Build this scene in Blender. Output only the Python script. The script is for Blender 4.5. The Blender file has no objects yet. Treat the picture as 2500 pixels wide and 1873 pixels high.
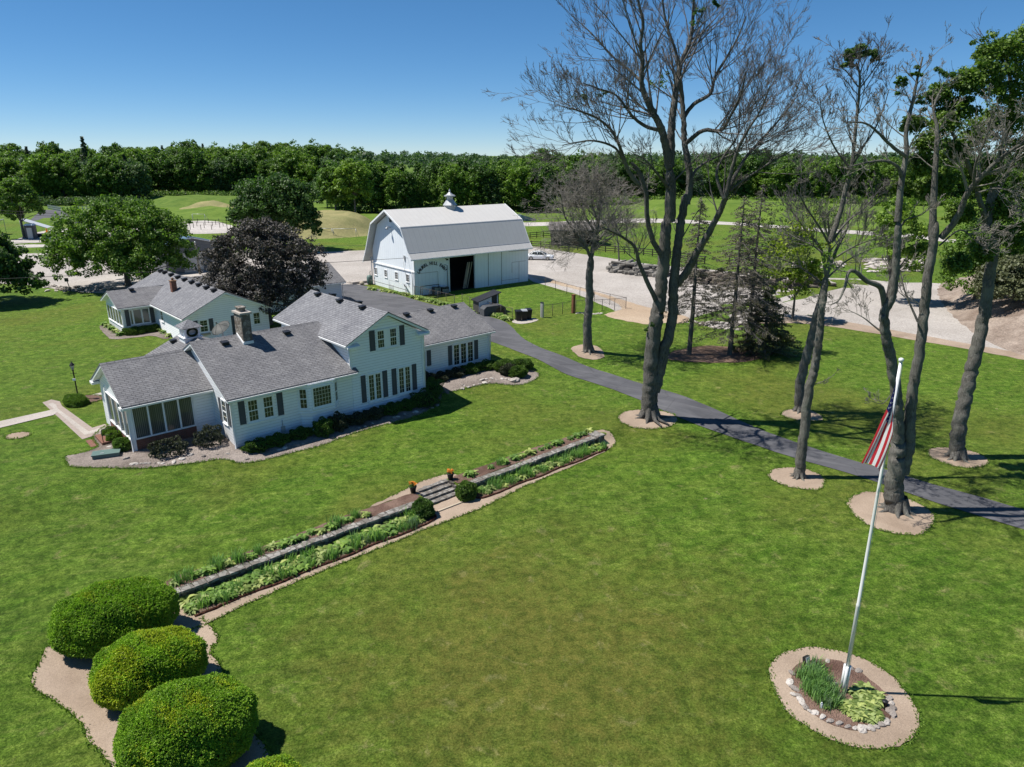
import bpy, math, random
import numpy as np
from mathutils import Vector, Matrix
from mathutils.geometry import delaunay_2d_cdt

# ---------------------------------------------------------------- camera, world, sun, exposure
scene = bpy.context.scene
COL = scene.collection
PITCH = math.radians(17.9); HC = 17.5; FPX = 1733.0; CX = 1250.0; CY = 936.5
cam_data = bpy.data.cameras.new('camera')
cam_data.sensor_width = 36.0; cam_data.lens = 36.0 * FPX / 2500.0
cam_data.clip_start = 0.1; cam_data.clip_end = 9000.0
cam = bpy.data.objects.new('camera', cam_data); COL.objects.link(cam)
cam.location = (0, 0, HC); cam.rotation_euler = (math.radians(90) - PITCH, 0, 0)
scene.camera = cam
SUN_EL = math.radians(61.0); SUN_AZ = math.radians(177.0)
world = bpy.data.worlds.new('World'); scene.world = world; world.use_nodes = True
wt = world.node_tree; wt.nodes.clear()
sky = wt.nodes.new('ShaderNodeTexSky'); sky.sky_type = 'NISHITA'; sky.sun_disc = False
sky.sun_elevation = SUN_EL; sky.sun_rotation = math.radians(90) - SUN_AZ
sky.altitude = 5000; sky.air_density = 1.05; sky.dust_density = 0.15; sky.ozone_density = 6.5
bg = wt.nodes.new('ShaderNodeBackground'); bg.inputs[1].default_value = 0.086
wo = wt.nodes.new('ShaderNodeOutputWorld')
gm = wt.nodes.new('ShaderNodeGamma'); gm.inputs[1].default_value = .8
hs = wt.nodes.new('ShaderNodeHueSaturation'); hs.inputs['Saturation'].default_value = 1.25; hs.inputs['Value'].default_value = 1.08; hs.inputs['Hue'].default_value = .497
wt.links.new(sky.outputs[0], gm.inputs[0]); wt.links.new(gm.outputs[0], hs.inputs['Color']); wt.links.new(hs.outputs[0], bg.inputs[0]); wt.links.new(bg.outputs[0], wo.inputs[0])
sun_data = bpy.data.lights.new('sun', 'SUN'); sun_data.energy = 4.15; sun_data.angle = math.radians(0.5)
sun_data.color = (1.0, 0.955, 0.88)
sun = bpy.data.objects.new('sun', sun_data); COL.objects.link(sun)
sd = Vector((-math.cos(SUN_EL) * math.cos(SUN_AZ), -math.cos(SUN_EL) * math.sin(SUN_AZ), -math.sin(SUN_EL)))
sun.rotation_euler = sd.to_track_quat('-Z', 'Y').to_euler()
scene.view_settings.view_transform = 'Standard'; scene.view_settings.look = 'None'
scene.view_settings.exposure = 0.8; scene.view_settings.gamma = 1.0

# ---------------------------------------------------------------- projection of photograph pixels onto the ground
def ray(px, py):
    dx = (px - CX) / FPX; dz = -(py - CY) / FPX
    return np.array((dx, math.cos(PITCH) + dz * math.sin(PITCH), -math.sin(PITCH) + dz * math.cos(PITCH)))
def onz(px, py, z=0.0):
    r = ray(px, py); t = (z - HC) / r[2]
    return (r[0] * t, r[1] * t)
def ss(x): x = min(1.0, max(0.0, x)); return x * x * (3 - 2 * x)
TH = math.radians(42.0); UX = (math.cos(TH), math.sin(TH)); VX = (-math.sin(TH), math.cos(TH))
HO = onz(577.27, 1087.6)
def uv(x, y): dx, dy = x - HO[0], y - HO[1]; return (dx * UX[0] + dy * UX[1], dx * VX[0] + dy * VX[1])
def xy(u, v): return (HO[0] + u * UX[0] + v * VX[0], HO[1] + u * UX[1] + v * VX[1])
W0 = onz(420, 1440, -.45); W1 = onz(1459, 1060, -.45)
WL = math.hypot(W1[0] - W0[0], W1[1] - W0[1]); WD = ((W1[0] - W0[0]) / WL, (W1[1] - W0[1]) / WL); WN = (WD[1], -WD[0])
def st(x, y): dx, dy = x - W0[0], y - W0[1]; return (dx * WD[0] + dy * WD[1], dx * WN[0] + dy * WN[1])
def sxy(s, t): return (W0[0] + s * WD[0] + t * WN[0], W0[1] + s * WD[1] + t * WN[1])
_a = st(*onz(1037, 1212, -.5)); _b = st(*onz(1112, 1184, -.5)); ST0, ST1 = _a[0], _b[0]
ZU, ZL = -0.5, -1.02
def terrain(x, y):
    u, v = uv(x, y); s, t = st(x, y)
    z = ZU * ss((2.0 - v) / 5.0)
    d = max(0.0, -s, s - WL)
    if ST0 - .1 < s < ST1 + .1: low = ss((t + 1.5) / 1.7)
    else: low = ss((t - 0.05 + d * .25) / (0.3 + min(14.0, d * 0.9)))
    return z + (ZL - ZU) * low * (1.0 if d == 0 else 1.0)
def at(px, py, dz=0.0):
    z = 0.0
    for _ in range(12):
        x, y = onz(px, py, z); z = terrain(x, y)
    return Vector((x, y, z + dz))
def onray(px, py, y):
    r = ray(px, py); t = y / r[1]; return Vector((r[0] * t, y, HC + r[2] * t))
def F(*pts): return [(x * 1.1302, y * 1.1302) for x, y in pts]     # full-view reading scale to source pixels
def Z(ox, oy, k, *pts): return [(ox + x / k, oy + y / k) for x, y in pts]

# ---------------------------------------------------------------- object bookkeeping
def tag(o, label=None, cat=None, group=None, kind=None):
    if label: o['label'] = label
    if cat: o['category'] = cat
    if group: o['group'] = group
    if kind: o['kind'] = kind
    return o
def thing(name, label, cat, loc=(0, 0, 0), rz=0.0, group=None):
    o = bpy.data.objects.new(name, None); COL.objects.link(o); o.empty_display_size = .2
    o.location = loc; o.rotation_euler = (0, 0, rz)
    return tag(o, label, cat, group)
def copy_thing(src, loc, rz=0.0, label=None, group=None, scale=None):
    r = src.copy(); COL.objects.link(r); r.location = loc; r.rotation_euler = (0, 0, rz)
    if scale: r.scale = scale if hasattr(scale, '__len__') else (scale,) * 3
    if label: r['label'] = label
    if group: r['group'] = group
    for ch in src.children:
        c = ch.copy(); COL.objects.link(c); c.parent = r
        for g in ch.children:
            d = g.copy(); COL.objects.link(d); d.parent = c
    return r
def link_mesh(name, me, parent=None, mats=()):
    o = bpy.data.objects.new(name, me); COL.objects.link(o)
    for m in mats: me.materials.append(m)
    if parent is not None: o.parent = parent
    return o
def np_mesh(name, V, Fc, smooth=False, mi=None):
    me = bpy.data.meshes.new(name)
    V = np.asarray(V, dtype=np.float32).reshape(-1, 3); Fc = np.asarray(Fc, dtype=np.int32); n, k = Fc.shape
    me.vertices.add(len(V)); me.vertices.foreach_set('co', V.ravel())
    me.loops.add(n * k); me.loops.foreach_set('vertex_index', Fc.ravel())
    me.polygons.add(n); me.polygons.foreach_set('loop_start', np.arange(0, n * k, k, dtype=np.int32))
    if mi is not None: me.polygons.foreach_set('material_index', np.asarray(mi, dtype=np.int32))
    if smooth: me.polygons.foreach_set('use_smooth', np.ones(n, dtype=bool))
    me.update(calc_edges=True)
    return me

class MB:
    """collects boxes, prisms and tubes; build() links ONE mesh object with UVs in metres"""
    def __init__(s): s.v = []; s.f = []; s.m = []; s.sm = []
    def face(s, pts, m=0, sm=False):
        i = len(s.v); s.v += [tuple(p) for p in pts]; s.f.append(tuple(range(i, i + len(pts)))); s.m.append(m); s.sm.append(sm)
    def hexa(s, p, m=0):
        i = len(s.v); s.v += [tuple(q) for q in p]
        for f in ((0, 3, 2, 1), (4, 5, 6, 7), (0, 1, 5, 4), (1, 2, 6, 5), (2, 3, 7, 6), (3, 0, 4, 7)):
            s.f.append(tuple(i + a for a in f)); s.m.append(m); s.sm.append(False)
    def box(s, x0, x1, y0, y1, z0, z1, m=0):
        s.hexa([(x0, y0, z0), (x1, y0, z0), (x1, y1, z0), (x0, y1, z0), (x0, y0, z1), (x1, y0, z1), (x1, y1, z1), (x0, y1, z1)], m)
    def obox(s, c, a, b, h, da, db, z0, m=0):
        """oriented box: centre c (x,y), unit axis a, half sizes da,db, from z0 height h"""
        ax, ay = a; bx, by = -ay, ax
        q = [(c[0] + i * da * ax + j * db * bx, c[1] + i * da * ay + j * db * by) for i, j in ((-1, -1), (1, -1), (1, 1), (-1, 1))]
        s.hexa([(x, y, z0) for x, y in q] + [(x, y, z0 + h) for x, y in q], m)
    def prism(s, poly, axis, a, b, m=0):
        """poly of 2D points extruded along axis ('x','y','z') from a to b"""
        def P(p, t): return {'x': (t, p[0], p[1]), 'y': (p[0], t, p[1]), 'z': (p[0], p[1], t)}[axis]
        n = len(poly); i = len(s.v)
        s.v += [P(p, a) for p in poly] + [P(p, b) for p in poly]
        s.f.append(tuple(range(i + n - 1, i - 1, -1))); s.f.append(tuple(range(i + n, i + 2 * n)))
        s.m += [m, m]; s.sm += [False, False]
        for k in range(n):
            l = (k + 1) % n; s.f.append((i + k, i + l, i + n + l, i + n + k)); s.m.append(m); s.sm.append(False)
    def tube(s, pts, r, n=6, m=0, cap=True, sm=True):
        pts = [Vector(p) for p in pts]; k = len(pts)
        rr = r if hasattr(r, '__len__') else [r] * k
        i = len(s.v); prev = None
        for j, p in enumerate(pts):
            d = (pts[min(j + 1, k - 1)] - pts[max(j - 1, 0)]).normalized()
            ref = Vector((0, 0, 1)) if abs(d.z) < .9 else Vector((1, 0, 0))
            a = d.cross(ref).normalized() if prev is None else (prev - d * prev.dot(d)).normalized()
            prev = a; b = d.cross(a)
            for q in range(n):
                t = 2 * math.pi * q / n; s.v.append(tuple(p + (a * math.cos(t) + b * math.sin(t)) * rr[j]))
        for j in range(k - 1):
            for q in range(n):
                w = (q + 1) % n; s.f.append((i + j * n + q, i + j * n + w, i + (j + 1) * n + w, i + (j + 1) * n + q)); s.m.append(m); s.sm.append(sm)
        if cap:
            s.f.append(tuple(i + q for q in range(n - 1, -1, -1))); s.f.append(tuple(i + (k - 1) * n + q for q in range(n)))
            s.m += [m, m]; s.sm += [False, False]
    def lathe(s, prof, n=16, c=(0, 0), m=0, sm=True):
        i = len(s.v); k = len(prof)
        for r, z in prof:
            for q in range(n):
                t = 2 * math.pi * q / n; s.v.append((c[0] + r * math.cos(t), c[1] + r * math.sin(t), z))
        for j in range(k - 1):
            for q in range(n):
                w = (q + 1) % n; s.f.append((i + j * n + q, i + j * n + w, i + (j + 1) * n + w, i + (j + 1) * n + q)); s.m.append(m); s.sm.append(sm)
        s.f.append(tuple(i + q for q in range(n - 1, -1, -1))); s.f.append(tuple(i + (k - 1) * n + q for q in range(n))); s.m += [m, m]; s.sm += [False, False]
    def build(s, name, mats, parent=None, off=None):
        me = bpy.data.meshes.new(name)
        V = s.v if off is None else [(x - off[0], y - off[1], z - off[2]) for x, y, z in s.v]
        me.from_pydata(V, [], s.f); me.update()
        me.polygons.foreach_set('material_index', s.m); me.polygons.foreach_set('use_smooth', s.sm)
        ul = me.uv_layers.new(name='uv'); data = [0.0] * (2 * len(me.loops))
        for p in me.polygons:
            n = p.normal
            if abs(n.z) > .995: a, b = Vector((1, 0, 0)), Vector((0, 1, 0))
            else: a = Vector((-n.y, n.x, 0)).normalized(); b = n.cross(a)
            for li in p.loop_indices:
                co = me.vertices[me.loops[li].vertex_index].co
                data[2 * li] = co.dot(a); data[2 * li + 1] = co.dot(b)
        ul.data.foreach_set('uv', data)
        if not isinstance(mats, (list, tuple)): mats = [mats]
        return link_mesh(name, me, parent, mats)

# ---------------------------------------------------------------- materials
class NT:
    def __init__(s, name):
        s.m = bpy.data.materials.new(name); s.m.use_nodes = True; s.t = s.m.node_tree; s.t.nodes.clear()
        s.out = s.n('ShaderNodeOutputMaterial')
    def n(s, ty, **kw):
        nd = s.t.nodes.new(ty)
        for k, v in kw.items():
            if hasattr(nd, k): setattr(nd, k, v)
        return nd
    def set(s, sock, v):
        if isinstance(v, bpy.types.NodeSocket): s.t.links.new(v, sock)
        else:
            if isinstance(v, (tuple, list)) and len(v) == 3 and len(sock.default_value) == 4: v = (*v, 1)
            sock.default_value = v
    def coord(s, which='Object'): return s.n('ShaderNodeTexCoord').outputs[which]
    def mapping(s, vec, scale=(1, 1, 1), rot=(0, 0, 0), loc=(0, 0, 0)):
        if any(rot): r_ = s.n('ShaderNodeMapping'); s.set(r_.inputs[0], vec); s.set(r_.inputs[2], rot); vec = r_.outputs[0]; rot = (0, 0, 0)
        nd = s.n('ShaderNodeMapping'); s.set(nd.inputs[0], vec); s.set(nd.inputs[1], loc); s.set(nd.inputs[2], rot); s.set(nd.inputs[3], scale); return nd.outputs[0]
    def noise(s, vec, scale, detail=4, rough=.55, dist=0):
        nd = s.n('ShaderNodeTexNoise'); s.set(nd.inputs['Vector'], vec); s.set(nd.inputs['Scale'], scale); s.set(nd.inputs['Detail'], detail); s.set(nd.inputs['Roughness'], rough); s.set(nd.inputs['Distortion'], dist); return nd.outputs[0]
    def ramp(s, f, stops):
        nd = s.n('ShaderNodeValToRGB'); s.set(nd.inputs[0], f); cr = nd.color_ramp
        while len(cr.elements) < len(stops): cr.elements.new(.5)
        for e, (p, c) in zip(cr.elements, stops):
            e.position = p; e.color = (c, c, c, 1) if not hasattr(c, '__len__') else (*c, 1)
        return nd.outputs[0]
    def mix(s, f, a, b, mode='MIX'):
        nd = s.n('ShaderNodeMix', data_type='RGBA'); nd.blend_type = mode
        s.set(nd.inputs[0], f); s.set(nd.inputs[6], a); s.set(nd.inputs[7], b); return nd.outputs[2]
    def math(s, op, a, b=0.0, c=0.0):
        nd = s.n('ShaderNodeMath', operation=op); s.set(nd.inputs[0], a); s.set(nd.inputs[1], b); s.set(nd.inputs[2], c); return nd.outputs[0]
    def bump(s, h, dist=.02, strength=1.0):
        nd = s.n('ShaderNodeBump'); s.set(nd.inputs['Height'], h); nd.inputs['Distance'].default_value = dist; nd.inputs['Strength'].default_value = strength; return nd.outputs[0]
    def bsdf(s, col, rough=.8, normal=None, spec=.3, metal=0.0):
        b = s.n('ShaderNodeBsdfPrincipled'); s.set(b.inputs['Base Color'], col); s.set(b.inputs['Roughness'], rough); s.set(b.inputs['Metallic'], metal)
        s.set(b.inputs['Specular IOR Level'], spec)
        if normal is not None: s.set(b.inputs['Normal'], normal)
        s.t.links.new(b.outputs[0], s.out.inputs[0]); s.b = b; return s.m

def m_plain(name, col, rough=.7, var=.18, sc=3.0, bump=0.0, metal=0.0, spec=.3):
    t = NT(name); c = t.coord()
    n = t.noise(c, sc, 5, .6); n2 = t.noise(c, sc * 9, 3, .6)
    lo = tuple(x * (1 - var) for x in col); hi = tuple(min(1, x * (1 + var)) for x in col)
    k = t.mix(t.ramp(n, [(.3, 0), (.7, 1)]), lo, hi); k = t.mix(.35, k, t.mix(n2, lo, hi))
    return t.bsdf(k, rough, t.bump(n2, bump) if bump else None, spec, metal)

def m_lawn():
    t = NT('lawn_grass'); c = t.coord()
    rot = math.atan2(WD[1], WD[0])
    big = t.noise(c, .06, 3, .5, .6); mid = t.noise(c, .38, 5, .68, .9); sm = t.noise(c, 2.2, 5, .72, .4); fine = t.noise(c, 13, 5, .9); vf = t.noise(c, 34, 2, .8)
    st_ = t.noise(t.mapping(c, (.10, .8, 1), (0, 0, -rot)), 1.0, 5, .65, .5)
    st2 = t.noise(t.mapping(c, (.45, 3.4, 1), (0, 0, -rot + .5)), 1.0, 4, .65, .8)
    st3 = t.noise(t.mapping(c, (1.2, 9, 1), (0, 0, -rot + .1)), 1.0, 4, .7, .5)
    g = t.mix(t.ramp(mid, [(.25, 0), (.75, 1)]), (0.047, 0.103, 0.009), (0.110, 0.182, 0.022))
    g = t.mix(t.ramp(st_, [(.42, 0), (.62, .6)]), g, (0.060, 0.140, 0.010))
    g = t.mix(t.ramp(st2, [(.48, 0), (.70, .5)]), g, (0.1387, 0.1875, 0.039))
    g = t.mix(t.ramp(st3, [(.54, 0), (.74, .28)]), g, (0.1575, 0.1837, 0.0562))
    rich = t.noise(c, 1.1, 10, .84, .2); g = t.mix(1.0, g, t.mix(t.ramp(rich, [(.40, 0), (.60, 1)]), (.66, .72, .55), (1.36, 1.28, 1.45)), 'MULTIPLY')
    spk = t.noise(c, 6.5, 6, .8); g = t.mix(1.0, g, t.mix(t.ramp(spk, [(.42, 0), (.58, 1)]), (.76, .80, .62), (1.26, 1.2, 1.3)), 'MULTIPLY')
    # drier olive turf, strongest on the lower lawn in front of the wall
    dc = t.n('ShaderNodeVectorMath', operation='DISTANCE'); t.set(dc.inputs[0], c); dc.inputs[1].default_value = (*at(1330, 1590)[:2], ZL)
    near = t.ramp(t.math('MULTIPLY', t.math('ADD', dc.outputs['Value'], t.math('MULTIPLY', t.math('SUBTRACT', mid, .5), 16)), .04), [(.12, 1), (.50, 0)])
    dry = t.math('MULTIPLY', t.math('MAXIMUM', near, t.ramp(big, [(.46, 0), (.62, .6)])), t.ramp(sm, [(.30, .5), (.62, 1)]))
    g = t.mix(t.math('MULTIPLY', dry, .8), g, (0.128, 0.120, 0.026))
    pat = t.noise(c, .9, 6, .75, .5)
    g = t.mix(t.ramp(pat, [(.58, 0), (.70, .6)]), g, (.25, .235, .10))
    bare = t.noise(t.mapping(c, (1, 1, 1), (0, 0, 0), (31, 7, 0)), .42, 6, .72, .6)
    g = t.mix(t.ramp(bare, [(.675, 0), (.72, .7)]), g, (.33, .28, .17))
    g = t.mix(1.0, g, t.mix(t.ramp(fine, [(.34, 0), (.66, 1)]), (.42, .50, .30), (1.62, 1.52, 1.75)), 'MULTIPLY')
    g = t.mix(1.0, g, t.mix(t.ramp(vf, [(.3, 0), (.7, 1)]), (.68, .7, .62), (1.34, 1.3, 1.4)), 'MULTIPLY')
    g = t.mix(1.0, g, t.mix(t.ramp(sm, [(.36, 0), (.64, 1)]), (.74, .78, .72), (1.26, 1.2, 1.2)), 'MULTIPLY')
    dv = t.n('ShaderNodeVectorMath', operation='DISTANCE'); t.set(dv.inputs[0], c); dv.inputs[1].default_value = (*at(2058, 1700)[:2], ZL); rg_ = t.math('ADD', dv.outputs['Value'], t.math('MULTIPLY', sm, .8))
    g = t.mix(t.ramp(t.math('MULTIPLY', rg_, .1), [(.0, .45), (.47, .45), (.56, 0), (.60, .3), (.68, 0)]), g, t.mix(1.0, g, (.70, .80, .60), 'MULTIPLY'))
    nrm = t.bump(t.math('ADD', t.math('MULTIPLY', fine, 1.6), t.math('ADD', vf, sm)), .05, .9)
    return t.bsdf(g, .85, nrm, .12)
def m_field(name, a, b, sc=.15):
    t = NT(name); c = t.coord(); n = t.noise(c, sc, 5, .65, .4); f = t.noise(c, sc * 14, 4, .7)
    g = t.mix(t.ramp(n, [(.35, 0), (.65, 1)]), a, b)
    g = t.mix(1.0, g, t.mix(f, (.6, .6, .6), (1.4, 1.4, 1.4)), 'MULTIPLY')
    return t.bsdf(g, .9, t.bump(f, .15), .1)
def m_gravel(name, a, b, sc=1.0, stones=12.0, bump=.03):
    t = NT(name); c = t.coord(); n = t.noise(c, .12 * sc, 5, .6, .5); f = t.noise(c, 4 * sc, 5, .7)
    v = t.n('ShaderNodeTexVoronoi'); t.set(v.inputs['Vector'], c); t.set(v.inputs['Scale'], stones)
    g = t.mix(t.ramp(n, [(.35, 0), (.65, 1)]), a, b)
    g = t.mix(1.0, g, t.mix(f, (.82, .82, .82), (1.2, 1.2, 1.2)), 'MULTIPLY')
    g = t.mix(1.0, g, t.mix(v.outputs['Color'], (.72, .72, .72), (1.22, 1.2, 1.2)), 'MULTIPLY')
    return t.bsdf(g, .92, t.bump(v.outputs['Distance'], bump), .15)
def m_asphalt():
    t = NT('asphalt'); c = t.coord(); n = t.noise(c, .35, 5, .6, .6); f = t.noise(c, 30, 3, .7)
    tr = t.noise(t.mapping(c, (.12, 1.4, 1), (0, 0, math.radians(28))), 1, 4, .6, .4)
    g = t.mix(t.ramp(n, [(.3, 0), (.7, 1)]), (.062, .063, .070), (.102, .102, .112))
    g = t.mix(t.ramp(tr, [(.5, 0), (.72, .45)]), g, (.165, .163, .170))
    g = t.mix(1.0, g, t.mix(f, (.75, .75, .75), (1.25, 1.25, 1.25)), 'MULTIPLY')
    cr = t.n('ShaderNodeTexVoronoi', feature='DISTANCE_TO_EDGE'); t.set(cr.inputs['Vector'], t.mapping(c, (1, 1, 1))); t.set(cr.inputs['Scale'], .35)
    g = t.mix(t.ramp(cr.outputs['Distance'], [(.0, .7), (.012, 0)]), g, (.05, .05, .055))
    return t.bsdf(g, .85, t.bump(f, .01), .25)
def m_siding(name, col, step=.2, vert=False, groove=.62, dirt=True, gscale=.02):
    t = NT(name); c = t.coord('UV'); o = t.coord()
    sx = t.n('ShaderNodeSeparateXYZ'); t.set(sx.inputs[0], c)
    k = t.math('FRACT', t.math('DIVIDE', sx.outputs[0 if vert else 1], step))
    n = t.noise(o, .8, 5, .6); n2 = t.noise(t.mapping(o, (3, 3, .35)), 1.2, 4, .7)
    g = t.mix(t.ramp(n, [(.3, 0), (.75, 1)]), tuple(x * .93 for x in col), col)
    if dirt: g = t.mix(t.ramp(n2, [(.55, 0), (.85, .35)]), g, tuple(x * y for x, y in zip(col, (.72, .72, .68))))
    line = t.ramp(k, [(.0, 0), (.07, 1), (.93, 1), (1.0, 0)]) if vert else t.ramp(k, [(.0, 0), (.10, .3), (.2, 1)])
    g = t.mix(line, tuple(x * groove for x in col), g)
    return t.bsdf(g, .55, t.bump(line if vert else k, gscale), .35)
def m_shingle(name, a, b, seed=0.0):
    t = NT(name); c = t.mapping(t.coord('UV'), (1, 1, 1), (0, 0, 0), (seed, seed * .7, 0)); o = t.coord(); dk = .58
    br = t.n('ShaderNodeTexBrick'); t.set(br.inputs['Vector'], c); br.offset = .37; br.squash = 1.0
    for k, v in (('Color1', a), ('Color2', b), ('Mortar', tuple(x * dk for x in a)), ('Scale', 1.0), ('Mortar Size', .02), ('Mortar Smooth', .5), ('Bias', -.1), ('Brick Width', .46), ('Row Height', .165)): t.set(br.inputs[k], v)
    n = t.noise(o, .6, 5, .65, .4); f = t.noise(o, 22, 3, .7); pt = t.noise(t.mapping(c, (2.2, 6.0, 1)), 1.0, 2, .6)
    g = t.mix(1.0, br.outputs['Color'], t.mix(t.ramp(n, [(.3, 0), (.7, 1)]), (.82, .82, .84), (1.14, 1.13, 1.12)), 'MULTIPLY')
    g = t.mix(1.0, g, t.mix(t.ramp(pt, [(.35, 0), (.65, 1)]), (.86, .86, .87), (1.12, 1.12, 1.12)), 'MULTIPLY')
    g = t.mix(1.0, g, t.mix(f, (.8, .8, .8), (1.2, 1.2, 1.2)), 'MULTIPLY')
    return t.bsdf(g, .9, t.bump(br.outputs['Fac'], -.015), .2)
def m_brick(name, a, b, mortar, w=.22, h=.075, ms=.012):
    t = NT(name); c = t.coord('UV')
    br = t.n('ShaderNodeTexBrick'); t.set(br.inputs['Vector'], c)
    for k, v in (('Color1', a), ('Color2', b), ('Mortar', mortar), ('Scale', 1.0), ('Mortar Size', ms), ('Brick Width', w), ('Row Height', h)): t.set(br.inputs[k], v)
    n = t.noise(t.coord(), 5, 4, .6)
    return t.bsdf(t.mix(1.0, br.outputs['Color'], t.mix(n, (.65, .65, .65), (1.3, 1.3, 1.3)), 'MULTIPLY'), .9, t.bump(br.outputs['Fac'], -.01), .2)
def m_stone(name, a, b, c3, sc=4.0, mortar=(.12, .11, .10), bump=.04):
    t = NT(name); c = t.coord()
    v = t.n('ShaderNodeTexVoronoi'); e = t.n('ShaderNodeTexVoronoi', feature='DISTANCE_TO_EDGE')
    for q in (v, e): t.set(q.inputs['Vector'], c); t.set(q.inputs['Scale'], sc)
    sp = t.n('ShaderNodeSeparateColor'); t.set(sp.inputs[0], v.outputs['Color'])
    g = t.mix(sp.outputs[0], a, b); g = t.mix(t.ramp(sp.outputs[1], [(.55, 0), (.7, 1)]), g, c3)
    n = t.noise(c, 9, 5, .65); g = t.mix(1.0, g, t.mix(n, (.7, .7, .7), (1.3, 1.3, 1.3)), 'MULTIPLY')
    g = t.mix(t.ramp(e.outputs['Distance'], [(.02, 0), (.09, 1)]), mortar, g)
    return t.bsdf(g, .88, t.bump(t.math('ADD', e.outputs['Distance'], t.math('MULTIPLY', n, .2)), bump), .2)
def m_rock(name, a, b):
    t = NT(name); c = t.coord(); r = t.n('ShaderNodeObjectInfo').outputs['Random']
    isl = t.n('ShaderNodeNewGeometry').outputs['Random Per Island']
    k = t.mix(t.math('FRACT', t.math('ADD', r, isl)), a, b); n = t.noise(c, 7, 5, .65)
    k = t.mix(1.0, k, t.mix(n, (.6, .6, .6), (1.35, 1.35, 1.35)), 'MULTIPLY')
    return t.bsdf(k, .9, t.bump(n, .03), .2)
def m_bark(name, a, b, sc=1.0, lichen=None):
    t = NT(name); c = t.coord()
    n = t.noise(t.mapping(c, (5 * sc, 5 * sc, 1.0 * sc)), 2.0, 5, .7, .5); n2 = t.noise(c, .8, 4, .6)
    g = t.mix(t.ramp(n, [(.3, 0), (.65, 1)]), a, b)
    if lichen: g = t.mix(t.ramp(n2, [(.48, 0), (.66, .7)]), g, lichen)
    return t.bsdf(g, .95, t.bump(n, .12), .1)
def m_leaf(name, a, b, trans=.35, hue=None, rough=.55, spec=.3, sc=.35):
    t = NT(name); c = t.coord(); n = t.noise(c, sc, 3, .6); oi = t.n('ShaderNodeObjectInfo').outputs['Random']
    isl = t.n('ShaderNodeNewGeometry').outputs['Random Per Island']
    k = t.mix(t.ramp(t.math('ADD', t.math('MULTIPLY', n, .65), t.math('MULTIPLY', isl, .35)), [(.3, 0), (.72, 1)]), a, b)
    k = t.mix(1.0, k, t.mix(isl, (.75, .75, .75), (1.25, 1.25, 1.2)), 'MULTIPLY')
    k = t.mix(1.0, k, t.mix(oi, (.82, .86, .95), (1.16, 1.10, 1.0)), 'MULTIPLY')
    b_ = t.n('ShaderNodeBsdfPrincipled'); t.set(b_.inputs['Base Color'], k); t.set(b_.inputs['Roughness'], rough); t.set(b_.inputs['Specular IOR Level'], spec)
    tr = t.n('ShaderNodeBsdfTranslucent'); t.set(tr.inputs[0], t.mix(1.0, k, (1.3, 1.5, .7), 'MULTIPLY'))
    mx = t.n('ShaderNodeMixShader'); t.set(mx.inputs[0], trans); t.t.links.new(b_.outputs[0], mx.inputs[1]); t.t.links.new(tr.outputs[0], mx.inputs[2])
    t.t.links.new(mx.outputs[0], t.out.inputs[0]); return t.m
def m_cloth(name, col):
    t = NT(name); c = t.coord(); n = t.noise(c, 3, 4, .6); k = t.mix(n, tuple(x * .85 for x in col), col)
    b_ = t.n('ShaderNodeBsdfPrincipled'); t.set(b_.inputs['Base Color'], k); t.set(b_.inputs['Roughness'], .8); t.set(b_.inputs['Specular IOR Level'], .15)
    tr = t.n('ShaderNodeBsdfTranslucent'); t.set(tr.inputs[0], k); mx = t.n('ShaderNodeMixShader'); t.set(mx.inputs[0], .4)
    t.t.links.new(b_.outputs[0], mx.inputs[1]); t.t.links.new(tr.outputs[0], mx.inputs[2]); t.t.links.new(mx.outputs[0], t.out.inputs[0]); return t.m
def m_glass(name, col=(.012, .016, .016), rough=.06):
    t = NT(name); n = t.noise(t.coord(), 1.5, 3, .6)
    return t.bsdf(t.mix(n, col, tuple(x * 2.2 for x in col)), rough, t.bump(n, .01), .7)
def m_blinds():
    t = NT('blind_glass'); c = t.coord('UV'); sx = t.n('ShaderNodeSeparateXYZ'); t.set(sx.inputs[0], c)
    k = t.math('FRACT', t.math('DIVIDE', sx.outputs[0], .11))
    big = t.noise(t.mapping(c, (.8, .1, 1)), 1.5, 2, .5)
    g = t.mix(t.ramp(k, [(.35, 0), (.6, 1)]), (.035, .04, .04), (.17, .175, .155))
    g = t.mix(t.ramp(big, [(.40, .25), (.62, 1)]), (.045, .052, .05), g)
    return t.bsdf(g, .12, None, .6)

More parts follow.
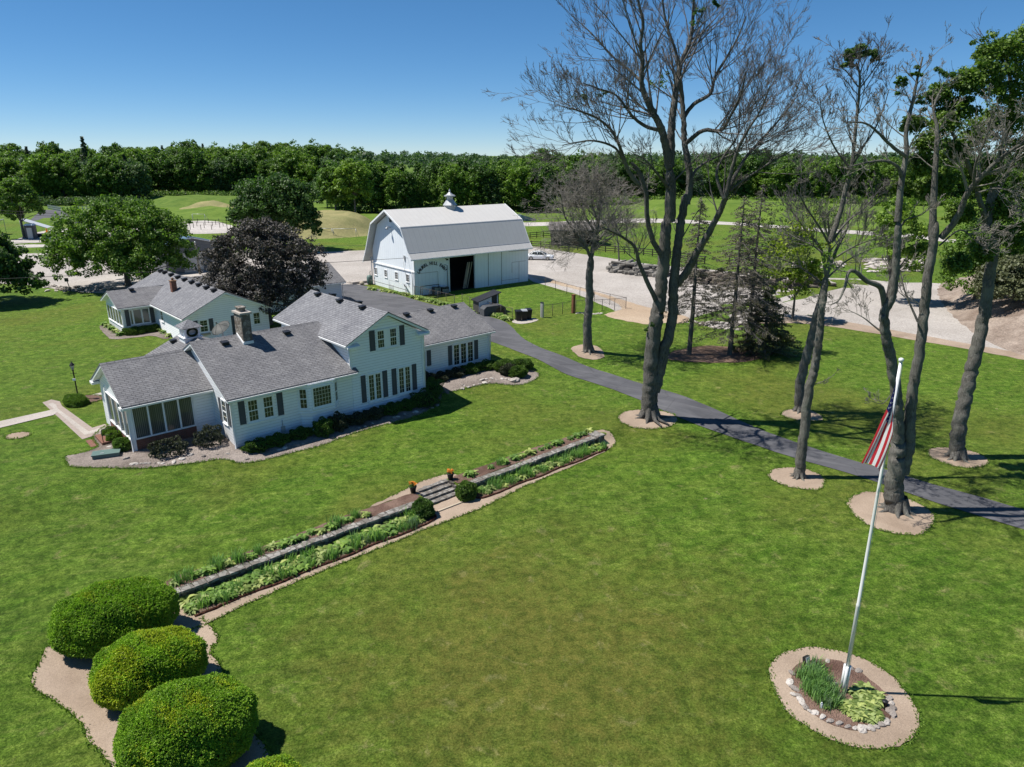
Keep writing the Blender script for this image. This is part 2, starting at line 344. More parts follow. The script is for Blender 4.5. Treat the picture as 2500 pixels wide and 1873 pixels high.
M = dict(
    lawn=m_lawn(),
    gravel=m_gravel('pale_gravel', (.31, .285, .26), (.40, .372, .345), 1.0, 9),
    gravel2=m_gravel('distant_gravel', (.36, .335, .31), (.43, .405, .38), .6, 3),
    dirt=m_gravel('bare_soil', (.26, .20, .15), (.36, .285, .22), 3.0, 55, .010),
    orange_dirt=m_gravel('sandy_soil', (.33, .25, .175), (.41, .325, .24), 1.0, 14, .015),
    pebble=m_gravel('pebble_bed', (.15, .125, .108), (.29, .25, .225), 3.0, 12, .06),
    mulch=m_gravel('brown_mulch', (.11, .065, .05), (.21, .14, .11), 5.0, 22, .05),
    litter=m_gravel('spruce_litter', (.10, .065, .045), (.19, .13, .10), 3.0, 12, .06),
    bankmat=m_gravel('eroded_bank', (.175, .135, .108), (.32, .265, .222), 2.5, 7, .08),
    asphalt=m_asphalt(),
    concrete=m_gravel('concrete', (.33, .30, .27), (.41, .375, .34), 2.0, 40, .004),
    paver=m_brick('path_brick', (.26, .14, .11), (.33, .20, .16), (.30, .25, .22), .2, .1),
    siding=m_siding('white_siding', (.90, .91, .93), .2),
    barnwall=m_siding('barn_boards', (.80, .85, .89), .55, True, .80, True, .01),
    trim=m_plain('white_trim', (.78, .79, .80), .5, .05, 2),
    soffit=m_plain('soffit_paint', (.72, .72, .70), .6, .06, 2),
    shingle=m_shingle('grey_shingles', (.166, .164, .170), (.206, .204, .211)),
    shingle2=m_shingle('light_shingles', (.175, .177, .19), (.215, .217, .23), 3.3),
    shutter=m_siding('charcoal_shutter', (.075, .078, .085), .06, False, .7, False, .01),
    glass=m_glass('window_glass'), blinds=m_blinds(),
    muntin=m_plain('muntin', (.62, .58, .46), .6, .05),
    black=m_plain('black_metal', (.018, .018, .02), .45, .2),
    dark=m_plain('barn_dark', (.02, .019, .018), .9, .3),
    brick=m_brick('red_brick', (.17, .058, .038), (.24, .085, .055), (.20, .15, .12)),
    chim=m_stone('chimney_stone', (.20, .17, .14), (.30, .27, .235), (.13, .105, .085), 5.0),
    wallstone=m_stone('wall_stone', (.11, .10, .09), (.19, .175, .158), (.08, .07, .058), 4.2, (.06, .055, .05), .06),
    capstone=m_stone('capping_stone', (.20, .19, .175), (.29, .275, .255), (.15, .135, .12), 3.4, (.11, .10, .09), .05),
    rock=m_rock('field_rock', (.22, .19, .17), (.52, .48, .44)),
    darkrock=m_rock('dark_rock', (.07, .066, .06), (.25, .235, .215)),
    barnroof=m_siding('barn_roof_metal', (.53, .515, .495), .75, True, .86, True, .008),
    logm=m_bark('edging_log', (.045, .018, .012), (.11, .05, .035)),
    bark=m_bark('maple_bark', (.040, .037, .034), (.175, .165, .15), 1.6, (.19, .182, .165)),
    bark2=m_bark('pale_bark', (.055, .050, .045), (.21, .20, .178), 1.9, (.24, .238, .205)),
    twig=m_plain('grey_twigs', (.135, .122, .118), .9, .25, 1.5),
    twig2=m_plain('pale_twigs', (.23, .21, .185), .9, .25, 1.5),
    spruceneedle=m_leaf('thin_spruce_needles', (.085, .078, .052), (.15, .14, .10), .1, sc=.8),
    sprucegreen=m_leaf('green_spruce_needles', (.055, .065, .025), (.13, .14, .06), .15, sc=.6),
    leafA=m_leaf('leaf_mid_green', (0.0545, 0.1198, 0.0182), (0.1488, 0.2451, 0.0399)),
    leafE=m_leaf('leaf_maple_crown', (0.0392, 0.0863, 0.0131), (0.1161, 0.1912, 0.0311), .3, sc=.7),
    leafB=m_leaf('leaf_bright_green', (0.0743, 0.1553, 0.0189), (0.1755, 0.27, 0.0405)),
    leafC=m_leaf('leaf_deep_green', (0.0352, 0.0827, 0.0176), (0.088, 0.1619, 0.0317)),
    leafD=m_leaf('leaf_blue_green', (0.0429, 0.0908, 0.0363), (0.1023, 0.1617, 0.066)),
    leafY=m_leaf('leaf_yellow_green', (.12, .18, .016), (.24, .30, .03), .4),
    copper=m_leaf('leaf_copper', (.036, .030, .027), (.115, .102, .090), .12, rough=.6, spec=.35, sc=.9),
    conifer=m_leaf('conifer_needles', (0.027, 0.051, 0.021), (0.0675, 0.099, 0.042), .1),
    yew=m_leaf('yew_needles', (0.1414, 0.2719, 0.0261), (0.3806, 0.5764, 0.0479), .22, rough=.5, sc=1.6),
    yewY=m_leaf('yew_new_growth', (0.2197, 0.3126, 0.0203), (0.507, 0.5746, 0.0507), .22, rough=.5, sc=1.6),
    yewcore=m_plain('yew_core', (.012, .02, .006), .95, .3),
    bush=m_leaf('clipped_bush', (0.0372, 0.0928, 0.0168), (0.1265, 0.211, 0.0338), .2, sc=2),
    bushD=m_leaf('dark_bush', (0.0338, 0.0416, 0.0234), (0.0975, 0.1066, 0.065), .15, sc=2),
    bushL=m_leaf('light_bush', (0.088, 0.16, 0.024), (0.168, 0.264, 0.048), .3, sc=2),
    hostaG=m_leaf('hosta_green', (.07, .15, .025), (.19, .30, .06), .3, sc=3),
    hostaY=m_leaf('hosta_gold', (.13, .20, .045), (.31, .36, .13), .3, sc=3),
    iris=m_leaf('iris_blade', (0.099, 0.216, 0.063), (0.234, 0.396, 0.108), .3, sc=3),
    irisB=m_leaf('iris_blade_blue', (.09, .15, .09), (.19, .27, .16), .3, sc=3),
    flower=m_plain('orange_flower', (.75, .24, .03), .6, .3, 20),
    red=m_cloth('flag_red', (.58, .035, .05)), white=m_cloth('flag_white', (.84, .84, .84)), blue=m_cloth('flag_navy', (.018, .022, .12)),
    alu=m_plain('flagpole_paint', (.72, .72, .71), .35, .08, 2, 0, .15, .5),
    carpaint=m_plain('white_car_paint', (.80, .81, .83), .15, .02, 1, 0, 0, .6), tyre=m_plain('tyre_rubber', (.02, .02, .02), .8, .1),
    rim=m_plain('wheel_rim', (.45, .45, .46), .3, .05, 2, 0, .8), lampg=m_plain('lamp_glass', (.55, .56, .55), .1, .05), redlamp=m_plain('tail_lamp', (.35, .02, .02), .2, .05),
    greenbox=m_plain('green_box_paint', (.10, .155, .14), .5, .1, 2), bin=m_plain('black_bin_plastic', (.012, .012, .013), .45, .2),
    chain=m_plain('rusty_chain_link', (.09, .078, .07), .7, .25, 4, 0, .3), rust=m_plain('rusty_post', (.17, .075, .042), .85, .3, 4),
    galv=m_plain('galvanised', (.42, .43, .44), .45, .1, 4, 0, .4), fence=m_plain('dark_fence_wood', (.045, .038, .034), .85, .2),
    shedwall=m_siding('dark_shed_boards', (.055, .052, .05), .2, False, .6, False), shedroof=m_plain('weathered_shed_roof', (.14, .125, .12), .9, .2, 2),
    greywall=m_siding('grey_metal_wall', (.15, .155, .17), .3, True, .7, False), blueroof=m_plain('blue_metal_roof', (.12, .19, .27), .4, .08, 1, 0, .3),
    pole=m_bark('weathered_pole', (.20, .18, .155), (.33, .31, .28)), logs=m_bark('stacked_logs', (.075, .062, .05), (.19, .165, .14)),
    fencegrey=m_plain('dish_mesh', (.055, .058, .055), .6, .1), wire=m_plain('wire', (.03, .03, .032), .6, .05), copperflash=m_plain('flue_cap', (.22, .13, .08), .8, .2, 5),
    lumber=m_plain('lumber', (.40, .34, .26), .8, .15, 3), grassblade=m_leaf('grass_blade', (0.08, 0.176, 0.024), (0.208, 0.304, 0.056), .3, sc=2),
    dryfield=m_field('dry_grass', (.175, .175, .075), (.27, .24, .115)), field=m_field('meadow', (.07, .125, .018), (.125, .185, .032)), rough=m_field('rough_grass', (.07, .125, .022), (.12, .175, .035), .3),
)
# ---------------------------------------------------------------- ground and sheets
def axis(fine, lo, hi):
    a = list(fine); x = a[0]; st_ = 1.0
    while x > lo: x -= st_; st_ *= 1.22; a.append(x)
    x = max(fine); st_ = 1.0
    while x < hi: x += st_; st_ *= 1.22; a.append(x)
    return sorted(set(round(q, 3) for q in a))
sl = axis(sorted(list(np.arange(-22, 60, .8)) + [ST0 - .12, ST0 - .08, ST1 + .08, ST1 + .12, -.01, 0.01, WL + .01, WL - .01]), -5000, 5000)
tl = axis(sorted(list(np.arange(-34, -2, .8)) + list(np.arange(-1.6, 1.0, .2)) + [.05, .12, .2, .28, .35] + list(np.arange(1.2, 24, .7))), -5000, 5000)
V = []; Fq = []
for t_ in tl:
    for s_ in sl:
        x, y = sxy(s_, t_); V.append((x, y, terrain(x, y) if abs(s_) < 300 and abs(t_) < 300 else terrain(x, y)))
n = len(sl)
for j in range(len(tl) - 1):
    for i in range(n - 1): Fq.append((j * n + i, j * n + n + i, j * n + n + i + 1, j * n + i + 1))
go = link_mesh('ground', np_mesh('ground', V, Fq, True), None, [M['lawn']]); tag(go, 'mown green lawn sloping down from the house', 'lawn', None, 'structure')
del go['label'], go['category']; go['kind'] = 'structure'

def smooth_poly(P, it=2):
    for _ in range(it):
        Q = []
        for i in range(len(P)):
            a, b = P[i], P[(i + 1) % len(P)]
            Q += [(a[0] * .75 + b[0] * .25, a[1] * .75 + b[1] * .25), (a[0] * .25 + b[0] * .75, a[1] * .25 + b[1] * .75)]
        P = Q
    return P
def inside(P, x, y):
    c = False; n = len(P); j = n - 1
    for i in range(n):
        if (P[i][1] > y) != (P[j][1] > y) and x < (P[j][0] - P[i][0]) * (y - P[i][1]) / (P[j][1] - P[i][1]) + P[i][0]: c = not c
        j = i
    return c
def sheet(name, P, mat, dz, grid=.6, wob=.0, smooth=2, seed=1, world=False, zf=None):
    """flat patch draped on the ground; P in photo pixels (or world xy), outline smoothed and roughened"""
    rnd = random.Random(seed)
    if not world: P = [tuple(at(*p)[:2]) for p in P]
    if smooth: P = smooth_poly(P, smooth)
    Q = []
    for i in range(len(P)):
        a, b = P[i], P[(i + 1) % len(P)]; L = math.hypot(b[0] - a[0], b[1] - a[1]); k = max(1, int(L / (grid * .7)))
        for q in range(k):
            f = q / k; Q.append((a[0] + (b[0] - a[0]) * f + rnd.uniform(-wob, wob), a[1] + (b[1] - a[1]) * f + rnd.uniform(-wob, wob)))
    xs = [p[0] for p in Q]; ys = [p[1] for p in Q]; pts = list(Q)
    ax, ay = WD; x = min(xs)
    while x < max(xs):
        y = min(ys)
        while y < max(ys):
            qx, qy = x + rnd.uniform(-.05, .05) * grid, y + rnd.uniform(-.05, .05) * grid
            if inside(Q, qx, qy): pts.append((qx, qy))
            y += grid
        x += grid
    n = len(Q)
    vs, es, fs, *_ = delaunay_2d_cdt([Vector(p) for p in pts], [(i, (i + 1) % n) for i in range(n)], [], 1, 1e-5)
    zf = zf or terrain
    me = bpy.data.meshes.new(name); me.from_pydata([(v.x, v.y, zf(v.x, v.y) + dz) for v in vs], [], [tuple(f) for f in fs]); me.update()
    for p in me.polygons: p.use_smooth = True
    if len(me.polygons) and me.polygons[0].normal.z < 0: me.flip_normals()
    o = link_mesh(name, me, None, [mat]); o['kind'] = 'structure'
    SHEETS.append((name, Q)); return o
SHEETS = []
# gravel yard beyond the houses and round the barn
sheet('gravel_yard', F((-300, 566), (0, 550), (90, 547), (400, 547), (700, 545), (800, 540), (1000, 535), (1150, 531), (1200, 541), (1260, 549), (1330, 560), (1400, 571), (1560, 585), (1700, 599), (1850, 603), (2045, 610), (2215, 625), (2520, 640),
      (2520, 830), (2215, 775), (2050, 744), (1900, 719), (1780, 700), (1690, 694), (1620, 697), (1560, 712), (1500, 700), (1440, 692), (1380, 696), (1330, 672), (1262, 641), (1180, 617), (1145, 607), (1138, 596),
      (1000, 600), (860, 615), (790, 614), (745, 621), (690, 632), (500, 638), (330, 640), (232, 634), (150, 630), (95, 620), (30, 612), (-300, 610)), M['gravel'], .012, 3.0, .15, 1, 3)
sheet('sandy_track', F((1145, 600), (1230, 622), (1300, 640), (1352, 664), (1320, 676), (1300, 680), (1335, 691), (1370, 697), (1400, 702), (1440, 697), (1470, 700), (1500, 690), (1440, 672), (1380, 660), (1300, 634), (1200, 608), (1150, 594)), M['orange_dirt'], .022, .9, .12, 2, 4)
sheet('sandy_bank_foot', F((1560, 700), (1700, 682), (1800, 690), (1900, 708), (2050, 735), (2215, 765), (2500, 810), (2500, 835), (2215, 778), (2050, 747), (1900, 722), (1780, 703), (1690, 697)), M['dirt'], .022, 1.2, .12, 2, 5)
sheet('asphalt_driveway', [(790, 702), (850, 693), (895, 698)] + Z(1100, 550, 3.682, (-420, 640), (-260, 690), (-60, 740), (270, 805), (390, 835), (480, 862), (560, 920), (610, 985), (700, 1052), (850, 1122), (1050, 1195), (1300, 1293), (1700, 1422), (1870, 1468), (2210, 1580))
      + F((1700, 950), (1800, 983), (1900, 1011), (2000, 1043), (2100, 1069), (2215, 1103), (2450, 1165), (2450, 1215), (2215, 1146), (2100, 1111), (2000, 1080), (1900, 1043), (1800, 1013), (1700, 986), (1600, 951), (1520, 923), (1440, 893), (1340, 847))
      + Z(1100, 550, 3.682, (1300, 1425), (900, 1272), (600, 1135), (355, 1042), (200, 1010), (-300, 900), (-900, 900), (-1300, 760)), M['asphalt'], .03, 1.0, .03, 1, 6)
# house beds and path
A_ = lambda *p: Z(150, 880, 4.916, *p)
hb = A_((380, 945), (460, 1040), (350, 1085), (200, 1128), (30, 1152), (60, 1220), (95, 1275), (220, 1290), (500, 1285), (800, 1305), (1100, 1290), (1500, 1248), (1800, 1195), (2000, 1192), (2130, 1240)) \
   + Z(200, 650, 3.3133, (1400, 1588), (1700, 1515), (1988, 1440)) + Z(650, 650, 3.3133, (600, 1392), (800, 1325), (1000, 1272), (1200, 1225), (1400, 1130), (1432, 1040)) \
   + Z(980, 820, 5.53, (570, 780), (750, 742), (1000, 682), (1230, 642), (1500, 672), (1700, 652), (1860, 560), (1850, 495), (1720, 455), (1500, 400), (1300, 370))
hbw = [tuple(at(*p)[:2]) for p in hb] + [xy(23.9, 3.6), xy(23.2, 4.2), xy(14.8, 4.2), xy(14, 1), xy(9, 1), xy(.5, 1), xy(.3, 4.2), xy(-4.6, 4.2), xy(-4.7, 9.2), xy(-5.4, 9.2), xy(-6.2, 8.0)]
sheet('pebble_bed', hbw, M['pebble'], .03, .6, .05, 1, 7, True)
def ring(name, px, py, rx, ry, mat=M['dirt'], dz=.025, rot=0, seed=1):
    c = at(px, py); P = []
    for k in range(22):
        a = 2 * math.pi * k / 22; P.append((c.x + rx * math.cos(a + rot) * (1 + .06 * math.sin(3 * a + seed)), c.y + ry * math.sin(a + rot) * (1 + .05 * math.sin(2 * a + seed * 2))))
    return sheet(name, P, mat, dz, .4, .035, 1, seed, True)
sheet('soil_ring', F((1330, 905), (1345, 890), (1385, 885), (1430, 887), (1460, 897), (1466, 912), (1440, 925), (1395, 928), (1355, 922)), M['dirt'], .03, .4, .08, 2, 11)
sheet('soil_ring', F((1230, 752), (1255, 744), (1290, 747), (1305, 760), (1306, 775), (1275, 778), (1245, 770)), M['dirt'], .03, .4, .08, 2, 12)
sheet('soil_ring', F((1657, 1020), (1690, 1009), (1740, 1011), (1780, 1030), (1782, 1055), (1750, 1061), (1700, 1052), (1665, 1036)), M['dirt'], .03, .4, .08, 2, 13)
sheet('soil_ring', F((1683, 893), (1710, 883), (1750, 885), (1783, 902), (1775, 911), (1730, 910), (1695, 902)), M['dirt'], .03, .4, .08, 2, 14)
sheet('soil_ring', F((1828, 1080), (1850, 1064), (1905, 1062), (1960, 1075), (2015, 1105), (2022, 1135), (1985, 1158), (1925, 1153), (1870, 1135), (1835, 1105)), M['dirt'], .03, .4, .08, 2, 15)
sheet('soil_ring', F((1998, 974), (2025, 966), (2075, 969), (2130, 985), (2142, 1003), (2100, 1013), (2050, 1006), (2015, 992)), M['dirt'], .03, .4, .08, 2, 16)
sheet('soil_ring', F((1658, 1450), (1675, 1415), (1730, 1399), (1800, 1402), (1880, 1428), (1945, 1475), (1985, 1535), (1985, 1590), (1935, 1618), (1860, 1620), (1780, 1595), (1710, 1550), (1670, 1495)), M['dirt'], .03, .5, .05, 2, 17)
P_POLE = Z(1750, 1300, 2.891, (520, 1000), (560, 930), (700, 900), (860, 905), (980, 965), (1100, 1060), (1230, 1170), (1260, 1260), (1200, 1350), (1100, 1400), (1000, 1412), (850, 1380), (700, 1310), (590, 1200), (530, 1100))
sheet('mulch_bed', P_POLE, M['mulch'], .05, .35, .03, 2, 18)
# under the spruces
sheet('spruce_litter', F((1430, 775), (1460, 756), (1530, 745), (1600, 752), (1680, 762), (1640, 778), (1560, 785), (1490, 783)), M['litter'], .03, .8, .2, 2, 19)
# soil round the yews
sheet('soil_strip', F((62, 1475), (105, 1385), (150, 1400), (240, 1380), (360, 1300), (385, 1310), (430, 1330), (480, 1385), (445, 1400), (480, 1450), (560, 1600), (640, 1700), (640, 1760), (300, 1760), (235, 1640), (190, 1600), (175, 1555), (100, 1500)), M['dirt'], .03, .5, .06, 2, 20)
sheet('soil_strip', [sxy(-1.2, 1.0), sxy(.4, .2), sxy(ST0, .2), sxy(ST1, .2), sxy(WL + .2, -.5), sxy(WL + .9, -.5), sxy(WL + 1.25, .2), sxy(WL + .8, 1.1), sxy(WL - 1.5, 1.6), sxy(21, 1.7), sxy(18, 1.85), sxy(15.6, 2.25), sxy(13, 2.1), sxy(9, 2.1), sxy(5, 2.15), sxy(2, 2.3), sxy(-.4, 2.7), sxy(-1.6, 2.3)], M['dirt'], .028, .4, .05, 1, 21, True)
# planted beds above and below the stone wall
def st_poly(s0, s1, t0, t1, step=1.0, wob=.05, seed=1):
    r = random.Random(seed); k = max(2, int((s1 - s0) / step))
    return [sxy(s0 + (s1 - s0) * i / k, t0 + r.uniform(-wob, wob)) for i in range(k + 1)] + [sxy(s1 - (s1 - s0) * i / k, t1 + r.uniform(-wob, wob)) for i in range(k + 1)]
sheet('mulch_bed', st_poly(-.2, ST0 - .25, -.95, -.05, 1.5, .1, 3), M['mulch'], .03, .4, .03, 1, 22, True)
sheet('mulch_bed', st_poly(ST1 + .2, WL - .3, -1.1, -.05, 1.5, .1, 4), M['mulch'], .03, .4, .03, 1, 23, True)
sheet('mulch_bed', st_poly(.2, ST0 - .3, .4, 1.7, 1.5, .05, 5), M['mulch'], .055, .4, .02, 1, 24, True)
sheet('mulch_bed', st_poly(ST1 + .4, WL - .1, .3, 1.35, 1.5, .05, 6), M['mulch'], .055, .4, .02, 1, 25, True)
sheet('soil_strip', [sxy(ST0 - 3.5, -1.0), sxy(ST0 - 1.2, -1.4), sxy(ST0 + .2, -1.8), sxy(ST1 + .2, -1.8), sxy(ST1 + 1.0, -1.2), sxy(ST1 + .3, -.9), sxy(ST0 - .2, -.9)], M['dirt'], .028, .4, .05, 1, 26, True)
# path with brick edges at the left
pc = [at(*p) for p in A_((60, 500), (0, 570), (0, 700))]
B_ = lambda *p: Z(0, 195, 1.7664, *p)
sheet('brick_path_edge', B_((183, 1393), (222, 1380), (258, 1388), (268, 1408), (398, 1502), (452, 1486), (470, 1498), (466, 1516), (355, 1552)), M['paver'], .028, .4, 0, 0, 27)
sheet('path', B_((208, 1400), (228, 1394), (242, 1402), (250, 1420), (382, 1518), (440, 1500), (458, 1506), (452, 1512), (366, 1534)), M['concrete'], .036, .4, 0, 0, 28)
sheet('path', B_((-330, 1543), (0, 1474), (200, 1430), (240, 1420), (252, 1430), (232, 1447), (0, 1503), (-330, 1575)), M['concrete'], .038, .5, 0, 0, 29)
sheet('path', B_((372, 1366), (448, 1347), (475, 1352), (455, 1362), (384, 1380)), M['concrete'], .034, .5, 0, 0, 30)
ring('soil_ring', *A_((290, 470))[0], 1.35, .95, M['mulch'], .04, 0, 5)
ring('soil_ring', 44, 1064, .75, .6, M['dirt'], .03, 0, 6)
# the flat pad by the bins, the bed by the guest house and by the barn
sheet('concrete_pad', Z(1100, 550, 3.682, (540, 870), (600, 835), (760, 835), (800, 855), (700, 885), (600, 890)), M['concrete'], .034, .5, 0, 1, 31)
sheet('pebble_bed', Z(200, 650, 3.3133, (130, 490), (190, 470), (345, 545), (620, 500), (735, 560), (680, 600), (580, 560), (420, 580), (240, 598), (190, 560)), M['pebble'], .03, .6, .05, 1, 32)
# distant flats
sheet('gravel_pad', [(420, 572), (435, 541), (520, 538), (570, 552), (600, 566), (560, 570)], M['gravel2'], .02, 4, .3, 1, 33)
sheet('gravel_pad', [(-60, 600), (30, 588), (70, 572), (150, 555), (300, 553), (420, 556), (420, 575), (200, 582), (150, 590)], M['gravel2'], .02, 4, .3, 1, 34)
sheet('gravel_pad', [(60, 548), (102, 512), (152, 513), (170, 528), (210, 545), (150, 545), (120, 528)], M['asphalt'], .02, 4, .3, 1, 35)
sheet('gravel_road', [(1180, 541), (1300, 545), (1470, 536), (1600, 533), (1760, 541), (1900, 550), (2050, 561), (2500, 600), (2500, 611), (2050, 570), (1900, 557), (1760, 548), (1600, 543), (1480, 546), (1300, 553), (1180, 551)], M['gravel2'], .02, 4, .3, 1, 36)
sheet('gravel_road', [(-60, 600), (60, 597), (130, 597), (420, 588), (420, 592), (130, 603), (-60, 608)], M['gravel2'], .02, 4, .3, 1, 38)
sheet('rough_meadow', [(-900, 560), (-900, 470), (200, 472), (900, 476), (1500, 480), (2200, 480), (3300, 480), (3300, 600), (2500, 585), (1900, 545), (1500, 530), (1180, 536), (800, 560), (300, 552), (150, 540)], M['field'], .008, 12, .5, 1, 37)

# mounds and banks: real hills with a height field of their own
def mound(name, P, h, mat, rim=8.0, grid=2.0, seed=1, rough=.3, label=None):
    rnd = random.Random(seed); Q = smooth_poly([tuple(at(*p)[:2]) for p in P], 2)
    def zf(x, y):
        d = 1e9; n = len(Q)
        for i in range(n):
            ax, ay = Q[i]; bx, by = Q[(i + 1) % n]; L2 = (bx - ax) ** 2 + (by - ay) ** 2 + 1e-9
            t = max(0, min(1, ((x - ax) * (bx - ax) + (y - ay) * (by - ay)) / L2)); d = min(d, math.hypot(x - ax - t * (bx - ax), y - ay - t * (by - ay)))
        k = ss(d / rim)
        return terrain(x, y) + h * k + rough * k * (math.sin(x * .31 + seed) * math.sin(y * .23 + seed * 2) + .5 * math.sin(x * .9 + y * .7))
    o = sheet(name, Q, mat, -.03, grid, 0, 0, seed, True, zf); MOUNDS.append((Q, zf)); return o
MOUNDS = []
mound('hill', [(640, 586), (700, 584), (780, 584), (860, 580), (915, 574), (960, 560), (930, 548), (850, 541), (700, 545), (640, 560)], 3.7, M['dryfield'], 8, 2.0, 2)
mound('hill', [(420, 536), (500, 531), (600, 533), (690, 540), (700, 524), (640, 512), (500, 508), (400, 512)], 1.7, M['field'], 14, 3.0, 3)
mound('hill', [(380, 508), (500, 504), (700, 504), (720, 494), (600, 488), (400, 488), (280, 492)], 2.4, M['rough'], 12, 4.0, 4)
mound('hill', [(430, 517), (520, 515), (600, 514), (600, 506), (520, 503), (440, 505)], 2.2, M['dryfield'], 8, 3.0, 5)
mound('hill', [(1230, 541), (1300, 538), (1290, 520), (1220, 515), (1150, 520), (1180, 535)], 3.8, M['rough'], 13, 3.0, 6)
mound('hill', [(1560, 533), (1760, 538), (2000, 546), (2300, 565), (2300, 530), (2000, 512), (1760, 502), (1500, 502), (1480, 520)], 3.4, M['field'], 17, 4.0, 7)
mound('bank', Z(1800, 550, 1.95, (930, 300), (960, 380), (1060, 480), (1180, 560), (1365, 632), (1700, 700), (2300, 800), (2300, 330), (1365, 240), (1100, 240), (980, 262)), 3.0, M['bankmat'], 7.5, 1.2, 8, .22)

# ---------------------------------------------------------------- buildings
def house_part(o, parent): return o
def roof_wing(parent, rng, axis_, ve0, ze, vr, zr, ve1=None, ze1=None, mat='shingle', th=.06, fas=.17, over=.0):
    """gable roof: rng along the ridge; ve0/ze eave, vr/zr ridge, ve1 other eave. Returns roof object (fascia is its child)"""
    if ve1 is None: ve1 = 2 * vr - ve0
    if ze1 is None: ze1 = ze
    a, b = rng; sh = MB(); fa = MB(); ax = 'x' if axis_ == 'u' else 'y'
    for v0, z0 in ((ve0, ze), (ve1, ze1)):
        dn = 1 if v0 > vr else -1
        sh.prism([(v0 + dn * .05, z0 - .02), (vr, zr), (vr, zr - th), (v0 + dn * .05, z0 - .02 - th)], ax, a, b)
        fa.prism([(v0, z0 - th - .01), (vr, zr - th - .008), (vr, zr - th - fas), (v0, z0 - th - fas)], ax, a + .03, b - .03)
        gx = v0 + dn * .06; fa.prism([(gx - .07, z0 - .10), (gx + .07, z0 - .10), (gx + .05, z0 - .22), (gx - .05, z0 - .22)], ax, a + .05, b - .05)
    # ridge cap
    sh.prism([(vr - .14, zr - .055), (vr, zr + .03), (vr + .14, zr - .055)], ax, a, b)
    r = sh.build('roof', M[mat], parent); fa.build('fascia', M['trim'], r); return r
def walls(parent, x0, x1, y0, y1, z0, zt, ridge=None, mat='siding', name='wall'):
    """box, with gable ends when ridge=(axis, pos, z)"""
    m = MB()
    if ridge is None: m.box(x0, x1, y0, y1, z0, zt)
    elif ridge[0] == 'u': m.prism([(y0, z0), (y1, z0), (y1, zt), (ridge[1], ridge[2]), (y0, zt)], 'x', x0, x1)
    else: m.prism([(x0, z0), (x1, z0), (x1, zt), (ridge[1], ridge[2]), (x0, zt)], 'y', y0, y1)
    return m.build(name, M[mat], parent)
class Face:
    """a vertical wall face: local point (a along, z up, d out)"""
    def __init__(s, kind, c): s.k = kind; s.c = c       # 'v-': plane v=c facing -v ; 'u-': plane u=c facing -u ; 'u+'
    def P(s, a, z, d):
        if s.k == 'v-': return (a, s.c - d, z)
        if s.k == 'u-': return (s.c - d, a, z)
        return (s.c + d, a, z)
    def box(s, mb, a0, a1, z0, z1, d0, d1, m=0):
        mb.hexa([s.P(a0, z0, d0), s.P(a1, z0, d0), s.P(a1, z0, d1), s.P(a0, z0, d1), s.P(a0, z1, d0), s.P(a1, z1, d0), s.P(a1, z1, d1), s.P(a0, z1, d1)] if s.k != 'u-' else
                [s.P(a1, z0, d0), s.P(a0, z0, d0), s.P(a0, z0, d1), s.P(a1, z0, d1), s.P(a1, z1, d0), s.P(a0, z1, d0), s.P(a0, z1, d1), s.P(a1, z1, d1)], m)
def window(parent, F_, a0, a1, z0, z1, nx=2, nz=4, sash=True, tr=.09, glass='glass', mull=None, name='window', sill=True, mun='muntin'):
    fr = MB(); g = MB(); mu = MB(); B = F_.box
    B(fr, a0 - tr, a0, z0 - tr, z1 + tr, -.01, .05); B(fr, a1, a1 + tr, z0 - tr, z1 + tr, -.01, .05)
    B(fr, a0, a1, z1, z1 + tr, -.01, .05); B(fr, a0, a1, z0 - tr, z0, -.01, .05)
    if sill: B(fr, a0 - tr - .03, a1 + tr + .03, z0 - tr - .05, z0 - tr, -.01, .09)
    B(g, a0 - .01, a1 + .01, z0 - .01, z1 + .01, -.01, .012)
    cols = mull or [(a0, a1)]
    for i in range(len(cols) - 1): B(fr, cols[i][1], cols[i + 1][0], z0, z1, -.01, .045)
    for c0, c1 in cols:
        e = .035
        B(fr, c0, c0 + e, z0, z1, .008, .035); B(fr, c1 - e, c1, z0, z1, .008, .035); B(fr, c0 + e, c1 - e, z0, z0 + e, .008, .035); B(fr, c0 + e, c1 - e, z1 - e, z1, .008, .035)
        if sash: B(fr, c0 + e, c1 - e, (z0 + z1) / 2 - .03, (z0 + z1) / 2 + .03, .008, .036)
        if nx > 1 or nz > 1:
            for i in range(1, nx): a = c0 + (c1 - c0) * i / nx; B(mu, a - .012, a + .012, z0 + e, z1 - e, .009, .022)
            for i in range(1, nz): z = z0 + (z1 - z0) * i / nz; B(mu, c0 + e, c1 - e, z - .012, z + .012, .009, .024)
    w = fr.build(name, M['trim'], parent); g.build('pane', M[glass], w)
    if mu.f: mu.build('muntin_bars', M[mun], w)
    return w
def shutter(parent, F_, a0, a1, z0, z1):
    m = MB(); F_.box(m, a0, a1, z0, z1, -.01, .03); F_.box(m, a0, a1, z0, z0 + .07, .03, .045); F_.box(m, a0, a1, z1 - .07, z1, .03, .045)
    F_.box(m, a0, a0 + .05, z0 + .07, z1 - .07, .03, .045); F_.box(m, a1 - .05, a1, z0 + .07, z1 - .07, .03, .045)
    return m.build('shutter', M['shutter'], parent)
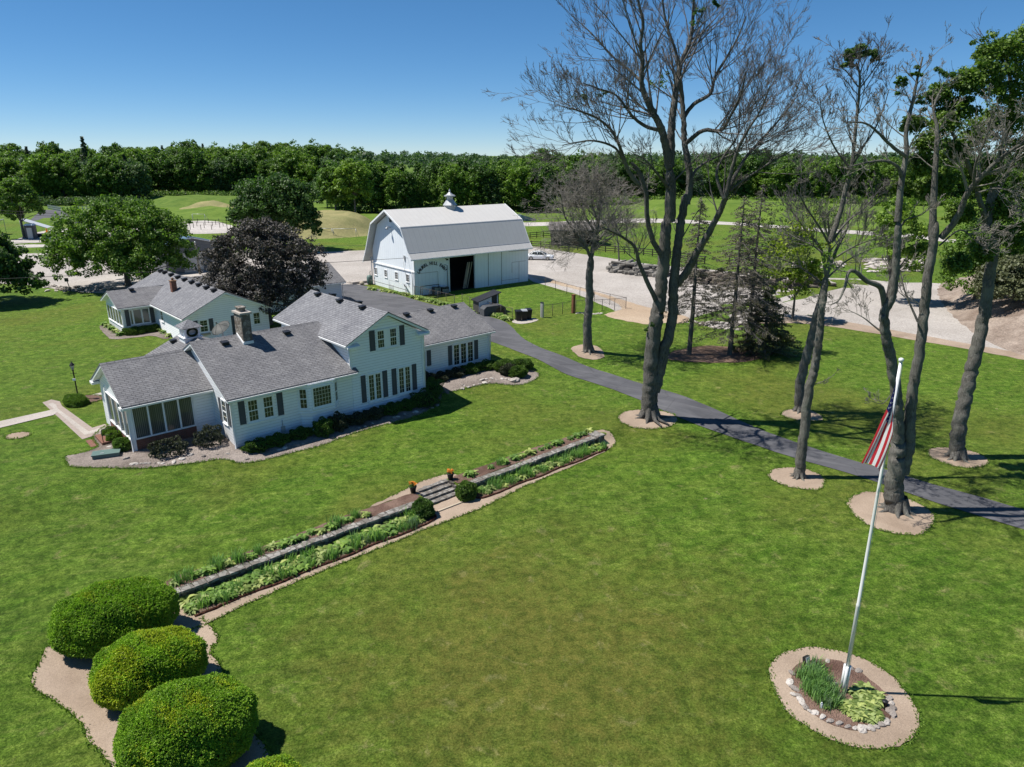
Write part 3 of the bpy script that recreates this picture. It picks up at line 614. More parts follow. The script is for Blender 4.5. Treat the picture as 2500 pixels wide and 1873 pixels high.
def vent(parent, u, v, z, rot=0, k=.68):
    """black roof ventilator: sloped-lid box"""
    m = MB(); w, d = .30, .28
    c, s_ = math.cos(rot), math.sin(rot)
    def R(x, y, zz): x, y, zz = x * k, y * k, zz * k; return (u + x * c - y * s_, v + x * s_ + y * c, z + zz)
    m.hexa([R(-w, -d, -.12), R(w, -d, -.12), R(w, d, -.02), R(-w, d, -.02), R(-w, -d, .16), R(w, -d, .16), R(w, d, .22), R(-w, d, .22)])
    m.hexa([R(-w - .07, -d - .09, .12), R(w + .07, -d - .09, .12), R(w + .07, d + .03, .21), R(-w - .07, d + .03, .21), R(-w - .05, -d - .07, .20), R(w + .05, -d - .07, .20), R(w + .05, d + .03, .27), R(-w - .05, d + .03, .27)])
    return m.build('roof_vent', M['black'], parent)
def downspout(parent, pts, m='trim'):
    mb = MB(); mb.tube(pts, .045, 6); return mb.build('downspout', M[m], parent)
def cornerboard(mb, x, y, z0, z1, w=.07): mb.box(x - w, x + w, y - w, y + w, z0, z1)

# --- the farmhouse
H = thing('farmhouse', 'large white clapboard farmhouse with grey shingle roofs, stone chimney and two storey gable', 'house', (HO[0], HO[1], 0), TH)
# main low wing
walls(H, 0, 8.45, 0, 10.0, -.75, 3.02, ('u', 5.0, 5.56))
roof_wing(H, (-.42, 8.75), 'u', -.42, 3.24, 5.0, 5.82)
# two-storey cross wing
walls(H, 8.42, 14.4, -.03, 10.7, -.75, 5.02, ('v', 11.4, 6.73))
r_ = roof_wing(H, (-.42, 11.1), 'v', 8.02, 5.2, 11.4, 7.0, 14.78, 5.2, 'shingle2')
# east wing
walls(H, 14.38, 23.65, 3.3, 11.1, -.75, 2.98, ('u', 7.2, 4.62))
roof_wing(H, (14.41, 24.08), 'u', 2.9, 3.08, 7.2, 4.85)
# porch wing
walls(H, -5.02, .02, 3.32, 9.9, -.75, 3.02, ('u', 6.6, 4.78))
roof_wing(H, (-5.45, .0), 'u', 2.9, 3.1, 6.6, 5.0)
# rear wing with the cupola
walls(H, -.4, 4.6, 9.8, 13.95, -.4, 3.1, ('v', 2.1, 4.25))
roof_wing(H, (8.0, 14.35), 'v', -.85, 3.1, 2.1, 4.45, 5.05, 3.1)
# brick base of the porch
mb = MB(); mb.box(-5.09, -1.25, 3.25, 3.34, -.75, .68); mb.box(-5.09, -5.0, 3.34, 8.5, -.75, .60)
mb.build('brick_base', M['brick'], H)
mb = MB(); mb.box(-6.3, -5.1, 5.6, 7.4, -.5, .18); mb.box(-6.9, -6.3, 5.8, 7.2, -.5, .02)
mb.build('brick_step', M['brick'], H)
mb = MB()
for p in ((-6.2, 5.7), (-5.3, 5.7)): mb.tube([(p[0], p[1], .1), (p[0], p[1], 1.0)], .025, 5)
mb.tube([(-6.2, 5.7, 1.0), (-5.3, 5.7, 1.0)], .02, 5); mb.tube([(-6.2, 5.7, .6), (-5.3, 5.7, .6)], .015, 5)
mb.build('handrail', M['black'], H)
FV = Face('v-', 0.0); FT = Face('v-', -.03); FP = Face('v-', 3.32); FE = Face('v-', 3.3); FPL = Face('u-', -5.02); FL = Face('u-', 0.0)
# porch glazing, front: four tall panes with blinds
def glazing(F_, cells, z0, z1, mat='blinds', name='porch_window', post=.09):
    for a0, a1 in cells:
        fr = MB(); B = F_.box
        B(fr, a0, a0 + post * .55, z0 - .08, z1 + .06, -.01, .09); B(fr, a1 - post * .55, a1, z0 - .08, z1 + .06, -.01, .09)
        B(fr, a0 + post * .55, a1 - post * .55, z1, z1 + .06, -.01, .08); B(fr, a0 + post * .55, a1 - post * .55, z0 - .08, z0, -.01, .10)
        g = MB(); B(g, a0 + post * .5, a1 - post * .5, z0 - .01, z1 + .01, -.02, .02)
        w = fr.build(name, M['trim'], H); g.build('pane', M[mat], w)
glazing(FP, [(-4.86, -3.95), (-3.95, -3.05), (-3.05, -2.15), (-2.15, -1.28)], .80, 2.74)
glazing(FPL, [(3.5, 4.55), (4.55, 5.6), (5.6, 6.9), (6.9, 8.3)], .72, 2.62)
for q in ((-5.12, -4.88, 3.22, 3.44, -.7, 3.0), (-5.12, -4.95, 8.35, 8.6, -.7, 3.0), (-1.25, -1.1, 3.27, 3.33, .6, 3.0)): mb = MB(); mb.box(*q); mb.build('corner_post', M['trim'], H)
for q in ((-5.5, -4.95, 9.7, 10.35, 2.86, 3.02), (-5.5, -4.95, 2.92, 3.4, 2.80, 2.98)): mb = MB(); mb.box(*q); mb.build('eave_return', M['trim'], H)
# corner boards
for q in ((0, 0, -.7, 3.0), (14.4, -.03, -.7, 5.0), (8.42, -.03, 3.1, 5.0), (23.65, 3.3, -.7, 3.0)): mb = MB(); cornerboard(mb, *q); mb.build('corner_board', M['trim'], H)
# downspouts
downspout(H, [(-5.4, 2.85, 2.95), (-5.15, 3.15, 2.7), (-5.15, 3.15, 0.0), (-5.2, 2.6, -.35), (-5.0, 1.7, -.42)])
downspout(H, [(-.35, -.46, 3.05), (-.1, -.12, 2.8), (-.1, -.12, -.2), (.15, -.9, -.4), (.5, -1.7, -.45)])
downspout(H, [(23.95, 2.85, 2.95), (23.73, 3.15, 2.7), (23.73, 3.2, -.3)])
downspout(H, [(8.3, -.05, 5.0), (8.3, -.12, 3.6), (8.45, -.14, 3.2)])
downspout(H, [(14.72, -.45, 5.05), (14.5, -.1, 4.8), (14.5, -.1, -.3)])
# windows of the low wing
shutter(H, FV, .40, .80, 1.27, 2.80); shutter(H, FV, 2.92, 3.31, 1.27, 2.80)
window(H, FV, 1.0, 2.63, 1.33, 2.73, 3, 4, True, mull=[(1.0, 1.63), (2.0, 2.63)])
# bay window
bz0, bz1 = .3, 3.02
mb = MB(); mb.prism([(4.3, .02), (7.3, .02), (6.72, -.52), (4.95, -.52)], 'z', 1.1, bz1)
mb.prism([(4.45, .02), (7.15, .02), (6.62, -.45), (5.05, -.45)], 'z', -.7, 1.1)
mb.build('bay_wall', M['siding'], H)
mb = MB(); mb.prism([(4.22, .02), (7.38, .02), (6.78, -.6), (4.89, -.6)], 'z', bz1 - .02, bz1 + .07); mb.build('bay_cornice', M['trim'], H); mb = MB(); mb.prism([(4.26, .02), (7.34, .02), (6.75, -.56), (4.92, -.56)], 'z', 1.04, 1.12)
mb.build('bay_trim', M['trim'], H)
window(H, Face('v-', -.52), 5.18, 6.5, 1.42, 2.78, 6, 5, False)
class Slant(Face):
    def __init__(s, p0, p1): s.k = 'x'; s.p0 = p0; d = (p1[0] - p0[0], p1[1] - p0[1]); L = math.hypot(*d); s.L = L; s.d = (d[0] / L, d[1] / L); s.nn = (s.d[1], -s.d[0])
    def P(s, a, z, d): return (s.p0[0] + s.d[0] * a + s.nn[0] * d, s.p0[1] + s.d[1] * a + s.nn[1] * d, z)
window(H, Slant((4.3, .02), (4.95, -.52)), .18, .66, 1.42, 2.78, 2, 4, True, .07)
window(H, Slant((6.72, -.52), (7.3, .02)), .14, .62, 1.42, 2.78, 2, 4, True, .07)
# lower casements of the cross wing
for sh0, sh1 in ((9.09, 9.46), (10.86, 11.24), (11.63, 12.02), (13.40, 13.78)): shutter(H, FT, sh0, sh1, .70, 2.70)
window(H, FT, 9.70, 10.70, .70, 2.62, 2, 6, False, mull=[(9.70, 10.15), (10.25, 10.70)])
window(H, FT, 12.22, 13.22, .70, 2.62, 2, 6, False, mull=[(12.22, 12.67), (12.77, 13.22)])
shutter(H, FT, 9.98, 10.42, 4.32, 5.78); shutter(H, FT, 12.48, 12.88, 4.32, 5.78)
window(H, FT, 10.62, 12.21, 4.42, 5.68, 3, 4, True, mull=[(10.62, 11.18), (11.65, 12.21)])
# cornice returns under the gable eaves
for a0, a1 in ((8.0, 9.0), (13.85, 14.8)):
    mb = MB(); mb.hexa([(a0, -.5, 4.86), (a1, -.5, 4.86), (a1, -.04, 4.86), (a0, -.04, 4.86), (a0, -.5, 5.0), (a1, -.5, 5.0), (a1, -.04, 5.12), (a0, -.04, 5.12)])
    mb.build('cornice_return', M['trim'], H)
# east wing windows
shutter(H, FE, 17.1, 17.5, 1.10, 2.40); window(H, FE, 15.6, 16.95, 1.14, 2.36, 2, 4, False, mull=[(15.6, 16.2), (16.32, 16.95)])
shutter(H, FE, 19.25, 19.64, .72, 2.40); shutter(H, FE, 22.04, 22.44, .72, 2.40)
window(H, FE, 19.82, 21.90, .62, 2.38, 2, 5, False, mull=[(19.82, 20.42), (20.56, 21.16), (21.30, 21.90)])
# window in the short side wall between porch and corner
window(H, FL, .95, 1.6, 1.2, 2.65, 2, 4, True); shutter(H, FL, .42, .80, 1.15, 2.70); shutter(H, FL, 1.76, 2.12, 1.15, 2.70)
# stone chimney
mb = MB(); mb.box(2.75, 3.38, 4.0, 5.2, 4.6, 7.35); ch = mb.build('chimney', M['chim'], H)
mb = MB(); mb.box(2.66, 3.47, 3.9, 5.3, 7.34, 7.46); mb.build('chimney_cap', M['concrete'], ch)
mb = MB(); mb.box(2.86, 3.24, 4.35, 5.0, 7.46, 7.70); mb.box(2.80, 3.30, 4.3, 5.05, 7.70, 7.76); mb.build('flue', M['chim'], ch)
mb = MB(); mb.box(2.72, 3.41, 3.93, 3.99, 5.1, 5.5); mb.prism([(3.95, 5.25), (5.0, 5.78), (5.0, 5.95), (3.95, 5.45)], 'x', 2.70, 2.75); mb.build('flashing', M['trim'], ch)
# wooden roof cupola with a wreath
cu = (1.95, 12.35)
mb = MB(); mb.box(cu[0] - .62, cu[0] + .62, cu[1] - .62, cu[1] + .62, 4.0, 4.45); mb.box(cu[0] - .70, cu[0] + .70, cu[1] - .70, cu[1] + .70, 4.45, 4.53)
for i in (-1, 1):
    for j in (-1, 1): mb.box(cu[0] + i * .47 - .09, cu[0] + i * .47 + .09, cu[1] + j * .47 - .09, cu[1] + j * .47 + .09, 4.53, 5.22)
mb.box(cu[0] - .56, cu[0] + .56, cu[1] - .56, cu[1] + .56, 5.12, 5.28)
mb.box(cu[0] - .44, cu[0] + .44, cu[1] - .44, cu[1] + .44, 4.53, 4.75)
cp = mb.build('cupola', M['trim'], H)
mb = MB(); a = .80
for k in range(4):
    t0, t1 = math.pi / 4 + k * math.pi / 2, math.pi / 4 + (k + 1) * math.pi / 2; q = a * 1.414
    mb.face([(cu[0] + q * math.cos(t0), cu[1] + q * math.sin(t0), 5.24), (cu[0] + q * math.cos(t1), cu[1] + q * math.sin(t1), 5.24), (cu[0], cu[1], 5.78)])
mb.face([(cu[0] - a, cu[1] - a, 5.235), (cu[0] - a, cu[1] + a, 5.235), (cu[0] + a, cu[1] + a, 5.235), (cu[0] + a, cu[1] - a, 5.235)]); mb.build('cupola_roof', M['shingle2'], cp)
mb = MB(); mb.box(cu[0] - .36, cu[0] + .36, cu[1] - .36, cu[1] + .36, 4.75, 5.12); mb.build('louvre', M['lampg'], cp)
mb = MB(); pts = [(cu[0] + .34 * math.cos(t), cu[1] - .60, 4.88 + .27 * math.sin(t)) for t in np.linspace(0, 2 * math.pi, 17)]; mb.tube(pts, .085, 6); mb.build('wreath', M['yewcore'], cp)
# roof vents
for u_, v_ in ((1.6, 4.25), (5.95, 4.25)): vent(H, u_, v_ + .05, 5.52)
for v_ in (2.5, 5.8, 9.3): vent(H, 11.05, v_, 6.90, -math.pi / 2)
for u_ in (17.6, 20.05, 22.6): vent(H, u_, 6.75, 4.72)
for v_ in (4.2, 8.2): vent(H, 11.75, v_, 6.90, math.pi / 2)
vent(H, 1.0, 13.4, 4.02, -math.pi / 2)
# small wall lamp, meter, pipe
mb = MB(); mb.box(3.0, 3.25, -.12, -.01, .12, .5); mb.tube([(3.1, -.09, .5), (3.1, -.09, .95)], .025, 5); mb.build('meter_box', M['galv'], H)
mb = MB(); mb.lathe([(.05, 1.95), (.13, 2.05), (.14, 2.3), (.05, 2.4), (.01, 2.42)], 8, (15.2, 3.12)); mb.build('wall_lantern', M['black'], H)

# --- guest house with sunroom
GH = thing('guest_house', 'white side house with light grey gable roof, glazed sunroom and row of black vents', 'house', (HO[0], HO[1], 0), TH)
walls(GH, 6.2, 14.2, 26.8, 45.5, -.3, 2.74, ('v', 10.0, 4.62))
roof_wing(GH, (26.35, 45.9), 'v', 5.78, 2.85, 10.0, 4.9, 14.6, 2.75, 'shingle2')
walls(GH, 3.1, 6.4, 36.6, 42.6, -.3, 2.66, ('u', 39.4, 3.85))
roof_wing(GH, (2.62, 9.0), 'u', 36.15, 2.78, 39.4, 4.05)
GF = Face('v-', 26.8); GL = Face('u-', 6.2); SF = Face('v-', 36.6); SL = Face('u-', 3.1)
shutter(GH, GF, 6.78, 7.2, 1.22, 2.44); shutter(GH, GF, 8.25, 8.65, 1.22, 2.44); window(GH, GF, 7.38, 8.1, 1.25, 2.36, 2, 4)
window(GH, GF, 12.62, 13.28, 1.2, 2.36, 2, 3)
mb = MB(); mb.box(7.3, 8.2, 26.5, 26.78, .95, 1.13); mb.build('window_box', M['lumber'], GH)
mb = MB(); GF.box(mb, 10.4, 11.2, .0, 2.42, -.01, .04); mb.build('door', M['shutter'], GH)
window(GH, GL, 33.9, 34.6, 1.3, 2.36, 2, 3)
for a0, a1 in ((4.12, 4.9), (4.98, 5.62), (5.0, 5.0)):
    if a1 > a0: window(GH, SF, a0, a1, .85, 2.34, 1, 1, False, .05, 'blinds')
window(GH, SF, 3.78 + .02, 4.04, .85, 2.34, 1, 1, False, .03, 'blinds'); shutter(GH, SF, 3.35, 3.74, .75, 2.42); shutter(GH, SF, 5.72, 6.12, .75, 2.38)
for k in range(5): window(GH, SL, 36.95 + k * 1.08, 37.9 + k * 1.08, .72, 2.25, 1, 1, False, .05, 'blinds')
for q in ((6.2, 26.8, -.3, 2.7), (3.1, 36.6, -.3, 2.6)): mb = MB(); cornerboard(mb, *q); mb.build('corner_board', M['trim'], GH)
mb = MB(); mb.box(7.85, 8.35, 35.3, 35.9, 3.4, 5.0); gc = mb.build('chimney', M['brick'], GH)
mb = MB(); mb.box(7.8, 8.4, 35.25, 35.95, 5.0, 5.06); mb.lathe([(.12, 5.06), (.12, 5.22), (.18, 5.25), (.05, 5.34)], 8, (8.1, 35.6)); mb.build('flue', M['copperflash'], gc)
for v_ in (45.3 - .6, 43.2, 41.0, 38.8, 36.7, 34.5, 32.45, 30.3, 28.3): vent(GH, 9.62, v_, 4.80, -math.pi / 2, .8)
vent(GH, 4.9, 38.95, 4.0)
# --- garage wing behind
GW = thing('garage', 'white garage wing with darker grey roof reaching behind the copper tree towards the barn', 'garage', (HO[0], HO[1], 0), TH)
walls(GW, 14.3, 27.9, 36.5, 43.5, -.3, 2.5, ('u', 40.0, 4.25))
roof_wing(GW, (9.8, 28.3), 'u', 36.05, 2.6, 40.0, 4.5)
mb = MB(); Face('v-', 36.5).box(mb, 19.0, 22.2, -.2, 2.1, -.01, .04); mb.build('door', M['trim'], GW)
downspout(GW, [(28.1, 36.0, 2.45), (27.98, 36.4, 2.2), (27.98, 36.4, 0)])
mb = MB(); mb.lathe([(.03, 1.9), (.14, 1.95), (.05, 2.15), (.01, 2.2)], 8, (25.6, 36.3)); mb.build('wall_lantern', M['black'], GW)

# --- the barn
TB = math.radians(38); BO = onz(1013.8, 723.5)
BA = thing('barn', 'white gambrel barn with arched black lettering, dark open door and roof cupola', 'barn', (BO[0], BO[1], 0), TB)
BL, BW = 18.86, 11.2
prof = [(-.95, 4.88), (-.30, 5.58), (1.45, 8.66), (5.5, 10.62), (9.55, 8.66), (11.45, 5.0), (12.55, 3.2)]
inner = [(0.0, 5.6), (1.62, 8.48), (5.5, 10.38), (9.4, 8.48), (11.2, 5.0)]
mb = MB()   # gable ends and side walls, front wall with real door opening
gp = [(0, -.3), (11.2, -.3), (11.2, 4.9)] + [(v, z) for v, z in reversed(inner)][1:4] + [(0, 5.45)]
gp = [(0.0, -.3), (11.2, -.3), (11.2, 4.9), (9.4, 8.46), (5.5, 10.36), (1.62, 8.46), (0.0, 5.5)]
mb.prism(gp, 'x', 0, .15); mb.prism(gp, 'x', BL - .15, BL)
mb.box(.15, 5.36, 0, .15, -.3, 5.3); mb.box(9.42, BL - .15, 0, .15, -.3, 5.3); mb.box(5.36, 9.42, 0, .15, 4.5, 5.3); mb.box(.15, BL - .15, 11.05, 11.2, -.3, 4.8)
mb.build('wall', M['barnwall'], BA)
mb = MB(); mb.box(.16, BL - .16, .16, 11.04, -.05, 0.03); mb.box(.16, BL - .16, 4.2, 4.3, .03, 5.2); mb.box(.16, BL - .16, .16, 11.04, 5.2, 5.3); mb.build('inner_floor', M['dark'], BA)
mb = MB()
for i in range(len(prof) - 1):
    (v0, z0), (v1, z1) = prof[i], prof[i + 1]; nx_, nz_ = -(z1 - z0), (v1 - v0); L = math.hypot(nx_, nz_); nx_, nz_ = nx_ / L * .08, nz_ / L * .08
    mb.prism([(v0, z0), (v1, z1), (v1 - nx_, z1 - nz_), (v0 - nx_, z0 - nz_)], 'x', -.9, BL - .02)
br = mb.build('roof', M['barnroof'], BA)
mb = MB()   # bargeboards and eave trim
for i in range(len(prof) - 1):
    (v0, z0), (v1, z1) = prof[i], prof[i + 1]
    for xa, xb in ((-.96, -.88), (BL - .04, BL + .04)): mb.prism([(v0, z0 + .03), (v1, z1 + .03), (v1, z1 - .2), (v0, z0 - .2)], 'x', xa, xb)
mb.box(-.86, BL - .06, -1.0, -.93, 4.72, 4.86)
mb.build('bargeboard', M['trim'], br)
mb = MB(); mb.prism([(1.40, 8.60), (1.47, 8.70), (1.55, 8.72), (1.50, 8.66)], 'x', -.9, BL); mb.prism([(-.34, 5.58), (-.27, 5.66), (-.22, 5.66)], 'x', -.9, BL); mb.build('roof_seam', M['galv'], br)
mb = MB(); mb.prism([(-.93, 4.84), (-.02, 5.42), (-.02, 5.30), (-.93, 4.74)], 'x', -.85, BL - .06); mb.build('soffit', M['soffit'], br)
# skirt trim on the gable
BG = Face('u-', 0.0); BF = Face('v-', 0.0)
mb = MB(); BG.box(mb, -.2, 11.4, 3.05, 3.2, -.01, .10); mb.build('band_board', M['trim'], BA)
for a0, a1, z0 in ((10.2, 10.9, 1.5), (7.3, 8.0, 1.53), (4.3, 5.05, 1.6), (1.35, 2.1, 1.66)): window(BA, BG, a0, a1, z0, z0 + .92, 3, 3, False, .07, mun='trim')
mb = MB(); BG.box(mb, 5.3, 5.9, 9.0, 9.75, -.01, .03); lw = mb.build('louvre', M['shutter'], BA)
mb = MB(); mb.tube([(0, 5.7, 8.3), (-.5, 5.7, 8.45), (-.55, 5.7, 8.3)], .06, 6); mb.lathe([(.22, 8.1), (.16, 8.3), (.03, 8.36)], 8, (-.55, 5.7)); mb.build('yard_light', M['galv'], BA)
mb = MB(); mb.tube([(-.2, 11.35, 3.6), (-.2, 11.35, 0)], .06, 6); mb.tube([(-.12, .35, 3.2), (-.12, .35, -.1)], .05, 6); mb.tube([(-.15, 2.3, 4.6), (-.2, 2.2, 3.3), (-.08, 1.3, 1.0)], .03, 5); mb.build('downspout', M['galv'], BA)
mb = MB(); mb.box(-.3, -.04, 11.15, 11.5, 3.5, 3.9); mb.box(-.12, -.03, 2.1, 2.4, 4.4, 5.0); mb.build('service_head', M['galv'], BA)
# sliding doors and planked panels on the long side
mb = MB(); BF.box(mb, 9.46, 13.95, -.02, 4.62, .02, .09); mb.build('sliding_door', M['barnwall'], BA)
mb = MB(); BF.box(mb, 4.9, 14.3, 4.62, 4.76, .01, .14); BF.box(mb, 11.66, 11.72, .1, 4.6, .09, .11); BF.box(mb, 13.94, 14.0, .1, 4.6, .09, .11); mb.build('door_track', M['shutter'], BA)
mb = MB()
for a0, a1, z0, z1 in ((.1, 3.55, 2.84, 2.90), (3.5, 3.56, .2, 2.84), (15.85, 18.4, 2.94, 3.0), (15.85, 15.9, 1.5, 2.94), (17.14, 17.19, .0, 2.94), (14.1, 17.1, .55, .6)): BF.box(mb, a0, a1, z0, z1, .0, .035)
mb.build('panel_trim', M['galv'], BA)
mb = MB(); BF.box(mb, 5.22, 5.36, -.1, 4.6, .0, .08); BF.box(mb, 4.62, 4.7, -.1, 3.6, .0, .07); mb.box(-.05, .10, -.05, .1, -.3, 5.1); mb.build('corner_board', M['trim'], BA)
mb = MB(); mb.tube([(4.55, -.1, 3.7), (4.95, -.12, 3.55), (4.98, -.12, .2)], .035, 6); mb.build('pipe', M['black'], BA)
mb = MB(); mb.tube([(4.7, -.05, 4.45), (4.75, -.5, 4.45)], .04, 6); mb.lathe([(.2, 4.3), (.15, 4.42), (.03, 4.48)], 8, (4.75, -.5)); mb.build('yard_light', M['black'], BA)
# arched lettering
def letters(text, cx, cz, R, ang0, ang1, size):
    V_, F_ = [], []; n = len(text)
    cu_ = bpy.data.curves.new('letter', 'FONT'); cu_.size = size; cu_.extrude = .012; cu_.offset = .014; cu_.align_x = 'CENTER'; cu_.resolution_u = 3
    ob = bpy.data.objects.new('letter', cu_); COL.objects.link(ob)
    for i, chh in enumerate(text):
        if chh == ' ': continue
        cu_.body = chh; bpy.context.view_layer.update()
        me = ob.evaluated_get(bpy.context.evaluated_depsgraph_get()).to_mesh()
        a = ang0 + (ang1 - ang0) * i / (n - 1); ca, sa = math.cos(a), math.sin(a); b = len(V_)
        for v in me.vertices:
            x, y = v.co.x * .92, v.co.y
            V_.append((cx + (R + y) * sa + x * ca, -.05 - v.co.z, cz + (R + y) * ca - x * sa))
        for p in me.polygons: F_.append(tuple(b + q for q in p.vertices))
        ob.to_mesh_clear()
    bpy.data.objects.remove(ob)
    me = bpy.data.meshes.new('lettering'); me.from_pydata(V_, [], F_); me.update(); return link_mesh('lettering', me, BA, [M['black']])
letters('LAUREL HILL FARM', 2.64, 4.05 - 2.62, 2.40, -.90, .90, .60)
# leaning boards in the doorway
mb = MB()
for a0, a1, w in ((8.0, 8.75, .13), (8.3, 8.8, .1), (8.6, 9.2, .07), (7.9, 8.5, .08)): mb.hexa([(a0, .6, .05), (a0 + w, .6, .05), (a0 + w, .75, .05), (a0, .75, .05), (a1, .25, 3.6), (a1 + w, .25, 3.6), (a1 + w, .4, 3.6), (a1, .4, 3.6)])
lb = mb.build('lumber', M['lumber']); lb.location = (BO[0], BO[1], 0); lb.rotation_euler = (0, 0, TB); tag(lb, 'long pale boards leaning in the dark barn doorway', 'lumber')
# barn cupola
def rot_lathe(mb, prof_, n, c, ph=0): 
    i = len(mb.v)
    for r, z in prof_:
        for q in range(n): t = 2 * math.pi * q / n + ph; mb.v.append((c[0] + r * math.cos(t), c[1] + r * math.sin(t), z))
    for j in range(len(prof_) - 1):
        for q in range(n): w = (q + 1) % n; mb.f.append((i + j * n + q, i + j * n + w, i + (j + 1) * n + w, i + (j + 1) * n + q)); mb.m.append(0); mb.sm.append(False)
mb = MB(); rot_lathe(mb, [(.80, 10.0), (.80, 10.75), (1.0, 10.8), (.95, 10.88), (.42, 11.6), (.42, 11.95), (.78, 11.97), (.78, 12.12), (.5, 12.2), (.12, 12.55), (.1, 12.62), (.15, 12.68), (.03, 12.95), (.001, 13.0)], 8, (9.3, 5.5), math.pi / 8)
mb.build('cupola', M['galv'], BA)

# grey metal shed beyond the left maple
c = at(474, 664); GS = thing('metal_shed', 'dark grey metal shed with blue roof half hidden beside the utility pole', 'shed', (c.x, c.y, 0), TB + .1)
walls(GS, -4, 4.5, 0, 6.5, -.2, 4.2, ('v', .25, 5.2), 'greywall'); roof_wing(GS, (-.3, 6.8), 'v', -4.3, 4.2, .25, 5.4, 4.8, 4.2, 'blueroof')
mb = MB(); Face('v-', 0).box(mb, -1.4, 1.6, -.1, 3.0, -.01, .05); mb.build('door', M['galv'], GS)
# weathered run-in shed in the paddock
c = at(1345, 600); RS = thing('paddock_shed', 'weathered dark wooden run-in shed in the fenced paddock behind the slim tree', 'shed', (c.x, c.y, 0), -.05)
mb = MB(); mb.box(0, 9.5, 5.4, 5.6, -.1, 2.6); mb.box(0, .2, 0, 5.4, -.1, 2.9); mb.box(9.3, 9.5, 0, 5.4, -.1, 2.9); mb.box(.2, 4.2, 0, .2, -.1, 3.0); mb.build('wall', M['shedwall'], RS)
mb = MB(); mb.hexa([(-.5, -.7, 3.0), (10, -.7, 3.0), (10, 3, 4.3), (-.5, 3, 4.3), (-.5, -.7, 3.15), (10, -.7, 3.15), (10, 3, 4.45), (-.5, 3, 4.45)]); mb.hexa([(-.5, 3.02, 4.3), (10, 3.02, 4.3), (10, 6.3, 2.5), (-.5, 6.3, 2.5), (-.5, 3.02, 4.45), (10, 3.02, 4.45), (10, 6.3, 2.65), (-.5, 6.3, 2.65)])
mb.build('roof', M['shedroof'], RS)
# ---------------------------------------------------------------- vegetation
def tubes_mesh(name, lines, mat, parent, sides_by=lambda r: 7 if r > .2 else 5 if r > .05 else 3, rough=0):
    """lines: list of (points Kx3, radii K). One mesh, vectorised per group."""
    groups = {}
    for P, R in lines:
        groups.setdefault((len(P), sides_by(R[0])), []).append((P, R))
    VV, FF = [], []; base = 0
    for (K, n), L in groups.items():
        P = np.array([p for p, _ in L], dtype=np.float64); R = np.array([r for _, r in L], dtype=np.float64)
        T = np.empty_like(P); T[:, 1:-1] = P[:, 2:] - P[:, :-2]; T[:, 0] = P[:, 1] - P[:, 0]; T[:, -1] = P[:, -1] - P[:, -2]
        T /= np.linalg.norm(T, axis=2, keepdims=True) + 1e-9
        mean = P[:, -1] - P[:, 0]; mean /= np.linalg.norm(mean, axis=1, keepdims=True) + 1e-9
        ref = np.where(np.abs(mean[:, 2:3]) < .8, np.array([[0, 0, 1.]]), np.array([[1., 0, 0]]))[:, None, :]
        A = np.cross(T, np.broadcast_to(ref, T.shape)); A /= np.linalg.norm(A, axis=2, keepdims=True) + 1e-9
        B = np.cross(T, A); th = np.arange(n) * 2 * math.pi / n
        V = P[:, :, None, :] + R[:, :, None, None] * (A[:, :, None, :] * np.cos(th)[None, None, :, None] + B[:, :, None, :] * np.sin(th)[None, None, :, None])
        if rough: 
            q = V; V = P[:, :, None, :] + (V - P[:, :, None, :]) * (1 + rough * (np.sin(q[..., 0:1] * 13 + q[..., 2:3] * .7) * np.sin(q[..., 1:2] * 15 - q[..., 2:3] * .9) + .9 * np.sin(q[..., 0:1] * 31 + q[..., 1:2] * 27 + q[..., 2:3] * 1.7) + .2 * np.sin(q[..., 2:3] * 2.1 + q[..., 0:1] * 6)))
        N = len(L); idx = base + np.arange(N * K * n).reshape(N, K, n)
        a = idx[:, :-1, :]; b = np.roll(a, -1, axis=2); c = np.roll(idx[:, 1:, :], -1, axis=2); d = idx[:, 1:, :]
        FF.append(np.stack([a, b, c, d], -1).reshape(-1, 4)); VV.append(V.reshape(-1, 3)); base += N * K * n
    return link_mesh(name, np_mesh(name, np.concatenate(VV), np.concatenate(FF), True), parent, [mat])
def catmull(P, m=3):
    P = [np.array(p, float) for p in P]; Q = [2 * P[0] - P[1]] + P + [2 * P[-1] - P[-2]]; out = []
    for i in range(1, len(Q) - 2):
        for k in range(m):
            t = k / m; a, b, c, d = Q[i - 1:i + 3]
            out.append(.5 * (2 * b + (c - a) * t + (2 * a - 5 * b + 4 * c - d) * t * t + (3 * b - a - 3 * c + d) * t ** 3))
    out.append(P[-1]); return np.array(out)
def nrm(v): return v / (np.linalg.norm(v) + 1e-9)
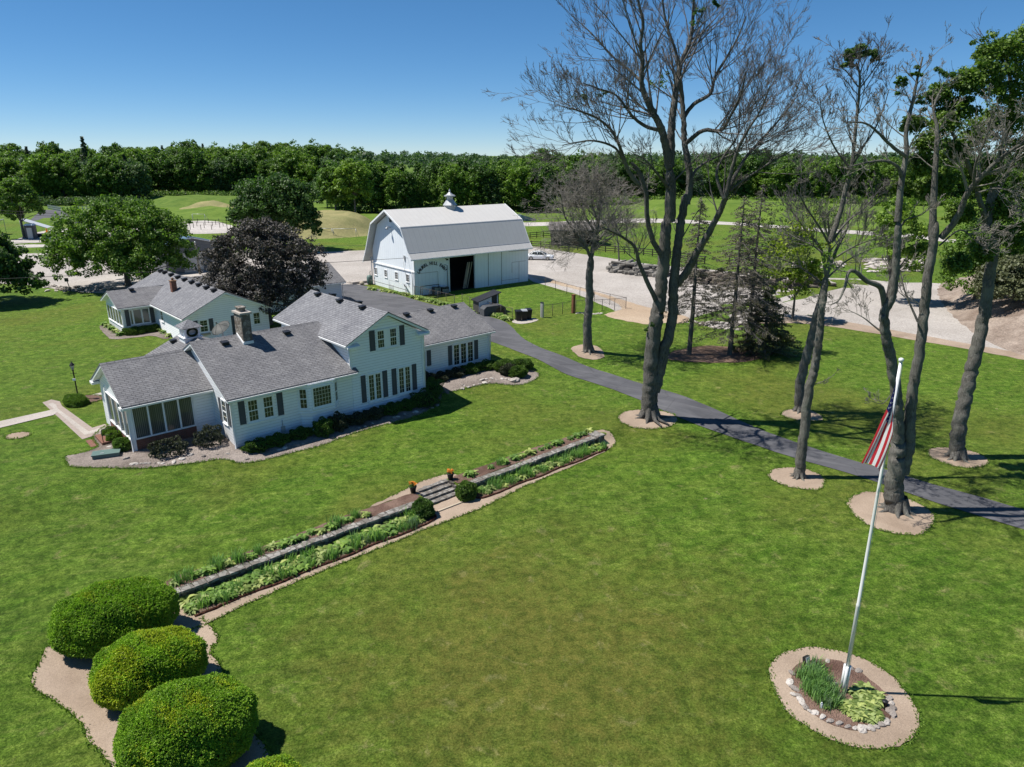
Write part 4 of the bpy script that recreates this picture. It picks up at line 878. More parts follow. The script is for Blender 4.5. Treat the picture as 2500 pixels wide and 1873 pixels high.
def grow(rng, s, d, L, r, lev, out, spread=.75, up=.16, kids=(7, 6, 5), ratio=.52, K=5, jit=.12, tips=None):
    P = [s]; dd = nrm(d); seg = L / (K - 1)
    for k in range(K - 1):
        dd = nrm(dd + rng.normal(0, jit, 3) + np.array((0, 0, up))); P.append(P[-1] + dd * seg)
    P = np.array(P); out.append((P, np.linspace(r, max(.007, r * .35), K)))
    if lev <= 0:
        if tips is not None: tips.append(P[-1])
        return
    n = kids[min(lev - 1, len(kids) - 1)]; n = max(1, int(n * rng.uniform(.8, 1.25)))
    for i in range(n):
        f = rng.uniform(.18, 1.0); x = f * (K - 1); k = min(K - 2, int(x)); p = P[k] + (P[k + 1] - P[k]) * (x - k); t = nrm(P[k + 1] - P[k])
        q = rng.normal(0, 1, 3); q -= t * q.dot(t); q = nrm(q)
        grow(rng, p, nrm(t + q * spread * rng.uniform(.6, 1.3)), L * ratio * rng.uniform(.7, 1.25) * (1.15 - .4 * f), max(.0095, r * .5 * (1 - .4 * f)), lev - 1, out, spread, up, kids, ratio, K if lev > 1 else 4, jit, tips)
def bare_tree(name, label, base, limbs, spec, bark, twig, group=None, roots=True, tufts=None, leafmat=None, cat='tree'):
    """limbs: list of (points3d, r0, r1, nchildren, childlength); first is the trunk"""
    T = thing(name, label, cat, base, 0, group); b = np.array(base); rng = np.random.default_rng(spec.get('seed', 1))
    trunk, tw, tips = [], [], []
    for P, r0, r1, nc, cl in limbs:
        C = catmull([np.array(p) - b for p in P], 9 if r0 > .2 else 4); k = len(C)
        R = np.linspace(r0, r1, k)
        C = C + np.concatenate([[np.zeros(3)], rng.normal(0, .028, (k - 1, 3)) * np.minimum(1, R[1:, None] * 3)])
        R = R * (1 + rng.normal(0, .010, k))
        R[-3:] *= (np.array((.88, .68, .45)) if r1 > .1 else 1)
        trunk.append((C, R))
        for i in range(nc):
            f = rng.uniform(spec.get('f0', .3), 1.0); x = f * (k - 1); q = min(k - 2, int(x)); p = C[q] + (C[q + 1] - C[q]) * (x - q); t = nrm(C[q + 1] - C[q])
            o = rng.normal(0, 1, 3); o -= t * o.dot(t); o = nrm(o); L = cl * rng.uniform(.6, 1.25) * (1.15 - .35 * f)
            d = nrm(t * rng.uniform(.5, 1.1) + o * spec.get('out', .9) + np.array((0, 0, spec.get('lift', .1))))
            grow(rng, p, d, L, min(R[q] * .42, L * .016 + .012), spec.get('lev', 3), tw, spec.get('spread', .75), spec.get('up', .14), spec.get('kids', (5, 5, 5)), spec.get('ratio', .5), 5, spec.get('jit', .08), tips)
    if roots:
        P, r0 = trunk[0][0], trunk[0][1][0]
        for k in range(9):
            a = 2 * math.pi * k / 9 + rng.uniform(-.2, .2); L = r0 * rng.uniform(1.8, 2.9)
            trunk.append((np.array([(math.cos(a) * r0 * .45, math.sin(a) * r0 * .45, r0 * 1.5), (math.cos(a) * r0 * .85, math.sin(a) * r0 * .85, r0 * .6), (math.cos(a) * r0 * 1.3, math.sin(a) * r0 * 1.3, .05), (math.cos(a) * L, math.sin(a) * L, -.08)]), np.array([r0 * .45, r0 * .38, r0 * .22, r0 * .08])))
    tubes_mesh('trunk', trunk, bark, T, lambda r: 20 if r > .2 else 9 if r > .08 else 5, .045)
    tubes_mesh('branches', tw, twig, T)
    if tufts:
        for c, rad, nclump, nleaf, lm in tufts:
            c = np.array(c) - b; rr = np.array(rad if hasattr(rad, '__len__') else (rad,) * 3)
            cc = c + rng.normal(0, .42, (nclump, 3)) * rr
            V, Fc = leaf_quads(rng, cc, .34 * rr.mean(), nleaf, .085)
            link_mesh('foliage', np_mesh('foliage', V, Fc), T, [lm])
    return T
def leaf_quads(rng, C, rad, n, size, flat=.7, up=.5, center=None):
    """n leaf cards round each centre; returns V,F"""
    C = np.asarray(C); N = len(C) * n
    rad = np.asarray(rad); R = np.repeat(np.broadcast_to(rad, (len(C),)), n)
    off = rng.normal(0, 1, (N, 3)); off /= np.linalg.norm(off, axis=1, keepdims=True); off *= (rng.uniform(.25, 1, (N, 1)) ** .6)
    off[:, 2] *= flat; P = np.repeat(C, n, axis=0) + off * R[:, None]
    nm = off + rng.normal(0, .6, (N, 3)); nm[:, 2] += up; nm /= np.linalg.norm(nm, axis=1, keepdims=True)
    a = np.cross(nm, rng.normal(0, 1, (N, 3))); a /= np.linalg.norm(a, axis=1, keepdims=True) + 1e-9; b = np.cross(nm, a)
    s = size * rng.uniform(.6, 1.4, (N, 1)); w = s * rng.uniform(.45, .75, (N, 1))
    V = np.stack([P - a * s, P - b * w + nm * w * .15, P + a * s, P + b * w + nm * w * .15], 1).reshape(-1, 3)
    return V, np.arange(N * 4).reshape(N, 4)
def crown_centers(rng, ells, n, inner=.55):
    """clump centres in the union of ellipsoids (c, r), biased to the shell; lumpy"""
    vol = np.array([e[1][0] * e[1][1] * e[1][2] for e in ells]) ** .8; vol /= vol.sum(); C = []
    for e, k in zip(ells, np.maximum(1, (vol * n).astype(int))):
        d = rng.normal(0, 1, (k, 3)); d /= np.linalg.norm(d, axis=1, keepdims=True)
        d[:, 2] = np.where(d[:, 2] < -.55, -d[:, 2], d[:, 2])
        f = rng.uniform(inner ** 2, 1, (k, 1)) ** .5 * (1 + rng.normal(0, .07, (k, 1)))
        C.append(np.array(e[0]) + d * f * np.array(e[1]))
    return np.concatenate(C)
def leafy_parts(T, rng, ells, clump, nclump, nleaf, size, mat, trunk_h, tr, bark, limbs=12, inner=.55, lean=(0, 0)):
    C = crown_centers(rng, ells, nclump, inner)
    top = np.array((lean[0], lean[1], trunk_h)); tl_ = [(np.array([(0, 0, -.2), (lean[0] * .2 + .02, lean[1] * .2, trunk_h * .35), (lean[0] * .6, lean[1] * .6, trunk_h * .7), top]), np.array([tr * 1.25, tr, tr * .8, tr * .62]))]
    for k in range(7):
        a = 2 * math.pi * k / 7; tl_.append((np.array([(math.cos(a) * tr * .5, math.sin(a) * tr * .5, tr * 1.4), (math.cos(a) * tr * .9, math.sin(a) * tr * .9, tr * .5), (math.cos(a) * tr * 1.4, math.sin(a) * tr * 1.4, 0), (math.cos(a) * tr * 2, math.sin(a) * tr * 2, -.1)]), np.array([tr * .4, tr * .33, tr * .2, tr * .06])))
    for c in C[rng.choice(len(C), min(limbs, len(C)), replace=False)]:
        m = top + (c - top) * .5 + np.array((0, 0, -.1 * np.linalg.norm(c - top))) ; s = top * rng.uniform(.7, 1)
        tl_.append((np.array([s, s + (m - s) * .5 + (0, 0, .2), m, c]), np.array([tr * .42, tr * .32, tr * .2, tr * .06])))
    tubes_mesh('trunk', tl_, bark, T, lambda r: 9 if r > .15 else 5)
    V, Fc = leaf_quads(rng, C, clump * rng.uniform(.6, 1.3, len(C)), nleaf, size)
    return link_mesh('crown', np_mesh('crown', V, Fc), T, [mat])
def ground_z(x, y):
    z = terrain(x, y)
    for Q, zf in MOUNDS:
        if inside(Q, x, y): z = max(z, zf(x, y))
    return z

# prototypes of wood trees, front rows placed as trees of their own
rng = np.random.default_rng(11)
def wood_proto(kind, seed):
    r = np.random.default_rng(seed); T = thing('wood_tree', 'broad green tree', 'tree')
    if kind == 'con':
        h = r.uniform(17, 22); C = []; R = []
        for k in range(46):
            z = h * (.12 + .88 * (k / 46) ** .9); w = (1 - z / h) * h * .19 + .25
            for q in range(max(3, int(w * 3.2))): a = r.uniform(0, 6.28); C.append((math.cos(a) * w * r.uniform(.35, 1), math.sin(a) * w * r.uniform(.35, 1), z - w * .15)); R.append(.35 + w * .16)
        V, Fc = leaf_quads(r, np.array(C), np.array(R), 13, .34, .35, .3); link_mesh('crown', np_mesh('crown', V, Fc), T, [M['conifer']])
        tubes_mesh('trunk', [(np.array([(0, 0, -.5), (0, 0, h * .3), (0, 0, h * .6), (0, 0, h)]), np.array([.32, .25, .16, .03]))], M['bark'], T)
    elif kind == 'N':
        h = r.uniform(15, 18); leafy_parts(T, r, [((0, 0, h * .5), (2.3, 2.3, h * .46)), ((.6, 0, h * .3), (2.5, 2.3, h * .26)), ((0, .3, h * .85), (1.1, 1.1, h * .16))], .8, 230, 30, .28, M['leafA'], h * .5, .22, M['bark'], 8, .6)
    else:
        h = r.uniform(12, 17); w = r.uniform(4.2, 6.0); ells = [((0, 0, h * .58), (w, w, h * .42)), ((0, 0, h * .28), (w * .8, w * .8, h * .24))]
        for k in range(6): a = r.uniform(0, 6.28); q = w * .62; ells.append(((math.cos(a) * q, math.sin(a) * q, h * r.uniform(.35, .8)), (w * .55, w * .55, h * .2)))
        leafy_parts(T, r, ells, 1.15, 270, 30, .34, M[{'A': 'leafA', 'B': 'leafB', 'C': 'leafC', 'D': 'leafD'}[kind]], h * .55, .3, M['bark'], 9, .6)
    return T
kinds = ['A', 'C', 'N', 'D', 'A', 'B', 'con', 'con']
protos = [wood_proto(k, 100 + i) for i, k in enumerate(kinds)]
used = [False] * len(protos)
WOODLAB = [('broad leafy tree in the wood behind the left fields', 'con'), ]
def place_wood(x, y, pi, sc, label, group, z=None):
    z = ground_z(x, y) if z is None else z; rz = random.Random(int(x * 37 + y * 91)).uniform(0, 6.28)
    if not used[pi]:
        used[pi] = True; o = protos[pi]; o.location = (x, y, z - .2); o.rotation_euler = (0, 0, rz); o.scale = (sc, sc, sc)
    else: o = copy_thing(protos[pi], (x, y, z - .2), rz, None, None, sc)
    nm = 'pine_tree' if kinds[pi] == 'con' else 'wood_tree'; o.name = nm; o['label'] = label; o['group'] = group; return o
rr = random.Random(5)
LAND = [(60, 'at the far left edge'), (160, 'above the far left parking'), (330, 'above left part of spreading maple'), (470, 'above right part of spreading maple'), (600, 'above the green banks'), (720, 'above the tree behind the copper beech'), (820, 'above the dry grass bank'), (920, 'left of the barn roof'), (1000, 'over the left end of the barn ridge'), (1100, 'left of the barn cupola line'), (1180, 'right of the barn cupola'), (1260, 'over the right end of the barn ridge'),
        (1350, 'just right of the barn roof'), (1450, 'behind the slim grey headed tree'), (1550, 'left of the great bare maple trunk'), (1650, 'behind the forks of the great bare maple'), (1760, 'right of the great bare maple'), (1880, 'above the spruces'), (2000, 'behind the leaning pair of bare trees'), (2150, 'between leaning pair and twin trunked tree'), (2300, 'behind the twin trunked tree'), (9999, 'behind the right hand green tree')]
def where(x, y):
    px = CX + FPX * x / (y * math.cos(PITCH) + HC * math.sin(PITCH))
    for a, s in LAND:
        if px < a: return s
def wood_line(p0, p1, n, depth, kindw, sc, lab, grp, rise=0.0):
    a = onz(*p0); b = onz(*p1)
    for i in range(n):
        f = (i + rr.uniform(-.35, .35)) / max(1, n - 1); dd = rr.uniform(0, depth)
        x = a[0] + (b[0] - a[0]) * f + rr.uniform(-1, 1); y = a[1] + (b[1] - a[1]) * f + dd
        pi = rr.choices(range(len(protos)), kindw)[0]; con = kinds[pi] == 'con'; sh = {'A': 'mid green', 'B': 'bright green', 'C': 'deep green', 'D': 'bluish', 'N': 'slender', 'con': 'dark'}[kinds[pi]]
        place_wood(x, y, pi, rr.uniform(*sc) * (.72 if con else 1), sh + (' pine ' if con else ' leafy tree ') + lab + ' ' + where(x, y), grp + (', pines' if con else ', leafy trees'), ground_z(x, y) + rise)
# rising ground inside the woods
def wood_hill(x0, x1, y0, y1, h, rim, seed):
    Q = [(x0, y0), (x1, y0), (x1 + 40, y1), (x0 - 60, y1)]
    def zf(x, y):
        d = 1e9
        for i in range(4):
            ax, ay = Q[i]; bx, by = Q[(i + 1) % 4]; L2 = (bx - ax) ** 2 + (by - ay) ** 2; t = max(0, min(1, ((x - ax) * (bx - ax) + (y - ay) * (by - ay)) / L2)); d = min(d, math.hypot(x - ax - t * (bx - ax), y - ay - t * (by - ay)))
        return h * ss(d / rim)
    sheet('hill', Q, M['rough'], -.03, 14, 0, 0, seed, True, lambda x, y: zf(x, y)); MOUNDS.append((Q, zf))
wood_hill(-560, -20, 296, 900, 3.8, 75, 71)
wood_hill(-5, 560, 330, 900, 2.5, 70, 72)
#            A  C  C  D  A  B  con con
wood_line((-120, 500), (330, 497), 26, 3, (3, 2, 2, 3, 2, 2, 1, 1), (.8, 1.1), 'fronting the left wood,', 'front edge of the left wood')
wood_line((-150, 496), (330, 493), 28, 9, (2, 2, 2, 3, 2, 2, .6, .6), (1.0, 1.25), 'second row, left wood,', 'second row of the left wood')
wood_line((-150, 480), (330, 480), 28, 22, (3, 2, 2, 3, 3, 2, 1.6, 1.6), (1.0, 1.3), 'deep in left wood,', 'inside the left wood')
wood_line((330, 484), (800, 484), 26, 3, (2, 4, 4, 2, 2, 1, .1, .1), (.95, 1.2), 'of dark wood edge,', 'wood behind the banks')
wood_line((300, 474), (800, 476), 26, 22, (3, 2, 2, 3, 3, 3, 1, 1), (1.0, 1.3), 'behind dark wood edge,', 'tops behind the wood edge')
wood_line((200, 462), (850, 464), 28, 30, (3, 1, 1, 4, 3, 2, 1.5, 1.5), (1.0, 1.25), 'on wood skyline,', 'skyline of the left wood')
wood_line((830, 520), (1340, 518), 21, 3, (2, 4, 4, 1, 3, 2, .1, .1), (.76, .94), 'fronting barn tree belt,', 'tree belt behind the barn')
wood_line((800, 508), (1400, 506), 22, 8, (2, 3, 3, 3, 3, 1, .4, .4), (.86, 1.02), 'back of barn belt,', 'back of the barn tree belt')
wood_line((1340, 497), (2550, 500), 46, 4, (3, 3, 3, 2, 3, 2, .4, .4), (.8, 1.1), 'fronting the right wood,', 'wood beyond the right field')
wood_line((1300, 486), (2600, 488), 36, 22, (3, 3, 3, 3, 3, 1, 1, 1), (.95, 1.25), 'deep in right wood,', 'inside the right wood')
# landmark tall pine of the skyline
p = onz(178, 488); t_ = place_wood(p[0], p[1] + 14, 6, 1.12, 'tallest dark pine standing above the left wood skyline', 'skyline pine'); del t_['group']
# far-off wood: one mass
def far_wood():
    r = np.random.default_rng(3); C, R = [], []
    for k in range(2100):
        y = 330 + 1300 * r.uniform(0, 1) ** 1.4; x = r.uniform(-1, 1) * (y * .86); h = r.uniform(12, 17); g0 = ground_z(x, y)
        w = r.uniform(3.5, 6.0)
        for q in range(7): C.append((x + r.normal(0, w * .45), y + r.normal(0, w * .45), g0 + h * r.uniform(.45, .97))); R.append(w * .48)
    V, Fc = leaf_quads(r, np.array(C), np.array(R), 20, .75); return link_mesh('far_wood', np_mesh('far_wood', V, Fc), None, [M['leafD']])
tag(far_wood(), 'far-off wood closing the horizon', 'wood', None, 'stuff')
for pi in range(len(protos)):
    if not used[pi]: place_wood(-150 + pi * 9, 300, pi, 1, 'leafy broad crowned tree deep inside the left wood', 'inside the left wood, leafy trees')
# thicket of undergrowth at the wood edge
def brush(name, pts, w, h, mat, label, n=26, size=.28, cat='undergrowth', seed=1):
    r = np.random.default_rng(seed); C, R = [], []
    for (x, y) in pts:
        for q in range(7): C.append((x + r.normal(0, w * .4), y + r.normal(0, w * .3), ground_z(x, y) + h * r.uniform(.1, .8))); R.append(h * .42)
    V, Fc = leaf_quads(r, np.array(C), np.array(R), n, size); o = link_mesh(name, np_mesh(name, V, Fc), None, [mat]); return tag(o, label, cat, None, 'stuff')
r_ = random.Random(8)
a, b = onz(-120, 503), onz(340, 501); brush('undergrowth', [(a[0] + (b[0] - a[0]) * i / 60 + r_.uniform(-1, 1), a[1] + (b[1] - a[1]) * i / 60 + r_.uniform(-2, 1)) for i in range(61)], 3, 3.2, M['leafD'], 'bluish undergrowth along the left wood edge', seed=2)
a, b = onz(330, 487), onz(800, 487); brush('undergrowth', [(a[0] + (b[0] - a[0]) * i / 60 + r_.uniform(-1, 1), a[1] + (b[1] - a[1]) * i / 60 + r_.uniform(-2, 1)) for i in range(61)], 3, 3.5, M['leafC'], 'dark undergrowth at the wood edge behind the banks', seed=3)
a, b = onz(830, 522), onz(1345, 519); brush('undergrowth', [(a[0] + (b[0] - a[0]) * i / 60 + r_.uniform(-1, 1), a[1] + (b[1] - a[1]) * i / 60 + r_.uniform(0, 6)) for i in range(61)], 3, 2.6, M['leafC'], 'shaded undergrowth beneath the tree belt behind the barn', seed=4)
a, b = onz(1345, 500), onz(2550, 503); brush('undergrowth', [(a[0] + (b[0] - a[0]) * i / 110 + r_.uniform(-1, 1), a[1] + (b[1] - a[1]) * i / 110 + r_.uniform(-2, 1)) for i in range(111)], 3, 3.2, M['leafA'], 'undergrowth along the right hand wood edge', seed=5)

# named leafy trees
def big_leafy(name, label, px, py, dist, ells, clump, ncl, nleaf, size, mat, th, tr, seed, limbs=16, bark='bark', xyz=None, inner=.6):
    if xyz is None: p = onray(px, py, dist); p.z = ground_z(p.x, p.y)
    else: p = Vector(xyz)
    T = thing(name, label, 'tree', p); r = np.random.default_rng(seed)
    leafy_parts(T, r, ells, clump, ncl, nleaf, size, M[mat], th, tr, M[bark], limbs, inner); return T
big_leafy('maple_tree', 'wide spreading green maple behind the guest house on the gravel edge', 312, 690, 99, [((-1, 0, 6.4), (8.4, 8, 5.0)), ((2.5, 0, 6.0), (7.2, 7, 4.9)), ((-4.2, -2, 4.4), (5.0, 5, 3.4)), ((1.0, 0, 9.6), (4.8, 5, 2.5)), ((5.0, -1, 4.2), (4.6, 5, 3.4)), ((-1, -4, 3.4), (6, 4, 2.7)), ((4, -4, 3.2), (4.5, 3.5, 2.3))],
          .85, 800, 70, .17, 'leafA', 2.8, .38, 21, 26)
px_, py_ = xy(15.9, 30.9)
big_leafy('copper_beech', 'dark purple brown copper tree between guest house and garage', 0, 0, 0, [((0, 0, 6.2), (6.0, 6.0, 4.6)), ((-1.6, 0, 7.2), (3.4, 4, 3)), ((2.8, 0, 5.8), (4.0, 4, 3.8)), ((.6, -1, 3.4), (5.2, 4.6, 2.8)), ((-4.0, 0, 4.4), (2.6, 3, 2.4)), ((2, -2.5, 2.6), (3.6, 2.6, 2.0)), ((.2, 0, 9.2), (2.8, 2.8, 2.1))],
            .62, 900, 62, .115, 'copper', 2.6, .34, 22, 24, 'bark', (px_, py_, 0))
big_leafy('maple_tree', 'dense green tree standing right behind the copper beech', 680, 610, 137, [((0, 0, 8.6), (7.2, 6.5, 4.8)), ((-3.5, 0, 6.6), (5.2, 5, 3.6)), ((3.6, 0, 5.2), (5, 5, 3.4)), ((1.5, 0, 11.5), (3.6, 3.6, 2.4)), ((-4, 0, 11), (3, 3, 2)), ((4.5, 0, 10.3), (3.2, 3, 2))],
          1.2, 420, 80, .25, 'leafC', 4, .35, 23)
big_leafy('maple_tree', 'dark green tree cut off by the left edge of the photo', 8, 738, 88, [((-3.2, 0, 6.0), (6.2, 5.5, 3.6)), ((.6, 0, 4.4), (4.9, 4.5, 3.2)), ((-1, 0, 7.7), (3.2, 3.2, 1.8)), ((2.4, 0, 2.6), (3.4, 3, 1.9)), ((-2, -2, 2.5), (4, 3, 1.6))],
          .85, 420, 85, .19, 'leafC', 2.6, .3, 24, xyz=(-63.5, 86, 0))
big_leafy('young_tree', 'smaller loose green tree beside the gravel lane at far left', 60, 582, 158, [((-1, 0, 8.2), (4.2, 4, 4.2)), ((1.5, 0, 7.0), (3.6, 3.5, 3.2)), ((-2.4, 0, 5.2), (3, 3, 2)), ((.5, 0, 11), (2.4, 2.2, 1.8))],
          .9, 170, 70, .24, 'leafA', 4.6, .26, 25)
for k, (px, py, d, lab) in enumerate([(820, 524, 196, 'light green tree on the dry bank left of the barn'), (868, 524, 190, 'bright leafy tree with several stems beside the dry bank crest')]):
    big_leafy('bank_tree', lab, px, py, d, [((0, 0, 9.5), (4.6, 4, 5.0)), ((1.5, 0, 6.5), (3.4, 3.5, 3)), ((-2, 0, 8), (3, 3, 3))], 1.1, 150, 60, .30, 'leafA' if k == 0 else 'leafB', 6, .25, 30 + k)
big_leafy('young_tree', 'yellow green young tree behind the twin trunked bare tree', 1945, 690, 80, [((-1.2, 0, 6.6), (2.9, 2.5, 3.4)), ((.8, 0, 4.6), (2.4, 2.4, 2.4)), ((-2.2, 0, 4.0), (2.0, 2, 1.8)), ((-1.0, 0, 9.0), (1.6, 1.6, 1.5))], .62, 120, 55, .15, 'leafY', 3, .14, 33, 14)
big_leafy('young_tree', 'bright green young tree behind the flag tree group', 2180, 640, 92, [((0, 0, 8), (3.6, 3, 4)), ((2, 0, 5), (3, 3, 3)), ((-1, 0, 11.2), (2.4, 2, 2))], .8, 130, 55, .19, 'leafB', 3.4, .2, 34)
# evergreen thicket on the red bank
for k, (px, d, ww, hh, lab) in enumerate([(2385, 88, 4.4, 11.0, 'dense dark evergreen at the left end of the bank crest'), (2560, 88, 5.4, 13.0, 'dense dark evergreen at the right edge on the bank crest'), (2480, 80, 3.9, 5.2, 'low spreading evergreen drooping over the bank')]):
    p = onray(px, 700, d); p.z = ground_z(p.x, p.y) - .1
    big_leafy('evergreen_tree', lab, 0, 0, 0, [((0, 0, hh * .5), (ww, ww, hh * .42)), ((-ww * .45, -1, hh * .3), (ww * .7, ww * .7, hh * .28)), ((ww * .3, 0, hh * .75), (ww * .6, ww * .6, hh * .25))], .8, 260, 75, .16, 'sprucegreen' if k == 2 else 'leafA', hh * .4, .2, 40 + k, 12, 'bark', (p.x, p.y, p.z), .7)

# the big green tree on the right with the leaning grey trunk
def pl(ox, oy, k, y0, y1, *pts):
    out = []; n = len(pts)
    for i, (x, y) in enumerate(pts): out.append(np.array(onray(ox + x / k, oy + y / k, y0 + (y1 - y0) * i / max(1, n - 1))))
    return out
q4 = (1800, 550, 1.95); q2 = (1900, 0, 2.367); qb = (1300, 0, 2.761); q3 = (1300, 450, 2.7617)
b_ = at(1800 + 1045 / 1.95, 550 + 1108 / 1.95)
limbs = [(pl(*q4, b_.y, b_.y + .8, (1045, 1112), (1058, 950), (1090, 800), (1125, 650), (1165, 480), (1190, 330), (1215, 150), (1235, 20)), .46, .26, 0, 2),
         (pl(*q2, b_.y + .8, b_.y + 1.5, (1195, 1330), (1240, 1100), (1300, 850), (1350, 600), (1330, 400), (1300, 250)), .24, .06, 10, 2.6),
         (pl(*q2, b_.y + .8, b_.y - 1.5, (1200, 1280), (1120, 1000), (1000, 760), (900, 620)), .16, .04, 7, 2.2),
         (pl(*q2, b_.y + .8, b_.y + 3.5, (1240, 1150), (1350, 950), (1450, 700)), .16, .04, 6, 2.2)]
RT = bare_tree('leafy_tree', 'tall leaning grey trunk with high dense green crown near right edge', b_, limbs, dict(seed=51, lev=2, kids=(4, 4)), M['bark2'], M['twig'])
r = np.random.default_rng(52); bb = np.array(b_)
def crown_px(items, clump, per, nleaf, size, mat, base, parent, r):
    C = []
    for px, py, rpx, yy in items:
        c = np.array(onray(px, py, yy)); R = rpx / FPX * yy
        d = r.normal(0, 1, (per, 3)); d /= np.linalg.norm(d, axis=1, keepdims=True); C.append(c - base + d * r.uniform(.35, 1, (per, 1)) * np.array((R, R, R * .85)))
    C = np.concatenate(C); V, Fc = leaf_quads(r, C, clump * r.uniform(.6, 1.3, len(C)), nleaf, size); return link_mesh('crown', np_mesh('crown', V, Fc), parent, [mat])
crown_px([(2420, 130, 50, 40.5), (2485, 110, 45, 41), (2400, 190, 55, 40), (2470, 200, 60, 41), (2360, 200, 28, 39.5), (2535, 160, 55, 41.5), (2550, 260, 60, 42), (2450, 280, 55, 42), (2340, 265, 40, 40), (2300, 300, 34, 39.5), (2380, 330, 45, 42), (2480, 370, 60, 42.5), (2560, 400, 60, 42), (2330, 370, 40, 41), (2270, 350, 28, 39), (2400, 420, 45, 42), (2300, 440, 34, 40.5), (2520, 480, 55, 43), (2430, 510, 40, 43), (2350, 520, 32, 42), (2480, 570, 45, 42), (2400, 610, 34, 41), (2340, 640, 26, 40), (2560, 600, 50, 42), (2250, 400, 26, 40), (2230, 300, 22, 40), (2290, 230, 24, 40), (2260, 460, 30, 41), (2200, 450, 20, 41)],
         .34, 60, 40, .082, M['leafE'], bb, RT, r)
# the great bare maple
b_ = at(1586, 1020); Y = b_.y
def L(y1, *pts, q=qb, y0=None): return pl(*q, Y if y0 is None else y0, Y + y1, *pts)
limbs = [
 (L(.2, (800, 1600), (790, 1480), (795, 1350), (803, 1150), (830, 950), (858, 780), (878, 600), (893, 400), (905, 220), q=q3), .60, .34, 0, 3),
 (L(0.2, (925, 1500), (932, 1300), (925, 1130), q=qb, y0=Y + .2), .38, .30, 2, 3),
 (L(.6, (820, 1400), (862, 1230), (905, 1060), (945, 900), (948, 720), (962, 550), (985, 370), (1010, 200), (1035, 60), q=q3), .40, .24, 3, 3),
 (L(-1.5, (925, 1130), (900, 1000), (872, 880), (830, 790), (770, 670), (735, 550), (742, 400), (728, 300), (745, 150), (700, -40), q=qb, y0=Y + .2), .27, .06, 24, 4.0),
 (L(2.0, (925, 1120), (935, 950), (940, 810), (962, 650), (980, 520), (1010, 400), (1060, 290), (1080, 130), (1090, -60), q=qb, y0=Y + .2), .28, .07, 24, 3.8),
 (L(2.6, (1040, 1380), (1062, 1220), (1040, 1050), (1022, 950), (1020, 800), (1005, 640), (990, 470), (960, 330), (900, 150), (870, -60), q=qb, y0=Y + .6), .25, .05, 20, 3.8),
 (L(-2.5, (1035, 965), (1150, 880), (1270, 880), (1330, 790), (1400, 650), (1440, 480), q=qb, y0=Y + 1.2), .15, .04, 16, 4.0),
 (L(3.0, (1022, 790), (1090, 700), (1200, 630), (1230, 520), (1300, 400), (1380, 260), (1440, 110), q=qb, y0=Y + 1.6), .15, .04, 18, 4.0),
 (L(-3.0, (890, 880), (780, 860), (690, 800), (640, 740), (560, 640), (450, 600), (340, 560), q=qb, y0=Y), .13, .03, 16, 3.4),
 (L(1.5, (740, 560), (660, 480), (560, 400), (430, 260), (330, 160), q=qb, y0=Y - .8), .10, .03, 14, 3.6),
 (L(-2.5, (830, 780), (770, 650), (715, 520), (695, 430), (630, 370), (540, 320), (470, 290), q=q3), .17, .05, 12, 2.6),
 (L(-1, (880, 500), (800, 350), (772, 200), (765, 60), (720, -80), (660, -150), q=q3), .18, .13, 2, 2.8),
 (L(-4.5, (720, 1250), (645, 1150), (600, 1020), (540, 890), (440, 800), (320, 750), (210, 720), q=qb, y0=Y - 1), .14, .03, 20, 3.6),
 (L(-3.0, (650, 1150), (560, 1000), (420, 950), (300, 960), (200, 980), q=qb, y0=Y - 1.5), .09, .025, 14, 3.2),
 (L(-2.0, (960, 690), (1060, 560), (1110, 460), (1195, 315), (1265, 185), (1300, 90), (1330, 0), q=q3, y0=Y + .6), .27, .14, 4, 3),
 (L(-3.5, (1300, 1335), (1340, 1160), (1380, 1020), (1450, 880), (1540, 740), (1600, 580), q=qb, y0=Y - 2), .15, .03, 18, 4.2),
 (L(1.0, (1310, 1300), (1400, 1120), (1480, 1010), (1600, 880), (1720, 740), (1800, 620), q=qb, y0=Y - 2), .13, .03, 22, 4.2),
 (L(-1.0, (1290, 1340), (1240, 1180), (1290, 1050), (1380, 920), (1400, 760), q=qb, y0=Y - 2), .11, .03, 16, 3.8),
 (L(-4.0, (1330, 1290), (1460, 1190), (1600, 1100), (1740, 1020), (1850, 950), q=qb, y0=Y - 2), .08, .02, 14, 3.2),
 (L(3, (1040, 1250), (1120, 1130), (1240, 1060), (1380, 1010), q=qb, y0=Y + .8), .12, .03, 10, 3.0),
 (L(-3, (910, 1260), (850, 1180), (760, 1080), (690, 1040), q=qb, y0=Y), .10, .03, 8, 2.4),
]
bare_tree('bare_maple', 'huge dead maple with forked trunk standing beside the driveway', b_, limbs, dict(seed=61, lev=3, kids=(5, 4, 4), jit=.065, spread=.66, up=.09, ratio=.5, lift=.12, out=.75), M['bark'], M['twig'],
          tufts=[(onray(1748, 8, Y), (.35, .35, .35), 5, 40, M['leafC']), (onray(1610, 190, Y + 1), (.9, .9, .7), 7, 16, M['leafC']), (onray(1440, 232, Y - 2), (1.0, .6, .3), 6, 22, M['leafC']), (onray(1700, 40, Y + 1), (.7, .6, 1.0), 8, 18, M['leafC']), (onray(1592, 790, Y - .4), (.2, .2, .3), 3, 30, M['leafC']), (onray(1580, 800, Y), (.15, .15, .6), 4, 20, M['leafC'])])
